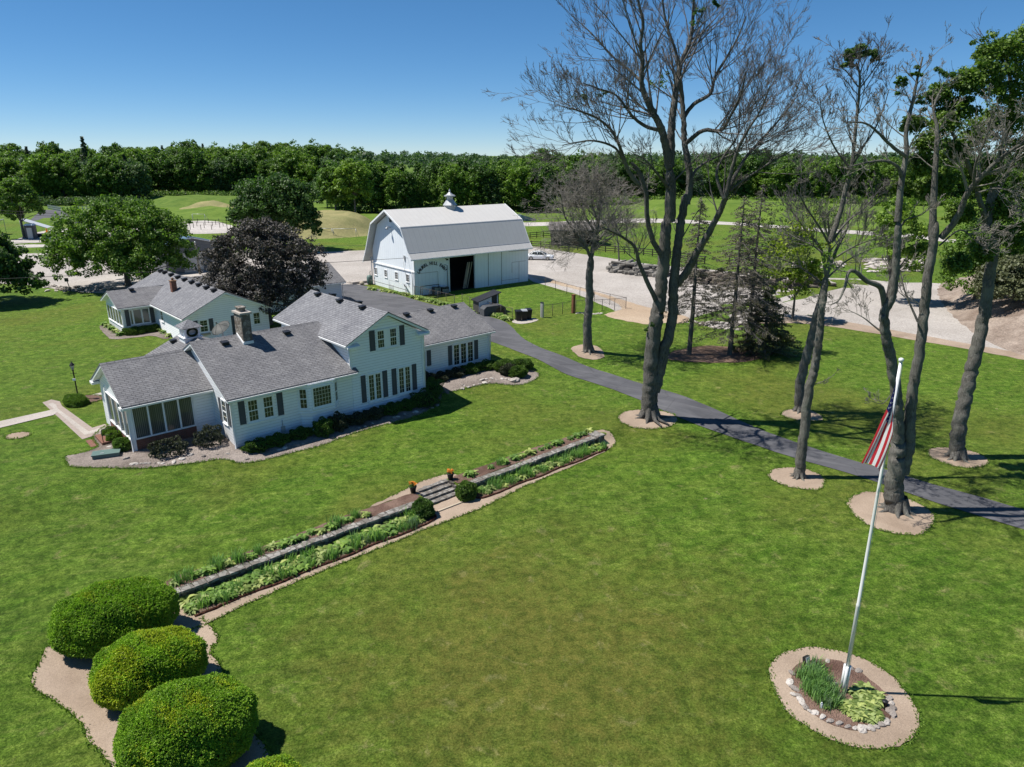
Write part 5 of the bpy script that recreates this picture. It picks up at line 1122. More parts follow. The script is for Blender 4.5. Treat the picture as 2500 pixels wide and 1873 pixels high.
# slim tree with the dense grey head
b_ = at(1437, 858); Y = b_.y
limbs = [(L(0, (373, 1135), (370, 950), (385, 780), (385, 620), (395, 480), q=q3), .42, .30, 0, 2),
 (L(.5, (395, 490), (420, 380), (440, 280), (455, 150), (450, 20), q=q3), .22, .07, 34, 3.5),
 (L(-1.5, (390, 490), (350, 400), (290, 330), (220, 220), (190, 80), q=q3), .15, .04, 26, 3.2),
 (L(-2, (400, 470), (330, 420), (250, 400), (150, 380), q=q3), .08, .03, 16, 2.4),
 (L(2.5, (410, 420), (500, 310), (560, 180), (600, 90), q=q3), .13, .04, 20, 2.8),
 (L(2, (430, 330), (350, 200), (330, 30), q=q3), .11, .04, 22, 3.3),
 (L(-1, (440, 250), (400, 120), (400, -30), q=q3), .10, .03, 20, 2.4),
 (L(-3, (400, 450), (480, 400), (560, 330), (600, 280), q=q3), .09, .03, 16, 2.6)]
bare_tree('bare_tree', 'slim bare tree with dense grey twiggy head beyond the driveway', b_, limbs, dict(seed=62, lev=3, kids=(5, 5, 4), spread=.85, up=.02, ratio=.54, lift=.0, f0=.15), M['bark2'], M['twig2'])
# slim front tree of the leaning pair
b_ = at(1800 + 293 / 1.95, 550 + 1200 / 1.95); Y = b_.y
limbs = [(L(.3, (293, 1203), (305, 1080), (322, 960), (338, 800), (365, 690), (382, 600), (395, 480), (402, 400), (425, 260), q=q4), .30, .17, 2, 1.4),
 (L(.8, (300, 1400), (335, 1300), (365, 1200), (400, 1050), (430, 930), (445, 760), (465, 560), (470, 430), (450, 360), q=q2, y0=Y + .3), .16, .04, 22, 2.0),
 (L(-1, (420, 980), (330, 860), (260, 700), (240, 560), q=q2, y0=Y + .4), .06, .02, 12, 1.7), (L(1.5, (445, 900), (540, 780), (600, 650), (640, 520), q=q2, y0=Y + .4), .06, .02, 10, 1.6),
 (L(-.5, (460, 500), (400, 420), (350, 380), q=q2, y0=Y + .8), .04, .015, 8, 1.0), (L(.5, (465, 520), (540, 420), (600, 330), (640, 250), q=q2, y0=Y + .8), .04, .015, 8, 1.1),
 (L(-1.5, (300, 1420), (230, 1300), (150, 1180), (90, 1050), q=q2, y0=Y + .3), .07, .02, 14, 1.8), (L(1.6, (310, 1400), (400, 1280), (500, 1200), (600, 1080), q=q2, y0=Y + .3), .07, .02, 14, 1.8),
 (L(1.6, (300, 1500), (200, 1420), (110, 1380), (30, 1330), q=q2, y0=Y + .3), .06, .02, 12, 1.7), (L(-1.6, (310, 1500), (450, 1420), (560, 1380), q=q2, y0=Y + .3), .06, .02, 12, 1.7)]
bare_tree('bare_tree', 'slender bare tree in front of the driveway with green tuft at its tip', b_, limbs, dict(seed=63, lev=3, kids=(4, 4, 4), spread=.7, up=.10, ratio=.52), M['bark2'], M['twig'],
          tufts=[(onray(1900 + 470 / 2.367, 290 / 2.367, Y + .8), (.75, .6, .5), 14, 60, M['leafC']), (onray(1900 + 400 / 2.367, 350 / 2.367, Y + .8), (.45, .4, .4), 8, 50, M['leafC']), (onray(1900 + 555 / 2.367, 320 / 2.367, Y + .8), (.4, .4, .4), 7, 50, M['leafC']), (onray(1975, 560, Y), (1.4, .9, 1.0), 12, 16, M['leafY']), (onray(1915, 610, Y), (1.1, .9, .9), 12, 16, M['leafY']), (onray(2030, 640, Y), (.9, .8, .6), 8, 14, M['leafB']), (onray(2075, 420, Y), (.6, .5, .8), 6, 12, M['leafC'])])
# rear leaning tree
b_ = at(1800 + 296 / 1.95, 550 + 885 / 1.95); Y = b_.y
limbs = [(L(0, (296, 890), (300, 760), (325, 640), (352, 540), (372, 450), (405, 340), (425, 240), q=q4), .36, .22, 0, 2),
 (L(-1.5, (425, 250), (400, 120), (330, 30), (250, -80), q=q4), .14, .04, 16, 2.6), (L(1.5, (425, 240), (470, 120), (520, 20), (540, -100), q=q4), .14, .04, 16, 2.6), (L(.5, (425, 240), (440, 100), (430, -60), q=q4), .14, .04, 16, 2.6), (L(2, (420, 260), (520, 170), (640, 110), q=q4), .08, .03, 12, 2.2), (L(1, (410, 280), (300, 200), (180, 150), q=q4), .08, .03, 12, 2.2)]
bare_tree('bare_tree', 'bare tree with leaning grey trunk beyond the driveway, behind the slender one', b_, limbs, dict(seed=64, lev=3, kids=(4, 4, 4), spread=.8, up=.06), M['bark2'], M['twig2'], tufts=[(onray(1900, 560, Y), (2.2, 1.2, 1.8), 16, 22, M['leafY']), (onray(2010, 520, Y), (1.6, 1.2, 1.6), 12, 18, M['leafB'])])
# twin trunked tree behind the flag
b_ = at(2188, 1246); Y = b_.y
limbs = [(L(.1, (748, 1368), (748, 1250), (758, 1120), (770, 1000), q=q4), .52, .36, 0, 2),
 (L(-.3, (765, 1030), (762, 900), (750, 760), (728, 620), (705, 510), (700, 420), (735, 340), (755, 200), (762, 80), (768, -20), q=q4), .30, .15, 1, 1.6),
 (L(.6, (790, 1180), (818, 1040), (822, 900), (850, 700), (880, 500), (900, 310), (930, 110), (945, -20), q=q4), .30, .19, 1, 1.6),
 (L(-1.2, (705, 420), (685, 300), (620, 268), (565, 222), (530, 225), (510, 300), (480, 360), (440, 380), q=q4), .16, .02, 14, 1.1),
 (L(.5, (690, 1280), (712, 1050), (738, 900), (740, 760), (775, 600), (805, 450), (835, 330), q=q2, y0=Y - .3), .16, .035, 12, 1.6),
 (L(-1.5, (738, 905), (650, 840), (590, 780), (510, 715), (400, 705), q=q2, y0=Y - .2), .09, .03, 9, 1.4),
 (L(-1.0, (712, 1020), (690, 965), (620, 930), (510, 940), (400, 968), q=q2, y0=Y - .2), .09, .03, 7, 1.2),
 (L(1.8, (890, 1380), (898, 1150), (912, 900), (918, 760), (900, 620), (960, 480), q=q2, y0=Y + .6), .18, .03, 12, 1.5),
 (L(-2.0, (940, 1375), (1030, 1265), (1100, 1110), (1180, 1015), (1290, 910), (1400, 835), (1480, 760), q=q2, y0=Y + .6), .17, .04, 18, 1.9),
 (L(-2.4, (1130, 1080), (1140, 950), (1200, 800), (1240, 640), q=q2, y0=Y - .6), .07, .02, 12, 1.5),
 (L(-2.0, (1140, 1120), (1240, 1090), (1330, 1100), (1420, 1130), q=q2, y0=Y - .6), .05, .02, 10, 1.4),
 (L(.5, (930, 1420), (1050, 1330), (1150, 1400), (1280, 1480), q=q2, y0=Y + .6), .05, .015, 12, 1.4),
 (L(-.5, (700, 1330), (740, 1270), (830, 1240), (880, 1190), q=q2, y0=Y), .05, .02, 5, .9), (L(1, (860, 460), (800, 320), (760, 150), q=q4), .06, .02, 10, 1.4), (L(1, (700, 520), (600, 440), (520, 400), q=q4), .05, .015, 8, 1.2), (L(-1, (735, 800), (690, 850), (620, 830), q=q4), .03, .01, 5, .8)]
bare_tree('twin_trunk_tree', 'big forked bare tree with two pale trunks behind the flag', b_, limbs, dict(seed=65, lev=3, kids=(4, 4, 4), spread=.75, up=.08), M['bark2'], M['twig2'],
          tufts=[(onray(1900 + 700 / 2.367, 490 / 2.367, Y + .4), (.4, .4, .4), 7, 26, M['leafC']), (onray(1900 + 800 / 2.367, 420 / 2.367, Y + .4), (.35, .35, .2), 5, 26, M['leafC']), (onray(1900 + 960 / 2.367, 430 / 2.367, Y + 1.5), (.5, .5, .4), 6, 26, M['leafC']), (onray(1900 + 830 / 2.367, 600 / 2.367, Y + .6), (.3, .3, .5), 5, 22, M['leafC'])])
# small bare sapling between
b_ = at(1512, 640); Y = b_.y
bare_tree('bare_sapling', 'small bare sapling in the paddock behind the great maple', b_, [(L(0, (1512, 645), (1510, 610), (1506, 570), (1502, 530), q=(0, 0, 1)), .16, .05, 14, 3.0)], dict(seed=66, lev=2, kids=(5, 5)), M['bark'], M['twig'])

# sparse spruces
def spruce(label, px, py, ytop, width, seed, dens=1.0, mat='spruceneedle', low=.12):
    b = at(px, py); r = np.random.default_rng(seed); top = onray(px, ytop, b.y).z - b.z; T = thing('spruce_tree', label, 'tree', b)
    tubes_mesh('trunk', [(np.array([(0, 0, -.2), (0.05, 0, top * .3), (0, .05, top * .65), (0, 0, top)]), np.array([.24, .19, .11, .02]))], M['bark'], T, lambda q: 9)
    br, C, R = [], [], []; nb = int(190 * dens)
    for k in range(nb):
        z = top * (low + (1 - low) * (k / nb)); w = width * min(1, (1 - z / top) * 1.45) ** .85 * r.uniform(.55, 1.15) + .2; a = r.uniform(0, 6.283); d = np.array((math.cos(a), math.sin(a), 0))
        s = np.array((0, 0, z)); e = s + d * w + (0, 0, -w * .22); m = s + d * w * .5 + (0, 0, -w * .02); br.append((np.array([s, s + (m - s) * .5 + (0, 0, .05), m, e]), np.array([.035, .028, .02, .008])))
        for q in range(int(w * 6.5)):
            f = r.uniform(.25, 1); p = s + (e - s) * f; sd_ = np.cross(d, (0, 0, 1)) * r.choice((-1, 1)); tip = p + (d * .35 + sd_ * .55 + np.array((0, 0, -.28))) * (.35 + .35 * (1 - f)) * w * .45
            br.append((np.array([p, p + (tip - p) * .5, tip]), np.array([.012, .010, .006]))); C.append(p + (tip - p) * .6); R.append(.22)
    tubes_mesh('branches', br, M['twig'], T)
    V, Fc = leaf_quads(r, np.array(C), np.array(R), 5 if mat == 'spruceneedle' else 10, .06 if mat == 'spruceneedle' else .08, .5, .2); link_mesh('needles', np_mesh('needles', V, Fc), T, [M[mat]])
    return T
spruce('thin brown spruce with bare lower trunk, left of the three', 1682, 866, 480, 3.0, 71, .8, low=.3)
spruce('grey half dead spruce, middle and nearest of the three', 1781, 866, 478, 4.3, 72, .95, low=.18)
spruce('grey spruce standing behind and right of the middle one', 1822, 850, 450, 4.0, 73, .85, low=.24)
spruce('low drooping green spruce right of the three tall ones', 1862, 862, 700, 3.0, 74, .9, 'sprucegreen', .04)

# clipped yews at the lower left
def blob(rng, r, n, size, lumps=7, amp=.05):
    """clipped shrub: tufts all over a lumpy rounded body"""
    d = rng.normal(0, 1, (n, 3)); d /= np.linalg.norm(d, axis=1, keepdims=True); d = d[d[:, 2] > -.72]
    k = 1 + amp * (np.sin(d[:, 0] * lumps + 1) * np.sin(d[:, 1] * lumps * 1.1) + .6 * np.sin(d[:, 2] * lumps * 1.4 + d[:, 0] * 5)) + rng.normal(0, .020, len(d)) + .018 * np.sin(d[:, 0] * 31 + d[:, 1] * 17) * np.sin(d[:, 1] * 29 - d[:, 2] * 23)
    e = np.sign(d) * np.abs(d) ** .94
    P = e * np.array(r) * k[:, None]; nm = d / np.array(r); nm /= np.linalg.norm(nm, axis=1, keepdims=True)
    return P, nm
def tufts_mesh(rng, P, nm, size, spread=.75, blades=3, wid=.22):
    P = np.repeat(P, blades, 0); N = np.repeat(nm, blades, 0); n = len(P)
    N = N + rng.normal(0, spread, (n, 3)); N[:, 2] += .25; N /= np.linalg.norm(N, axis=1, keepdims=True)
    a = np.cross(N, rng.normal(0, 1, (n, 3))); a /= np.linalg.norm(a, axis=1, keepdims=True)
    s = size * rng.uniform(.6, 1.35, (n, 1)); w = s * wid
    V = np.stack([P - N * s * .45 - a * w, P - N * s * .45 + a * w, P + N * s * .55 + a * w * .5, P + N * s * .55 - a * w * .5], 1).reshape(-1, 3)
    return V, np.arange(n * 4).reshape(n, 4)
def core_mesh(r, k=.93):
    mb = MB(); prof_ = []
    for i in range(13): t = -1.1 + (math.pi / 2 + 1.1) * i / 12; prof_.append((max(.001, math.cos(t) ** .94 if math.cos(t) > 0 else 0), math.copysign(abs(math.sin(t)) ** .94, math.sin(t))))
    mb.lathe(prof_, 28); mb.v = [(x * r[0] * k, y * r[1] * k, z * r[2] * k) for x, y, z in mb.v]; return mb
def yew(label, cpx, cpy, rx, ry, rz, seed, n, mats, rot=0, dz=0.0):
    b = at(cpx, cpy); rg = np.random.default_rng(seed); T = thing('clipped_yew', label, 'shrub', (b.x, b.y, b.z + dz), rot, 'row of big clipped yews')
    T['group'] = 'row of big clipped yews'
    P, nm = blob(rg, (rx, ry, rz), n, .1); P[:, 2] += rz * .74
    yl = (np.sin(P[:, 0] * 1.9 + seed) * np.sin(P[:, 1] * 2.3 + seed * 2) + .5 * np.sin(P[:, 0] * 5 + P[:, 1] * 4) + rg.normal(0, .45, len(P))) > mats[1]
    for sel, mt, nme in ((~yl, 'yew', 'foliage'), (yl, 'yewY', 'new_growth')):
        V, Fc = tufts_mesh(rg, P[sel], nm[sel], .060, .85, 7, .19); link_mesh(nme, np_mesh(nme, V, Fc), T, [M[mt]])
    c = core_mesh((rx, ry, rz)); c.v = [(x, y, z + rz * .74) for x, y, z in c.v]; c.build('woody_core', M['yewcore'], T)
    mb = MB(); 
    for k in range(5): a = k * 1.26; mb.tube([(math.cos(a) * .25, math.sin(a) * .25, -.1), (math.cos(a) * .45, math.sin(a) * .45, rz * .4)], .06, 6)
    mb.build('stem', M['bark'], T); return T
YR = math.radians(20)
yew('deep green oval yew at the end of the stone wall, farthest of the row', 291, 1560, 2.16, 1.52, 1.34, 81, 44000, ('', 1.05), YR)
yew('yellow tipped oval yew, second in the row from the wall', 375, 1685, 1.80, 1.36, 1.26, 82, 38000, ('', .15), YR)
yew('large bright green yew nearest the camera, third from the wall', 470, 1848, 1.98, 1.58, 1.42, 83, 50000, ('', .75), YR)
yew('yellow green yew cut off by the bottom edge of the photo', 664, 1995, 1.0, 1.0, 1.0, 84, 18000, ('', .1), YR)

# foundation shrubs
def shrub(name, label, pos, r, seed, mat='bush', n=2600, size=.07, group='shrubs along the house front', blades=4, core=True, amp=.10, mat2=None):
    rg = np.random.default_rng(seed); T = thing(name, label, 'shrub', pos, rg.uniform(0, 6), group)
    P, nm = blob(rg, r, n, .1, 5, amp); P[:, 2] += r[2] * .7
    V, Fc = tufts_mesh(rg, P, nm, size, 1.0, blades, .33); link_mesh('foliage', np_mesh('foliage', V, Fc), T, [M[mat]])
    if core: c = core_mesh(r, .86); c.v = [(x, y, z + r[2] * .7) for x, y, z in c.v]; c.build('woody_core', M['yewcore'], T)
    return T
def UVz(u, v): x, y = xy(u, v); return (x, y, terrain(x, y))
SH = [(1.0, -.85, .75, .5, .45, 'bush', 'low bright tipped yew under the left shutter of the paired windows'), (2.3, -.8, .65, .5, .42, 'bush', 'low yew below the right half of the paired windows'), (3.9, -.75, .62, .45, .42, 'bush', 'dark low yew just left of the bay window'),
      (5.3, -1.2, .55, .5, .62, 'bush', 'round upright green shrub in front of the bay window'), (6.5, -1.05, .55, .5, .62, 'bushD', 'round dark shrub at the right side of the bay window'), (8.1, -.8, .75, .5, .42, 'bushD', 'flat dark shrub at the left corner of the two storey wing'),
      (9.5, -.75, .7, .5, .42, 'bushD', 'flat dark shrub under the left casement window'), (10.9, -.75, .75, .52, .45, 'bush', 'green yew between the two casement windows'), (12.2, -.75, .65, .5, .42, 'bush', 'small yew under the right casement window'), (13.8, -.9, .95, .75, .6, 'bush', 'wide dark yew at the right corner of the two storey wing'),
      (15.3, .3, .8, .7, .65, 'bush', 'green yew in the inner corner beside the two storey wing'), (15.9, 1.9, .6, .55, .6, 'bushD', 'brownish shrub in the inner corner under the east window'), (17.6, 2.3, .7, .55, .45, 'bushD', 'low dark shrub under the shuttered east window'),
      (19.2, 2.35, .75, .55, .45, 'bushD', 'low dark shrub left of the triple window'), (20.8, 2.35, .75, .55, .5, 'bush', 'low dark yew under the triple window'), (22.4, 2.3, .8, .55, .5, 'bush', 'low yew under the right shutter of the triple window')]
for i, (u, v, rx, ry, rz, mt, lab) in enumerate(SH):
    s_ = shrub('foundation_shrub', lab, UVz(u, v), (rx * 1.12, ry * 1.1, rz * (.82 if rz < .6 else 1)), 200 + i, mt, amp=.22); s_.rotation_euler = (0, 0, TH)
for i, (px, py, rx, rz, mt, lab) in enumerate([(1232, 905, .95, .55, 'bush', 'sunlit spreading yew behind at the right house corner'), (1275, 900, .9, .5, 'bush', 'bright green spreading yew at the outer end of the house bed'), (1262, 918, .85, .5, 'bush', 'green yew above the boulders at the bed end'), (1240, 914, .7, .5, 'bushD', 'purple brown shrub beside the boulders at the bed end')]):
    shrub('spreading_yew', lab, at(px, py), (rx, rx * .8, rz), 230 + i, mt, 3600)
A1 = lambda x, y: at(150 + x / 4.916, 880 + y / 4.916)
for i, (x, y, r_w, rz, mt, lab) in enumerate([(1290, 1120, .95, .55, 'bushD', 'dark twiggy shrub in front of the brick porch base'), (1780, 1000, .85, .62, 'bushD', 'sparse olive shrub between porch and house corner')]):
    shrub('twiggy_shrub', lab, A1(x, y), (r_w, .7, rz), 240 + i, mt, 1900, .08, None or 'twiggy shrubs by the porch', 3, False, .2)
for i, (x, y, s, lab) in enumerate([(585, 905, .42, 'light green mound shrub nearest the porch step'), (645, 965, .48, 'light green mound shrub in the middle of the porch side'), (745, 1070, .55, 'light green mound shrub at the porch corner')]):
    shrub('mound_shrub', lab, A1(x, y), (s, s, s * .8), 250 + i, 'bushL', 2200, .075, 'light mound shrubs beside the porch')
shrub('lamp_shrub', 'low round light green shrub circling the black lamp post', A1(175, 520), (1.05, .72, .38), 260, 'bushL', 4200, .08, None or 'lamp shrub')

# hostas and irises
def hosta_mesh(rg, n=26, L=.34, wd=.085):
    V, Fc = [], []
    for i in range(n):
        a = rg.uniform(0, 6.283); e = rg.uniform(.25, 1.15); l = L * rg.uniform(.7, 1.2); w = wd * rg.uniform(.8, 1.2); d = np.array((math.cos(a), math.sin(a), 0)); s = np.array((-d[1], d[0], 0)); b0 = len(V)
        for k in range(5):
            t = k / 4; p = d * l * (t * .35 + .65 * t * t) * math.cos(e * .4) + np.array((0, 0, l * (math.sin(e) * t * 1.3 - .75 * t * t) + .03)); ww = w * (.25, .9, 1.0, .7, .05)[k]
            V += [p - s * ww + (0, 0, ww * .35), p + s * ww + (0, 0, ww * .35)]
        for k in range(4): Fc.append((b0 + 2 * k, b0 + 2 * k + 1, b0 + 2 * k + 3, b0 + 2 * k + 2))
    return np_mesh('leaves', V, Fc, True)
def iris_mesh(rg, n=55, L=.55, wd=.016, spread=.16):
    V, Fc = [], []
    for i in range(n):
        a = rg.uniform(0, 6.283); o = rg.normal(0, spread, 2); l = L * rg.uniform(.6, 1.15); d = np.array((math.cos(a), math.sin(a), 0)); s = np.array((-d[1], d[0], 0)); b0 = len(V); le = rg.uniform(.1, .5)
        for k in range(4):
            t = k / 3; p = np.array((o[0], o[1], 0)) + d * l * le * t * t + (0, 0, l * t * (1 - .25 * le * t)); ww = wd * (1, 1, .8, .1)[k]; V += [p - s * ww, p + s * ww]
        for k in range(3): Fc.append((b0 + 2 * k, b0 + 2 * k + 1, b0 + 2 * k + 3, b0 + 2 * k + 2))
    return np_mesh('leaves', V, Fc, True)
PL = {}
for key, mesh, mt in (('hosta_g', hosta_mesh(np.random.default_rng(1), 42), 'hostaG'), ('hosta_y', hosta_mesh(np.random.default_rng(2), 42), 'hostaY'), ('hosta_g2', hosta_mesh(np.random.default_rng(3), 34, .28), 'hostaG'), ('iris', iris_mesh(np.random.default_rng(4), 70), 'iris'), ('iris_b', iris_mesh(np.random.default_rng(5), 60), 'irisB')):
    mesh.materials.append(M[mt]); PL[key] = mesh
def plant(key, x, y, sc, label, group, rz=None, z=None, name=None):
    nm = name or ('iris_clump' if 'iris' in key else 'hosta_clump'); o = bpy.data.objects.new(nm, PL[key]); COL.objects.link(o)
    o.location = (x, y, terrain(x, y) + .03 if z is None else z); o.rotation_euler = (0, 0, random.Random(x * 7 + y).uniform(0, 6.28)); o.scale = (sc, sc, sc * 1.05)
    return tag(o, label, 'plant', group)
rp = random.Random(77)
PT = {'hosta_g': 'green hosta clump', 'hosta_y': 'yellow green hosta clump', 'hosta_g2': 'small green hosta clump', 'iris': 'tall bladed iris clump', 'iris_b': 'blue green iris clump'}
def bed_rows(s0, s1, rows, where, skip=None):
    for t0, keys, wts, sc, step in rows:
        s = s0
        while s < s1:
            k = rp.choices(keys, wts)[0]; x, y = sxy(s + rp.uniform(-.1, .1), t0 + rp.uniform(-.15, .15))
            plant(k, x, y, rp.uniform(*sc), PT[k] + ' ' + ('close under the wall' if t0 < .7 else 'in the middle' if t0 < 1.1 else 'near the edging') + ', ' + (('first', 'second', 'third', 'last')[min(3, int(4 * (s - s0) / (s1 - s0)))] + ' quarter of bed ' + where[15:]), PT[k] + 's ' + where); s += step * rp.uniform(.8, 1.25)
bed_rows(.4, ST0 - 1.0, [(.62, ('hosta_g', 'hosta_y', 'iris'), (6, 4, 1), (1.0, 1.4), .36), (1.0, ('hosta_g', 'hosta_y', 'iris'), (6, 4, 2), (1.0, 1.4), .36), (1.36, ('hosta_g', 'hosta_y', 'iris_b', 'iris'), (3, 2, 2, 3), (.85, 1.2), .36)], 'below the wall left of the steps')
bed_rows(ST1 + 1.1, WL - .4, [(.5, ('hosta_g', 'hosta_y', 'iris'), (3, 2, 3), (.95, 1.3), .38), (.95, ('hosta_g', 'hosta_y', 'iris'), (2, 2, 4), (.8, 1.1), .38)], 'below the wall right of the steps')
s = .15
while s < ST0 - 1.5:
    far = s > 10; k = rp.choice(('hosta_g', 'hosta_y') if far else ('hosta_g', 'hosta_g', 'hosta_y', 'iris'));
    if not far or rp.random() < .45:
        for _ in range(2 if not far else 1): x, y = sxy(s + rp.uniform(-.2, .2), -.42 + rp.uniform(-.15, .15)); plant(k, x, y, rp.uniform(.75, 1.1), PT[k] + ' on top of the wall left of steps, ' + ('far', 'lower', 'middle', 'upper')[min(3, 1 + int(s / 6))] + ' third', PT[k] + 's on top left')
    s += .5 if not far else .9
for f, k in ((.06, 'hosta_g'), (.09, 'hosta_y'), (.2, 'hosta_g2'), (.26, 'iris'), (.29, 'hosta_g'), (.36, 'hosta_g'), (.39, 'hosta_y'), (.42, 'hosta_g'), (.47, 'hosta_y'), (.5, 'hosta_g2'), (.55, 'hosta_g2'), (.6, 'hosta_g2'), (.66, 'hosta_g'), (.7, 'hosta_g2'), (.78, 'hosta_g2'), (.83, 'hosta_g'), (.88, 'hosta_g2'), (.93, 'hosta_y')):
    x, y = sxy(ST1 + .6 + (WL - ST1) * f, -.6); plant(k, x, y, rp.uniform(.8, 1.25), PT[k] + ' on top of the wall right of the steps', PT[k] + 's on top right')
# flagpole bed
fp = at(2058, 1690)
for k in range(64):
    f_, g_ = rp.random(), rp.random(); px, py = 560 + 150 * f_ + 170 * g_, 985 + 20 * f_ + 265 * g_ - 35 * f_
    p = at(1750 + px / 2.891, 1300 + py / 2.891); plant(('iris', 'hosta_g2', 'iris_b')[k % 3] if k % 2 else 'iris', p.x, p.y, rp.uniform(.65, .95), 'green leafy perennial clump in the flagpole bed, ' + ('upper left' if f_ + g_ * 1.2 < .75 else 'left middle' if f_ + g_ * 1.2 < 1.4 else 'close to the pole foot'), 'irises of the flagpole bed')
for k in range(64):
    px, py = rp.choice([(rp.uniform(960, 1160), rp.uniform(1070, 1200)), (rp.uniform(890, 1120), rp.uniform(1190, 1320)), (rp.uniform(900, 1150), rp.uniform(1180, 1300))]); p = at(1750 + px / 2.891, 1300 + (py + 25) / 2.891); plant('hosta_y', p.x, p.y, rp.uniform(.62, .85), 'gold edged hosta clump in the flagpole bed, ' + ('upper group right of the pole' if py < 1195 else 'lower group, left side' if px < 1010 else 'lower group, right side'), 'hostas of the flagpole bed')
# two dark mound shrubs at the foot of the steps
for i, (px, py, lab) in enumerate([(900 + 455 / 3.403, 1000 + 885 / 3.403, 'small green bush left of the stone steps'), (900 + 815 / 3.403, 1000 + 735 / 3.403, 'dense dark green bush right of the stone steps')]):
    p = at(px, py); shrub('step_bush', lab, p, (.62, .55, .55), 270 + i, 'bush', 2600, .075, 'bushes beside the steps')
# hosta edging by the barn and along the drive
for k in range(16):
    f = k / 15; a_, b2 = at(1000, 720), at(905, 706); x, y = a_.x + (b2.x - a_.x) * f, a_.y + (b2.y - a_.y) * f - .5
    if rp.random() < .75: plant(rp.choice(('hosta_y', 'hosta_g')), x, y, rp.uniform(1.1, 1.6), 'hosta clump in the strip below the barn gable', 'hostas below the barn gable')
def drive_row(pts, n, lab, grp):
    P = [at(*p) for p in pts]; seg = [math.dist(P[i][:2], P[i + 1][:2]) for i in range(len(P) - 1)]; T_ = sum(seg)
    for k in range(n):
        d = T_ * (k + .5) / n; i = 0
        while d > seg[i]: d -= seg[i]; i += 1
        f = d / seg[i]
        for _ in range(2): plant(rp.choice(('hosta_y', 'hosta_y', 'hosta_g')), P[i].x + (P[i + 1].x - P[i].x) * f + rp.uniform(-.25, .25), P[i].y + (P[i + 1].y - P[i].y) * f + rp.uniform(-.25, .25), rp.uniform(1.25, 1.75), lab, grp)
drive_row([(1012, 727), (1030, 731), (1060, 739), (1096, 748)], 22, 'yellow green hosta between fence and driveway, near the barn corner', 'hostas along the fence near the barn')
drive_row([(1150, 758), (1185, 765), (1215, 773), (1243, 783)], 22, 'yellow green hosta beside the driveway below the dog house', 'hostas along the fence near the dog house')
for k, (x, y) in enumerate(Z(200, 650, 3.3133, (185, 480), (210, 495), (240, 515), (270, 540), (305, 562), (640, 530), (670, 545), (705, 570))):
    p = at(x, y); plant('hosta_y' if k % 2 else 'hosta_g', p.x, p.y, 1.5, ('hosta clump at the left wall of the sunroom' if k < 5 else 'hosta clump beside the guest house side wall'), 'hostas at the sunroom' if k < 5 else 'hostas at the guest house')
for k, (x, y) in enumerate(Z(200, 650, 3.3133, (390, 555), (450, 545), (520, 535), (590, 525))): p = at(x, y); shrub('low_shrub', 'low dark shrub under the sunroom windows', p, (.85, .5, .4), 280 + k, 'bush', 1300, .10, 'low shrubs under the sunroom')
# ---------------------------------------------------------------- stone walls, steps and edging
def stone_wall(name, label, s0, s1, endblock):
    T = thing(name, label, 'wall', (*sxy(s0, .1), ZL)); ox, oy = sxy(s0, .1); rg = random.Random(int(s0 * 10) + 5)
    def w(s, t, z): x, y = sxy(s, t); return (x - ox, y - oy, z - ZL)
    mb = MB(); s = s0
    while s < s1 - .05:                                        # courses of face stones
        e = min(s1, s + rg.uniform(.35, .7)); z = ZL - .1
        while z < ZU - .12:
            h = min(rg.uniform(.14, .24), ZU - .06 - z); j = rg.uniform(-.03, .03); g = .012
            mb.hexa([w(s + g, .36 + j, z + g), w(e - g, .36 + j + rg.uniform(-.02, .02), z + g), w(e - g, .0, z + g), w(s + g, .0, z + g), w(s + g, .35 + j, z + h - g), w(e - g, .34 + j, z + h - g), w(e - g, .0, z + h - g), w(s + g, .0, z + h - g)]); z += h
        s = e
    mb.hexa([w(s0 + .03, .3, ZL - .2), w(s1 - .03, .3, ZL - .2), w(s1 - .03, -.05, ZL - .2), w(s0 + .03, -.05, ZL - .2), w(s0 + .03, .3, ZU - .05), w(s1 - .03, .3, ZU - .05), w(s1 - .03, -.05, ZU - .05), w(s0 + .03, -.05, ZU - .05)])
    mb.build('wall_face', M['wallstone'], T)
    mb = MB(); s = s0 - .03
    while s < s1:
        e = min(s1 + .05, s + rg.uniform(.3, .85)); zz = ZU + rg.uniform(-.01, .025); a, b = rg.uniform(.36, .46), rg.uniform(.36, .46); c, d = rg.uniform(-.12, -.02), rg.uniform(-.12, -.02)
        mb.hexa([w(s + .008, a, zz - .07), w(e - .008, b, zz - .07), w(e - .008, c, zz - .07), w(s + .008, d, zz - .07), w(s + .02, a - .02, zz + .03), w(e - .02, b - .02, zz + .03), w(e - .02, c + .01, zz + .03), w(s + .02, d + .01, zz + .03)]); s = e
    mb.build('capstones', M['capstone'], T)
    if endblock is not None:
        mb = MB(); a, b = endblock
        mb.hexa([w(a, .5, ZL - .1), w(b, .5, ZL - .1), w(b, -.35, ZL - .1), w(a, -.35, ZL - .1), w(a + .02, .48, ZU + .06), w(b - .02, .48, ZU + .06), w(b - .02, -.33, ZU + .06), w(a + .02, -.33, ZU + .06)])
        mb.build('end_pier', M['wallstone'], T)
        mb = MB(); mb.hexa([w(a - .05, .55, ZU + .06), w(b + .05, .55, ZU + .06), w(b + .05, -.4, ZU + .06), w(a - .05, -.4, ZU + .06), w(a - .03, .53, ZU + .15), w(b + .03, .53, ZU + .15), w(b + .03, -.38, ZU + .15), w(a - .03, -.38, ZU + .15)]); mb.build('pier_cap', M['capstone'], T)
    return T
stone_wall('stone_wall', 'long low fieldstone retaining wall left of the steps', -.2, ST0 - .12, None)
stone_wall('stone_wall', 'low fieldstone retaining wall right of the steps with block at its far end', ST1 + .12, WL - .5, (WL - .5, WL + .15))
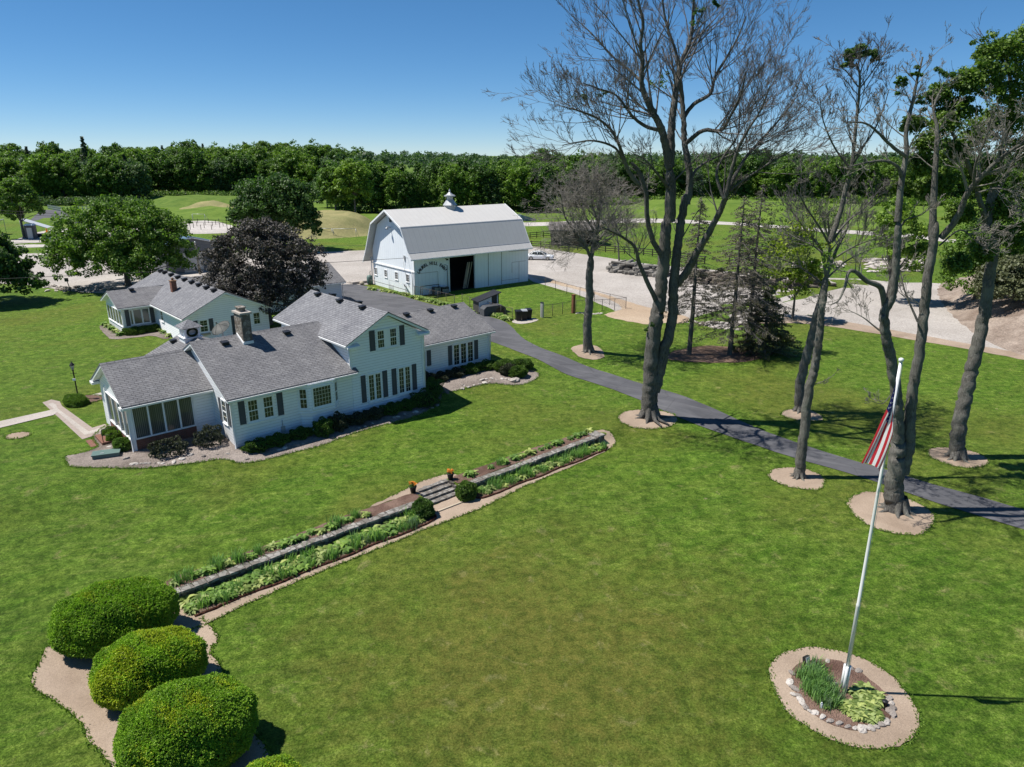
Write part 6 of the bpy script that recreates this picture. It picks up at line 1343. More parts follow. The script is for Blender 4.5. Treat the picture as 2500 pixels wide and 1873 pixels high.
# steps
ox, oy = sxy(ST0, -.6); SP = thing('stone_steps', 'four long stone steps cut through the retaining wall', 'steps', (ox, oy, ZL))
for k in range(5):
    z1 = ZU - .02 - k * .125; t0 = -1.35 + k * .36; mb = MB(); rg = random.Random(k); s = ST0 - .02 if k else ST0 + .1
    while s < ST1 - .05:
        e = min(ST1 + .02, s + rg.uniform(.55, 1.0)); P = [sxy(s + .01, t0 + .40 + rg.uniform(-.02, .02)), sxy(e - .01, t0 + .40), sxy(e - .01, t0), sxy(s + .01, t0)]
        mb.hexa([(x - ox, y - oy, z1 - .5 - ZL) for x, y in P] + [(x - ox, y - oy, z1 - ZL + rg.uniform(-.008, .012)) for x, y in P]); s = e
    mb.build('tread', M['capstone'], SP)
for sgn, s_ in ((-1, ST0), (1, ST1)):
    mb = MB()
    for k in range(9):
        t = -1.3 + k * .22; rg = random.Random(k + 50); zt = ZU - .02 - max(0, k - 3) * .09
        P = [sxy(s_ + sgn * .01, t), sxy(s_ + sgn * .30, t), sxy(s_ + sgn * .30, t + .2), sxy(s_ + sgn * .01, t + .2)]
        mb.hexa([(x - ox, y - oy, -.1) for x, y in P] + [(x - ox, y - oy, zt - ZL + rg.uniform(-.03, .05)) for x, y in P])
    mb.build('side_stones', M['wallstone'], SP)
# flower pots at the head of the steps
def pot(label, px, py):
    p = at(px, py); T = thing('flower_pot', label, 'flower pot', (p.x, p.y, p.z + .04), 0, 'pots at the head of the steps')
    mb = MB(); mb.lathe([(.14, 0), (.19, .3), (.22, .34), (.22, .38), (.19, .38), (.18, .33), (.001, .33)], 14); mb.build('pot', M['black'], T)
    rg = np.random.default_rng(int(px)); C = rg.normal(0, .09, (14, 3)) + (0, 0, .45); V, Fc = leaf_quads(rg, C, .08, 16, .03); link_mesh('foliage', np_mesh('foliage', V, Fc), T, [M['hostaG']])
    C = rg.normal(0, .085, (22, 3)) * (1.2, 1.2, .5) + (0, 0, .55); V, Fc = leaf_quads(rg, C, .06, 16, .032); link_mesh('flowers', np_mesh('flowers', V, Fc), T, [M['flower']])
pot('black pot of orange flowers left of the steps', 900 + 370 / 3.403, 1000 + 692 / 3.403)
pot('black pot of orange flowers right of the steps', 900 + 680 / 3.403, 1000 + 583 / 3.403)
# dark scalloped log edging of the lower beds
def edging(label, S0, S1, t_, close0, close1):
    ox, oy = sxy(S0, t_); zb = ZL; mb = MB(); s = S0; rg = random.Random(int(S0 + 9)); pts = []
    while s < S1: pts.append((s, t_ + .05 * math.sin(s * 1.9) + rg.uniform(-.02, .02))); s += .28
    if close0: pts = [(S0 - .1, .45), (S0 - .28, .65), (S0 - .2, t_ - .2)] + pts
    if close1: pts += [(S1 + .28, t_ - .25), (S1 + .45, t_ - .55), (S1 + .45, .5)]
    for i in range(len(pts) - 1):
        a, b = sxy(*pts[i]), sxy(*pts[i + 1]); z = rg.uniform(-.01, .015); mb.tube([(a[0] - ox, a[1] - oy, .055 + z), (b[0] - ox, b[1] - oy, .055 + z)], .062, 7)
    o = mb.build('log_edging', M['logm']); o.location = (ox, oy, zb); return tag(o, label, 'edging')
edging('dark red brown scalloped edging left of the steps', .3, ST0 - .75, 1.75, False, True)
edging('dark red brown scalloped edging right of the steps', ST1 + .7, WL - .6, 1.4, True, True)
mb = MB(); a, b = sxy(ST0 + .0, 1.0), sxy(ST1 + .1, 1.0); dx, dy = WD; mb.obox(((a[0] + b[0]) / 2 - a[0], (a[1] + b[1]) / 2 - a[1]), WD, None, .07, math.dist(a, b) / 2, .05, 0); o = mb.build('threshold_board', M['lumber']); o.location = (a[0], a[1], ZL + .02); tag(o, 'thin board set in the soil at the foot of the steps', 'board')

# ---------------------------------------------------------------- rocks
def rock_mesh(seed):
    r = np.random.default_rng(seed); mb = MB(); mb.lathe([(.35, -.35), (.8, -.2), (1, .05), (.85, .38), (.45, .6), (.12, .66)], 9)
    V = np.array(mb.v); V *= (1 + r.normal(0, .10, (len(V), 1))); V = V * (1, r.uniform(.6, .9), r.uniform(.55, .8)); mb.v = [tuple(v) for v in V]
    me = bpy.data.meshes.new('rock'); me.from_pydata(mb.v, [], mb.f); me.update(); me.materials.append(M['rock']); return me
RM = [rock_mesh(i) for i in range(5)]
def rock(p, s, label, group, rnd=random.Random(9), name='rock', mat=None):
    o = bpy.data.objects.new(name, RM[rnd.randrange(5)]); COL.objects.link(o); o.location = (p[0], p[1], p[2] + s * .12); o.rotation_euler = (rnd.uniform(-.2, .2), rnd.uniform(-.2, .2), rnd.uniform(0, 6)); o.scale = (s, s * rnd.uniform(.8, 1.2), s * rnd.uniform(.7, 1.1))
    return tag(o, label, 'stone', group)
for i, (x, y) in enumerate(Z(1750, 1300, 2.891, (515, 1065), (530, 1092), (548, 1110), (540, 1150), (580, 1160), (590, 1190), (608, 1222), (625, 1240), (660, 1270), (690, 1280), (745, 1312), (800, 1340), (862, 1358), (925, 1378), (975, 1388), (1020, 1395), (1058, 1385), (1090, 1387), (1120, 1378), (1152, 1362), (1185, 1342), (1205, 1330), (1240, 1290), (1222, 1268), (1232, 1245), (1230, 1218), (1210, 1180), (530, 1000), (780, 915), (1000, 985), (940, 960), (840, 1080), (905, 1080))):
    rock(at(x, y, .03), random.Random(i).uniform(.12, .2), 'pale rounded stone ringing the flagpole bed, ' + ('left side' if x < 640 else 'right side' if x > 1140 else 'upper side' if y < 1090 else 'bottom side'), 'stones ringing the flagpole bed')
rs = random.Random(4)
for (x, y) in A1_list if 'A1_list' in globals() else []: pass
for x, y in [(500, 960), (540, 1000), (570, 1040), (610, 1060), (640, 1080), (680, 1100), (780, 1185), (850, 1250), (890, 1245), (960, 1240), (1010, 1240), (1055, 1240), (1120, 1240), (1170, 1235), (1215, 1240), (1350, 1225), (1450, 1190), (1550, 1140), (1700, 1150), (1870, 1130), (2000, 1125)]:
    rock(A1(x, y), rs.uniform(.12, .24), 'rough stone edging the gravel bed round the porch', 'stones edging the porch bed')
for x, y in Z(200, 650, 3.3133, (1330, 1560), (1600, 1490), (1640, 1475), (1740, 1455), (1790, 1440)): rock(at(x, y), rs.uniform(.14, .24), 'stone in the bed under the paired windows', 'stones in the bed under the paired windows')
for x, y in Z(650, 650, 3.3133, (110, 1490), (155, 1475), (290, 1435), (750, 1310), (800, 1300), (860, 1275), (1040, 1230), (1065, 1222), (1120, 1200), (1190, 1185), (1215, 1180), (1270, 1170), (1340, 1150), (1380, 1130)): rock(at(x, y), rs.uniform(.12, .22), 'stone at the edge of the shaded bed before the two storey wing', 'stones before the two storey wing')
for x, y in Z(980, 820, 5.53, (560, 770), (620, 775), (820, 720), (900, 700), (980, 670), (1060, 655), (1120, 640), (1190, 620), (1280, 600), (1360, 585), (1410, 590), (1455, 598), (820, 665), (850, 680), (1090, 600), (1150, 590), (1220, 580)): rock(at(x, y), rs.uniform(.14, .26), 'stone lining the bed of the east wing', 'stones lining the east wing bed')
rock(at(980 + 1530 / 5.53, 820 + 610 / 5.53), .55, 'largest pale boulder at the outer end of the east wing bed', 'boulder'); bpy.context.scene.collection.objects[-1]
for i in range(44):
    f = i / 43; px = 95 + 330 * f if i < 30 else 110 + 120 * rs.random(); py = (700 + 14 * f) + rs.uniform(-4, 4) if i < 30 else 708 + rs.uniform(-4, 4)
    rock(at(px, py), rs.uniform(.3, .6), 'boulder in the row along the gravel yard, left lawn edge', 'boulders between left lawn and gravel')
for i in range(34):
    px, py = 1690 + i * 3.6 + rs.uniform(-2, 2), 783 + i * .65 + 6 * math.sin(i / 33 * 3.14) + rs.uniform(-2, 2); rock(at(px, py), rs.uniform(.2, .34), 'stone of the low dry edging behind the spruces', 'stones behind the spruces')
for i in range(30): px = 1440 + i * 3.0; rock(at(px * .72 + 370, 766 + rs.uniform(-2, 2)), rs.uniform(.12, .2), 'small stone at the foot of the chain link fence corner', 'stones at the fence foot')
for k, (lab, x0, x1, y0, y1, n, s0, s1) in enumerate([('riprap', 2112, 2262, 634, 664, 150, .35, .8), ('riprap', 1930, 2060, 640, 656, 60, .3, .6)]):
    r = random.Random(k + 3); mbv, mbf = [], []
    for i in range(n):
        fx = r.random(); p = at(x0 + (x1 - x0) * fx, y0 + (y1 - y0) * r.random()); s = r.uniform(s0, s1); me = RM[r.randrange(5)]; a = r.uniform(0, 6.28); b0 = len(mbv)
        for v in me.vertices: x, y, z = v.co; mbv.append((p.x + s * (x * math.cos(a) - y * math.sin(a)), p.y + s * (x * math.sin(a) + y * math.cos(a)), p.z + s * z * .8 + .05))
        mbf += [tuple(b0 + q for q in f.vertices) for f in me.polygons]
    me = bpy.data.meshes.new('riprap'); me.from_pydata(mbv, [], mbf); o = link_mesh('riprap', me, None, [M['rock']]); tag(o, ('pale riprap stones on the grass behind the twin trunked tree', 'pale scattered riprap left of the twin trunked tree')[k], 'riprap', None, 'stuff')
# rubble heap and log pile in the yard
def heap(name, label, cat, line, n, h, w, mat, logs=False, seed=1):
    r = random.Random(seed); P = [at(*p) for p in line]; V_, F_ = [], []
    mbx = MB()
    for i in range(n):
        f = r.random() * (len(P) - 1); k = min(len(P) - 2, int(f)); p = P[k].lerp(P[k + 1], f - k); off = r.uniform(-1, 1); hh = h * (1 - abs(off)) * r.uniform(.1, 1); c = Vector((p.x + r.uniform(-.4, .4), p.y + off * w, p.z + hh))
        if logs and r.random() < .75:
            a = r.uniform(-.5, .5) + (0 if r.random() < .7 else 1.3); L_ = r.uniform(1.2, 3.2); rad = r.uniform(.13, .34); d = Vector((math.cos(a), math.sin(a), r.uniform(-.2, .25))); mbx.tube([c - d * L_ / 2, c + Vector((0, 0, r.uniform(-.1, .12))), c + d * L_ / 2], [rad, rad * .95, rad * .8], 7)
        else:
            s = r.uniform(.25, .7); me = RM[r.randrange(5)]; a = r.uniform(0, 6.28); b0 = len(mbx.v)
            for v in me.vertices: x, y, z = v.co; mbx.v.append((c.x + s * (x * math.cos(a) - y * math.sin(a)), c.y + s * (x * math.sin(a) + y * math.cos(a)), c.z + s * z))
            for f_ in me.polygons: mbx.f.append(tuple(b0 + q for q in f_.vertices)); mbx.m.append(0); mbx.sm.append(False)
    o = mbx.build(name, mat); return tag(o, label, cat, None, 'stuff')
heap('rubble_heap', 'grey rubble and broken wood heaped on the gravel left of the great maple', 'rubble', [(1498, 660), (1560, 668), (1620, 672)], 210, 1.7, 2.2, M['darkrock'], True, 3)
heap('rubble_heap', 'dark rubble and roots piled behind the spruces', 'rubble', [(1690, 682), (1760, 690), (1870, 700)], 230, 1.6, 2.2, M['logs'], True, 4)
heap('log_pile', 'stacked old logs lying left of the twin trunked tree', 'log pile', [(1880, 702), (1950, 700), (2005, 694)], 90, 2.3, 1.6, M['logs'], True, 5)

# ---------------------------------------------------------------- flagpole and flag
base = at(2058, 1690); ptop = onray(2201, 874, base.y); PH = ptop.z - base.z
dxp = ptop.x - base.x
FPo = thing('flagpole', 'tall white flagpole standing in the round planted bed', 'flagpole', base)
mb = MB(); prof_ = [(.062, .55), (.062, 3.6), (.066, 3.62), (.066, 3.72), (.056, 3.74), (.050, PH * .62), (.046, PH * .99)]
def lean(mb): mb.v = [(x + dxp * z / PH, y, z) for x, y, z in mb.v]; return mb
mb.lathe(prof_, 14); lean(mb).build('pole', M['alu'], FPo)
mb = MB(); mb.lathe([(.05, PH * .99), (.075, PH * .992), (.075, PH * .998), (.03, PH)], 12); lean(mb).build('cap', M['alu'], FPo)
mb = MB()
for a in (0, 2.1, 4.2): mb.tube([(.09 * math.cos(a), .09 * math.sin(a), -.1), (.09 * math.cos(a), .09 * math.sin(a), 1.15)], .05, 8)
mb.build('base_posts', M['alu'], FPo)
mb = MB(); mb.tube([(.08, -.02, 1.0), (.085 + dxp * .5, -.02, PH * .5), (.07 + dxp, -.02, PH * .985)], .006, 4); mb.build('halyard', M['galv'], FPo)
FG = thing('flag', 'American flag hanging limp from the tall pole', 'flag', (base.x + dxp * .9, base.y, base.z + PH * .88))
z0f = PH * .95; hoist, fly = 1.5, 3.05
def flag_pt(s, f, out=0.0):
    """s down the hoist 0..1, f along the fly 0..1 -> limp cloth"""
    zt = z0f - hoist * s * (1 - f * .86) - fly * (f - .06 * math.sin(f * 3.1)) * (.93 + .02 * math.cos(s * 5))
    hang = (s - .5) * (.10 + .52 * f)                       # cloth fans out a little towards its free end
    fold = math.sin(s * 1.5 * 2 * math.pi + f * 1.2)
    x = -.05 - .16 * f - .26 * f * f + hang * .85 + .03 * fold * min(1, f * 2 + .2)
    y = -.08 - .35 * f + .8 * (-x - .05) * min(1, f * 2) - .05 * (fold + 1) * min(1, f * 2.5 + .15)
    zt = max(zt, -100)
    xp = dxp * (z0f - hoist * s * .5 - (0)) / PH * 0 + dxp * (zt) / PH
    return (xp + x - dxp * .9, y - out, zt - PH * .88)
def flag_mesh(sa, sb, fa, fb, ns, nf, mb, out=0):
    for i in range(ns):
        for j in range(nf):
            q = [(sa + (sb - sa) * (i + a) / ns, fa + (fb - fa) * (j + b) / nf) for a, b in ((0, 0), (0, 1), (1, 1), (1, 0))]; mb.face([flag_pt(*w, out) for w in q], 0, True)
for mt, par, nm in (('red', 0, 'red_stripes'), ('white', 1, 'white_stripes')):
    mb = MB()
    for k in range(13):
        if k % 2 == par: flag_mesh(k / 13, (k + 1) / 13, .4 if k < 7 else 0, 1, 5, 30, mb)
    mb.build(nm, M[mt], FG)
mb = MB(); flag_mesh(0, 7 / 13, 0, .4, 28, 16, mb); mb.build('canton', M['blue'], FG)
mb = MB()
for row in range(9):
    for c_ in range(6 if row % 2 == 0 else 5):
        sc_, fc = (row + .75) / 9.5 * 7 / 13, (c_ + (.6 if row % 2 == 0 else 1.1)) / 6.2 * .4
        for sgn in (.012, -.012):
            ctr = flag_pt(sc_, fc, sgn); ring_ = [flag_pt(sc_ + (.021 if k % 2 else .009) * math.cos(k * math.pi / 5), fc + (.0115 if k % 2 else .005) * math.sin(k * math.pi / 5), sgn) for k in range(10)]
            for k in range(10): mb.face([ctr, ring_[k], ring_[(k + 1) % 10]])
mb.build('stars', M['white'], FG)
p = at(1750 + 625 / 2.891, 1300 + 950 / 2.891); SL_ = thing('spotlight', 'square ground spotlight at the upper edge of the flagpole bed', 'spotlight', p, .5)
mb = MB(); mb.hexa([(-.12, -.08, .28), (.12, -.08, .28), (.12, .06, .22), (-.12, .06, .22), (-.12, -.02, .50), (.12, -.02, .50), (.12, .10, .44), (-.12, .10, .44)]); mb.tube([(0, .05, 0), (0, .05, .3)], .02, 5); mb.build('housing', M['black'], SL_)
mb = MB(); mb.hexa([(-.1, -.105, .30), (.1, -.105, .30), (.1, -.085, .29), (-.1, -.085, .29), (-.1, -.045, .48), (.1, -.045, .48), (.1, -.03, .47), (-.1, -.03, .47)]); mb.build('lens', M['lampg'], SL_)
p = at(1750 + 1180 / 2.891, 1300 + 1235 / 2.891); mb = MB(); mb.lathe([(.085, 0), (.085, .24), (.10, .25), (.10, .28), (.02, .29)], 12); o = mb.build('garden_light', M['black']); o.location = p; tag(o, 'short black cylinder light at the right of the flagpole bed', 'garden light')
p = at(1750 + 735 / 2.891, 1300 + 1245 / 2.891); mb = MB(); mb.lathe([(.06, 0), (.035, .08), (.05, .16), (.05, .2), (.03, .26), (.001, .29)], 10); mb.tube([(0, 0, .1), (.09, -.03, .05)], .02, 5); o = mb.build('garden_figure', M['trim']); o.location = p; tag(o, 'tiny white garden figure at the lower edge of the irises', 'ornament')
# lamp post
p = A1(205, 460); LP = thing('lamp_post', 'black lamp post rising from a round light green shrub', 'lamp post', p)
mb = MB(); mb.lathe([(.10, 0), (.10, .25), (.06, .35), (.045, .5), (.045, 2.2), (.09, 2.24), (.03, 2.28)], 10); mb.tube([(-.25, 0, 2.0), (.25, 0, 2.0)], .02, 5); mb.build('post', M['black'], LP)
mb = MB(); mb.lathe([(.06, 2.28), (.15, 2.62), (.14, 2.63)], 6, sm=False); mb.build('lantern', M['lampg'], LP)
mb = MB(); mb.lathe([(.20, 2.62), (.19, 2.66), (.08, 2.80), (.03, 2.86), (.015, 2.95)], 6, sm=False)
for k in range(6): a = k * math.pi / 3; mb.tube([(.07 * math.cos(a), .07 * math.sin(a), 2.28), (.165 * math.cos(a), .165 * math.sin(a), 2.64)], .013, 4)
mb.build('lantern_frame', M['black'], LP)
mb = MB(); mb.box(-.11, .11, -.09, -.05, 1.45, 1.6); mb.build('sign_plate', M['trim'], LP)
# green utility box
p = A1(545, 1150); GBx = thing('utility_box', 'flat green utility cover lying in the soil by the porch bed', 'utility box', (p.x, p.y, p.z), math.radians(22))
mb = MB(); mb.box(-.72, .72, -.36, .36, -.05, .22); mb.build('body', M['greenbox'], GBx); mb = MB(); mb.box(-.76, .76, -.40, .40, .225, .29); mb.build('lid', M['greenbox'], GBx)
mb = MB(); mb.box(-.3, -.1, -.2, -.12, .29, .31); mb.build('handle', M['galv'], GBx)
# satellite dish
ux, uy = xy(4.6, 13.0); SDh = thing('satellite_dish', 'large grey mesh satellite dish on a white pole behind the stone chimney', 'satellite dish', (ux, uy, 0))
mb = MB(); mb.tube([(0, 0, 0), (0, 0, 4.35)], .06, 8); mb.tube([(0, 0, 3.6), (-.45, .3, 3.0)], .03, 5); mb.tube([(0, 0, 3.6), (.3, .45, 3.0)], .03, 5); mb.build('mast', M['trim'], SDh)
mb = MB(); mb.lathe([(.03, 0), (.35, .04), (.58, .13), (.76, .22), (.78, .24), (.58, .16), (.35, .07), (.03, .03)], 24); R_ = Matrix.Rotation(math.radians(30), 4, 'X') @ Matrix.Rotation(math.radians(-18), 4, 'Y'); mb.v = [tuple(R_ @ Vector(v) + Vector((0, 0, 4.4))) for v in mb.v]; mb.build('reflector', M['fencegrey'], SDh)
mb = MB(); c_ = R_ @ Vector((0, 0, .75)) + Vector((0, 0, 4.4))
for a in (0, 2.1, 4.2): mb.tube([R_ @ Vector((.7 * math.cos(a), .7 * math.sin(a), .15)) + Vector((0, 0, 4.4)), c_], .012, 4)
mb.tube([c_, c_ + (R_ @ Vector((0, 0, .12)))], .05, 6); mb.build('feed', M['black'], SDh)

# ---------------------------------------------------------------- fences
def chain_fence(label, pts, n, h=1.35, mesh=True, gr='chain link fences of the barn yard'):
    P = [at(*p) for p in pts]; T = thing('chain_link_fence', label, 'fence', P[0], 0, None); o = P[0]; seg = [math.dist(P[i][:2], P[i + 1][:2]) for i in range(len(P) - 1)]; tot = sum(seg); Q = []
    for k in range(n + 1):
        d = tot * k / n; i = 0
        while i < len(seg) - 1 and d > seg[i]: d -= seg[i]; i += 1
        q = P[i].lerp(P[i + 1], d / seg[i]); Q.append(q - o)
        mb = MB(); mb.tube([q - o + Vector((0, 0, -.1)), q - o + Vector((0, 0, h + .06))], .035, 6); mb.build('post', M['chain'], T)
    mb = MB()
    for i in range(n): mb.tube([Q[i] + Vector((0, 0, h)), Q[i + 1] + Vector((0, 0, h))], .022, 5)
    mb.build('top_rail', M['chain'], T)
    if mesh:
        V_, F_ = [], []; w = .0035
        for i in range(n):
            a, b = Q[i], Q[i + 1]; L = (b - a).length; d = (b - a) / L; k = int(L / .22); s = Vector((-d.y, d.x, 0))
            for q in range(-int(h / .22), k):
                for sg in (1, -1):
                    x0 = q * .22; x1 = x0 + h; 
                    za, zb = (0, h) if sg > 0 else (h, 0)
                    ca, cb = max(0, x0), min(L, x1)
                    if cb <= ca: continue
                    f0, f1 = (ca - x0) / h, (cb - x0) / h; A = a + d * ca + Vector((0, 0, .05 + za + (zb - za) * f0)); B = a + d * cb + Vector((0, 0, .05 + za + (zb - za) * f1)); u = (B - A).normalized().cross(s).normalized() * w; b0 = len(V_)
                    V_ += [A - u, B - u, B + u, A + u]; F_.append((b0, b0 + 1, b0 + 2, b0 + 3))
        me = bpy.data.meshes.new('wire_mesh'); me.from_pydata([tuple(v) for v in V_], [], F_); link_mesh('wire_mesh', me, T, [M['chain']])
    return T
z6 = lambda *p: Z(1100, 550, 3.682, *p)
chain_fence('chain link fence from the barn corner down to the gate behind the roof', [(1013, 724), (1110, 748)] , 5)
chain_fence('chain link fence behind the dog house and the bins', z6((105, 720), (195, 755), (555, 855)), 5)
chain_fence('chain link fence between the bins and the rusty post', z6((820, 830), (925, 815), (1010, 800), (1090, 785)), 3)
chain_fence('chain link fence from the rusty post to the yard corner', z6((1125, 780), (1425, 768), (1575, 752)), 4)
chain_fence('chain link fence running along the gravel from the barn to the yard corner', z6((850, 560), (980, 602), (1112, 640), (1410, 712), (1575, 752)), 6)
def gate_post(name, label, px, py, w, d, h, mat, cap=None, rz=.6, cat='gate post'):
    p = at(px, py); T = thing(name, label, cat, p, rz); mb = MB(); mb.box(-w, w, -d, d, -.1, h); mb.build('post', M[mat], T)
    mb = MB(); mb.box(-w - .03, w + .03, -d - .03, d + .03, h, h + .06); mb.build('post_cap', M[cap or mat], T); return T
gate_post('fence_post', 'thick pale grey post with dark edges beside the bins', 1100 + 822 / 3.682, 550 + 828 / 3.682, .10, .20, 1.65, 'galv', 'black')
gate_post('fence_post', 'rust coloured wooden post in the chain link fence', 1100 + 1102 / 3.682, 550 + 790 / 3.682, .16, .16, 2.1, 'rust')
# dog house: lean-to shelter and kennel
p = at(1100 + 345 / 3.682, 550 + 790 / 3.682); DH = thing('dog_house', 'small black and white slant roofed dog shelter on the yard grass', 'dog house', p, math.radians(28))
mb = MB(); mb.prism([(-1.3, -.05), (1.3, -.05), (1.3, 2.2), (-1.3, 1.45)], 'y', 0, 1.5); mb.build('wall', M['shedwall'], DH)
mb = MB(); mb.prism([(-1.28, .25), (.35, .25), (.35, 1.92), (-1.28, 1.45)], 'y', -.03, -.005); mb.build('white_panel', M['trim'], DH)
mb = MB(); mb.prism([(-1.5, 1.40), (1.5, 2.27), (1.5, 2.36), (-1.5, 1.49)], 'y', -.25, 1.7); mb.build('roof', M['black'], DH)
mb = MB(); mb.prism([(-1.35, 0), (1.45, 0), (1.45, .75), (.9, 1.15), (-1.0, 1.1), (-1.35, .8)], 'y', -1.5, -.35); mb.build('kennel_box', M['shutter'], DH)
mb = MB(); mb.prism([(.2, .02), (1.2, .02), (1.2, .7), (.9, .92), (.5, .92), (.2, .7)], 'y', -1.53, -1.505); mb.build('doorway', M['black'], DH)
mb = MB(); mb.tube([(1.1, 0, 2.2), (1.1, -.05, .2)], .05, 6); mb.build('post', M['trim'], DH)
# bins
def bin_(label, px, py, rz, lid='bin'):
    p = at(px, py); T = thing('wheelie_bin', label, 'bin', p, rz, 'black bins by the fence')
    mb = MB(); mb.hexa([(-.25, -.28, .06), (.25, -.28, .06), (.25, .28, .06), (-.25, .28, .06), (-.32, -.36, 1.05), (.32, -.36, 1.05), (.32, .36, 1.05), (-.32, .36, 1.05)]); mb.build('body', M['bin'], T)
    mb = MB(); mb.hexa([(-.36, -.42, 1.05), (.36, -.42, 1.05), (.36, .40, 1.05), (-.36, .40, 1.05), (-.33, -.38, 1.13), (.33, -.38, 1.13), (.33, .36, 1.18), (-.33, .36, 1.18)]); mb.build('lid', M[lid], T)
    for sx in (-.24, .24): mb = MB(); mb.tube([(sx - .04, .30, .12), (sx + .04, .30, .12)], .12, 10); mb.build('wheel', M['tyre'], T)
    mb = MB(); mb.tube([(-.25, .44, 1.0), (.25, .44, 1.0)], .02, 5); mb.build('handle', M['bin'], T); return T
bin_('black wheelie bin at the left of the three', 1100 + 610 / 3.682, 550 + 858 / 3.682, .25); bin_('black wheelie bin with pale patched lid in the middle of the three', 1100 + 660 / 3.682, 550 + 852 / 3.682, .15, 'galv'); bin_('black wheelie bin at the right of the three', 1100 + 700 / 3.682, 550 + 843 / 3.682, .3)
# hitching rails and pipes at the barn
def to_barn(a, v, z=0): c, s_ = math.cos(TB), math.sin(TB); return Vector((BO[0] + a * c - v * s_, BO[1] + a * s_ + v * c, z))
def rails(name, label, segs, r, mat, cat):
    o0 = segs[0][0]; mb = MB()
    for a, b in segs: mb.tube([a - o0, b - o0], r, 6)
    o = mb.build(name, M[mat]); o.location = o0; return tag(o, label, cat)
rails('pipe_rail', 'black pipe rail standing before the lettered barn wall', [(to_barn(.3, -.9, 0), to_barn(.3, -.9, 1.35)), (to_barn(.3, -.9, 1.35), to_barn(3.1, -.9, 1.35)), (to_barn(3.1, -.9, 1.35), to_barn(3.1, -.9, 0))], .045, 'black', 'rail')
sg = [(to_barn(-.9, 2.0 + k * .2, .05), to_barn(-.9, 2.0 + k * .2, 1.15)) for k in range(0)]
rails('pipe_rack', 'grey pipe rack with uprights beside the barn gable', [(to_barn(-.8, 5.4 - k * .28, 0), to_barn(-.8, 5.4 - k * .28, 1.5 if k == 0 else .9)) for k in range(5)] + [(to_barn(-.8, 5.4, 1.5), to_barn(-.8, 1.0, 1.45)), (to_barn(-.8, 5.4, .9), to_barn(-.8, 4.2, .9)), (to_barn(-.8, 1.0, 1.45), to_barn(-.8, 1.0, 0))], .03, 'galv', 'rack')
rails('low_rail', 'thin rail running along the foot of the barn gable', [(to_barn(-1.0, 10.5, 0), to_barn(-1.0, 10.5, .85)), (to_barn(-1.0, 10.5, .85), to_barn(-1.0, .4, .85)), (to_barn(-1.0, .4, .85), to_barn(-1.0, .4, 0))], .03, 'chain', 'rail')
q = to_barn(-.5, 1.7, 0); mb = MB(); mb.tube([(0, 0, 1.25), (-.03, .6, .98), (0, 1.2, .95), (0, 2.0, 1.05), (0, 2.3, 1.3)], .11, 8); o = mb.build('hanging_tarp', M['shutter']); o.location = q; tag(o, 'rolled grey tarp hanging on the rack by the barn gable', 'tarp')
for i, (a, v, w, h_, mt, lab, nm) in enumerate([(2.9, -.55, .5, 1.0, 'shutter', 'dark grey cabinet against the barn under the lettering', 'air_unit'), (4.1, -.6, .55, .85, 'black', 'dark cooling unit beside the barn door opening', 'air_unit')]):
    q = to_barn(a, v); T = thing(nm, lab, 'unit', q, TB); mb = MB(); mb.box(-w, w, -.3, .3, 0, h_); mb.build('housing', M[mt], T); mb = MB(); mb.lathe([(.24, h_), (.24, h_ + .04), (.03, h_ + .05)], 14); mb.build('fan_grille', M['galv'], T)
    mb = MB(); [mb.box(-w + .05, w - .05, -.32, -.302, .1 + k * .14, .17 + k * .14) for k in range(int((h_ - .15) / .14))]; mb.build('louvre', M['galv'], T)
q = to_barn(-.5, 11.6); T = thing('fuel_tank', 'green tank standing at the far corner of the barn gable', 'tank', q, TB); mb = MB(); mb.lathe([(.35, .1), (.42, .2), (.42, 1.0), (.3, 1.25), (.06, 1.35)], 14); mb.build('tank', M['greenbox'], T); mb = MB(); mb.tube([(.1, 0, 1.3), (.1, 0, 1.8), (.1, -.3, 1.9)], .04, 6); mb.build('pump', M['black'], T)
q = to_barn(-1.6, 11.9, 0); mb = MB(); mb.lathe([(.1, 0), (.33, .12), (.34, .3), (.2, .48), (.02, .54)], 12); o = mb.build('yellow_cover', M['lumber']); o.location = q; tag(o, 'small yellow rounded cover at the driveway corner by the barn', 'cover')
# ranch rail fences
def rail_fence(label, pts, n, h=1.25, rails_=3, mat='fence', group=None):
    P = [at(*p) for p in pts]; T = thing('rail_fence', label, 'fence', P[0]); o = P[0]; seg = [math.dist(P[i][:2], P[i + 1][:2]) for i in range(len(P) - 1)]; tot = sum(seg); Q = []
    for k in range(n + 1):
        d = tot * k / n; i = 0
        while i < len(seg) - 1 and d > seg[i]: d -= seg[i]; i += 1
        Q.append(P[i].lerp(P[i + 1], min(1, d / seg[i])) - o); mb = MB(); q = Q[-1]; mb.box(q.x - .08, q.x + .08, q.y - .08, q.y + .08, q.z - .1, q.z + h + .12); mb.build('post', M[mat], T)
    for j in range(rails_):
        mb = MB(); z = h * (j + .55) / rails_ + .08
        for i in range(n):
            a, b = Q[i], Q[i + 1]; mb.hexa([(a.x, a.y - .10, a.z + z), (b.x, b.y - .10, b.z + z), (b.x, b.y - .05, b.z + z), (a.x, a.y - .05, a.z + z), (a.x, a.y - .10, a.z + z + .13), (b.x, b.y - .10, b.z + z + .13), (b.x, b.y - .05, b.z + z + .13), (a.x, a.y - .05, a.z + z + .13)])
        mb.build('rail', M[mat], T)
rail_fence('dark ranch rail fence just behind the right end of the barn', z6((650, 125), (740, 118), (800, 112), (900, 105)), 4)
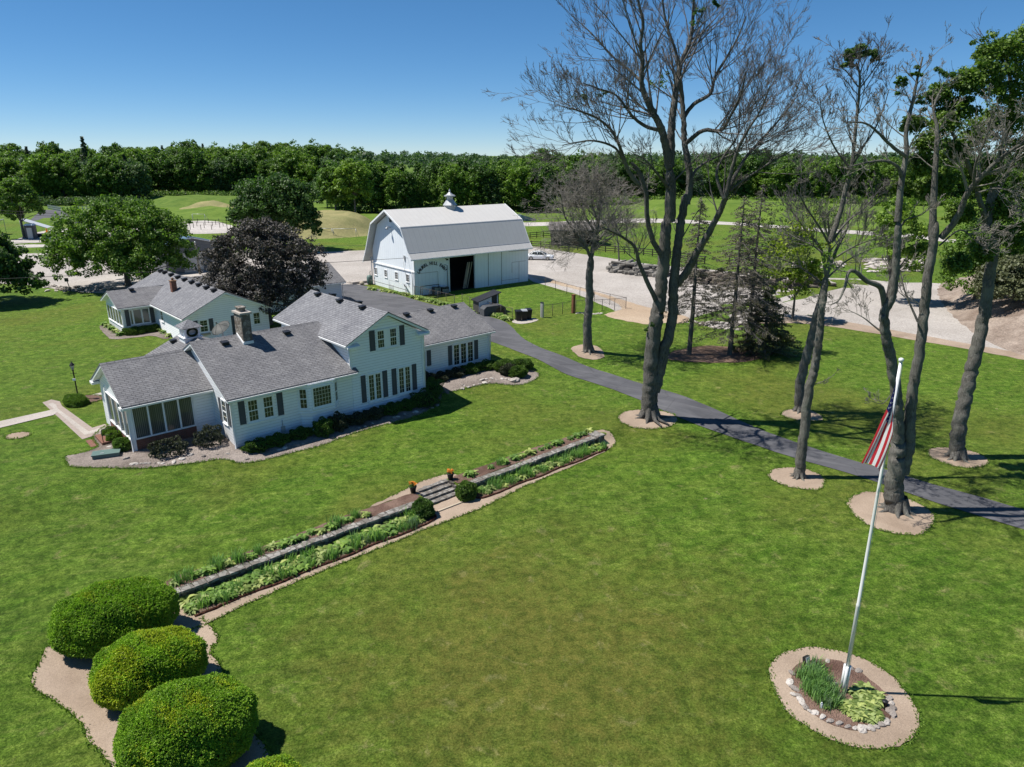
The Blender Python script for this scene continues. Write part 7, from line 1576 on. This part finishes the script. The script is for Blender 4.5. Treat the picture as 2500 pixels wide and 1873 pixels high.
rail_fence('dark ranch rail fence along the near edge of the paddock', [(1276, 603), (1400, 610), (1560, 622), (1660, 634), (1720, 644)], 20, 1.2)
rail_fence('dark ranch rail fence crossing the field at right', [(1780, 640), (1860, 636), (1950, 632)], 7, 1.2)
rail_fence('long grey rail fence on the far left parking', [(118, 510), (150, 516), (230, 512)], 22, 1.3, 2, 'galv')
# utility pole and wires
p = at(489, 670); up = onray(476, 593, p.y); UP = thing('utility_pole', 'weathered utility pole between left maple and copper beech', 'utility pole', p)
mb = MB(); mb.tube([(0, 0, -.3), (up.x - p.x, 0, up.z - p.z)], [.19, .13], 10); mb.build('pole', M['pole'], UP); mb = MB(); mb.box(up.x - p.x - .5, up.x - p.x + .5, -.18, -.08, up.z - p.z - .5, up.z - p.z - .35); mb.build('crossarm', M['pole'], UP)
mb = MB(); mb.lathe([(.15, up.z - p.z - .1), (.16, up.z - p.z + .1), (.03, up.z - p.z + .22)], 8, (up.x - p.x, 0)); mb.build('insulator', M['galv'], UP)
def wire(label, A, B, sag, r=.018):
    mb = MB(); n = 20; mb.tube([(B - A) * (i / n) + Vector((0, 0, -4 * sag * (i / n) * (1 - i / n))) for i in range(n + 1)], r, 4); o = mb.build('overhead_wire', M['wire']); o.location = A; return tag(o, label, 'wire', 'overhead wires')
wire('nearest overhead wire reaching the right end of the barn', onray(-300, 694, 64), to_barn(18.6, -.3, 4.5), .25, .025)
wire('overhead wire from the left to the utility pole', onray(-300, 583, 90), up, .3)
wire('overhead wire from the utility pole behind the copper beech to the barn', up, onray(900, 600, 100), .2)
wire('highest overhead wire above the left maple', onray(-300, 492, 120), onray(760, 540, 150), .8, .03)
wire('lower twin of the highest overhead wire', onray(-300, 498, 122), onray(760, 545, 152), .9, .03)
# white car
p = at(1318, 634); CA = thing('parked_car', 'white sedan parked behind the right end of the barn', 'car', p, math.radians(-8))
def loft(secs, name, mat, par):
    mb = MB(); n = len(secs[0]); V_ = []
    for s_ in secs: V_ += s_
    i0 = len(mb.v); mb.v += V_
    for i in range(len(secs) - 1):
        for k in range(n - 1): mb.f.append((i0 + i * n + k, i0 + (i + 1) * n + k, i0 + (i + 1) * n + k + 1, i0 + i * n + k + 1)); mb.m.append(0); mb.sm.append(True)
    mb.f.append(tuple(i0 + k for k in range(n))); mb.f.append(tuple(i0 + (len(secs) - 1) * n + k for k in range(n - 1, -1, -1))); mb.m += [0, 0]; mb.sm += [False, False]
    return mb.build(name, M[mat], par)
def sec(x, w, zb, zs, zt): return [(x, -w * .92, zb), (x, -w, zb + .15), (x, -w, zs - .12), (x, -w * .93, zs), (x, -w * .6, zt), (x, 0, zt + .02), (x, w * .6, zt), (x, w * .93, zs), (x, w, zs - .12), (x, w, zb + .15), (x, w * .92, zb)]
loft([sec(-2.4, .78, .35, .80, .86), sec(-2.2, .88, .25, .92, .98), sec(-1.3, .92, .2, .95, 1.02), sec(0, .92, .2, .93, 1.0), sec(1.0, .92, .2, .90, .97), sec(2.0, .88, .22, .76, .84), sec(2.4, .76, .32, .62, .68)], 'body', 'carpaint', CA)
def cab(x, w, z): return [(x, -w, .92), (x, -w * .97, .98), (x, -w * .78, z), (x, 0, z + .03), (x, w * .78, z), (x, w * .97, .98), (x, w, .92)]
loft([cab(-1.9, .8, .98), cab(-1.2, .86, 1.34), cab(-.4, .87, 1.43), cab(.3, .87, 1.40), cab(1.15, .84, .98)], 'cabin_glass', 'glass', CA)
mb = MB(); mb.hexa([(-1.15, -.62, 1.36), (.28, -.62, 1.42), (.28, .62, 1.42), (-1.15, .62, 1.36), (-1.1, -.6, 1.40), (.22, -.6, 1.47), (.22, .6, 1.47), (-1.1, .6, 1.40)])
for sy in (-1, 1):
    mb.tube([(-1.2, sy * .66, 1.36), (-1.88, sy * .80, 1.0)], .045, 5); mb.tube([(.3, sy * .68, 1.42), (1.12, sy * .80, .98)], .04, 5); mb.tube([(-.35, sy * .66, 1.44), (-.38, sy * .86, .96)], .035, 5); mb.tube([(-1.2, sy * .66, 1.38), (.3, sy * .67, 1.44)], .035, 5)
mb.build('roof', M['carpaint'], CA)
for x in (-1.45, 1.42):
    for sy in (-1, 1):
        mb = MB(); mb.tube([(x, sy * .74, .33), (x, sy * .94, .33)], .33, 18, sm=False); w_ = mb.build('wheel', M['tyre'], CA); mb = MB(); mb.tube([(x, sy * .93, .33), (x, sy * .955, .33)], .21, 12, sm=False); mb.build('rim', M['rim'], w_)
for sy in (-1, 1):
    mb = MB(); mb.box(2.12, 2.36, sy * .66 - .14, sy * .66 + .14, .62, .74); mb.build('headlight', M['lampg'], CA); mb = MB(); mb.box(-2.42, -2.25, sy * .62 - .16, sy * .62 + .16, .72, .84); mb.build('tail_light', M['redlamp'], CA)
    mb = MB(); mb.box(.75, .95, sy * .98 - .09, sy * .98 + .09, .95, 1.07); mb.build('mirror', M['carpaint'], CA)
mb = MB(); mb.box(2.30, 2.44, -.5, .5, .36, .56); mb.build('grille', M['black'], CA)
# far left things
p = at(79, 583); T = thing('portable_toilet', 'grey box cabin with white roof on the far left gravel', 'portable toilet', p, .3); mb = MB(); mb.box(-.9, .9, -.9, .9, 0, 2.9); mb.build('cabin', M['shutter'], T); mb = MB(); mb.hexa([(-1, -1, 2.9), (1, -1, 2.9), (1, 1, 2.9), (-1, 1, 2.9), (-.7, -.7, 3.2), (.7, -.7, 3.2), (.7, .7, 3.2), (-.7, .7, 3.2)]); mb.build('roof', M['trim'], T); mb = MB(); mb.box(-.5, .5, -.93, -.905, .1, 2.4); mb.build('door', M['galv'], T)
p = at(50, 572); T = thing('canopy', 'pale tent frame with white sheet beside the small far left tree', 'canopy', p, .2); mb = MB(); mb.prism([(-6, 1.6), (-3.5, 3.4), (-3.4, 3.3), (-5.9, 1.5)], 'y', -1.5, 1.5); mb.prism([(1, 3.4), (6.5, 1.4), (6.4, 1.3), (.9, 3.3)], 'y', -1.5, 1.5); mb.build('sheet', M['lampg'], T)
mb = MB()
for x in (-6, -3.5, 1, 6.5):
    for y in (-1.5, 1.5): mb.tube([(x, y, 0), (x, y, 3.3 if abs(x) < 4 else 1.5)], .06, 5)
mb.build('frame', M['galv'], T)
for k, (px, py, lab) in enumerate([(96, 578, 'dark tyre lying left on the far gravel'), (109, 577, 'dark tyre lying right on the far gravel')]):
    p = at(px, py); mb = MB(); pts = [(1.3 * math.cos(t), .9 * math.sin(t), .25) for t in np.linspace(0, 2 * math.pi, 17)]; mb.tube(pts, .3, 7); o = mb.build('old_tyre', M['tyre']); o.location = p; tag(o, lab, 'tyre', 'old tyres on the far left gravel')
p = at(115, 567); mb = MB(); mb.box(-.35, .35, -.35, .35, 0, .06); mb.lathe([(.28, .06), (.05, 1.0), (.03, 1.02)], 12); o = mb.build('traffic_cone', M['flower']); o.location = p; tag(o, 'orange traffic cone on the far left gravel', 'cone')
# target frames on the field
for k, (px, py, w, lab) in enumerate([(842, 580, 5.0, 'grey pipe goal frame standing below the dry bank'), (797, 579, 2.6, 'small trestle frame left of the goal on the field'), (486, 540, 3.4, 'target frame at the far gravel pad')]):
    p = at(px, py); mb = MB(); d = .7; mb.tube([(-w / 2, 0, 0), (-w / 2, 0, 1.9)], .05, 5); mb.tube([(w / 2, 0, 0), (w / 2, 0, 1.9)], .05, 5); mb.tube([(-w / 2, 0, 1.9), (w / 2, 0, 1.9)], .05, 5); mb.tube([(-w / 2, 0, 1.9), (-w / 2 - .3, d * 2, 0)], .04, 5); mb.tube([(w / 2, 0, 1.9), (w / 2 + .3, d * 2, 0)], .04, 5); o = mb.build('goal_frame', M['galv']); o.location = p; tag(o, lab, 'frame')
for k in range(26):
    f = k / 25; px, py = 445 + 150 * f + (k % 3) * 4, 545 + 20 * ((k * 7) % 5) / 5; p = at(px, py); mb = MB(); mb.tube([(0, 0, 0), (0, 0, 1.1)], .07, 5); mb.lathe([(.12, 1.1), (.12, 1.16), (.02, 1.2)], 6); o = mb.build('marker_stake', M['fence']); o.location = p; tag(o, 'thin dark stake on the far gravel pad behind the maple', 'stake', 'stakes on the far gravel pad')
p = at(1288, 539); T = thing('blue_slide', 'blue covered play slide beyond the barn roof end', 'slide', p, .4); mb = MB(); mb.hexa([(-2.5, -.8, .2), (2.2, -.8, .0), (2.2, .8, .0), (-2.5, .8, .2), (-2.5, -.8, 1.8), (2.2, -.8, .5), (2.2, .8, .5), (-2.5, .8, 1.8)]); mb.build('cover', M['blueroof'], T); mb = MB(); [mb.tube([(-2.3, y, 0), (-2.3, y, 1.9)], .06, 5) for y in (-.7, .7)]; mb.build('leg', M['galv'], T)
p = at(173, 712); mb = MB(); mb.tube([(0, 0, 0), (-.25, 0, 1.5)], .05, 6); mb.box(-.5, -.1, -.12, .12, 1.35, 1.8); o = mb.build('marker_post', M['shutter']); o.location = p; tag(o, 'leaning marker post among the boulders at the left lawn edge', 'post')
# concrete block steps at the barn corner
q = to_barn(-1.0, 13.4); mb = MB(); mb.box(-1.6, 1.2, -.6, .6, 0, .35); mb.box(-1.6, .3, .6, 1.4, 0, .2); o = mb.build('loading_step', M['concrete']); o.location = q; o.rotation_euler = (0, 0, TB); tag(o, 'pale block step beyond the barn corner', 'step')

# ragged grass tufts along soil edges near the camera
def edge_tufts():
    r = np.random.default_rng(9); V_, F_ = [], []; mnv = 0; P = []
    for nm, Q in SHEETS:
        if nm in ('soil_ring', 'soil_strip', 'pebble_bed'):
            for i in range(len(Q)):
                a, b = Q[i], Q[(i + 1) % len(Q)]
                if a[1] > 62: continue
                for k in range(int(math.dist(a, b) / .028)): f = r.uniform(); P.append((a[0] + (b[0] - a[0]) * f + r.normal(0, .06), a[1] + (b[1] - a[1]) * f + r.normal(0, .06)))
    keep = [p for p in P if not (0 <= st(*p)[0] <= WL and -1.3 < st(*p)[1] < 1.7)]; P = np.array([(x, y, terrain(x, y) + .03) for x, y in keep]); N = np.tile((0., 0, 1.), (len(P), 1))
    V, Fc = tufts_mesh(r, P, N, .11, .6, 4, .14); tag(link_mesh('edge_grass', np_mesh('edge_grass', V, Fc), None, [M['grassblade']]), 'ragged grass blades along the edges of the bare soil', 'grass', None, 'stuff')
edge_tufts()
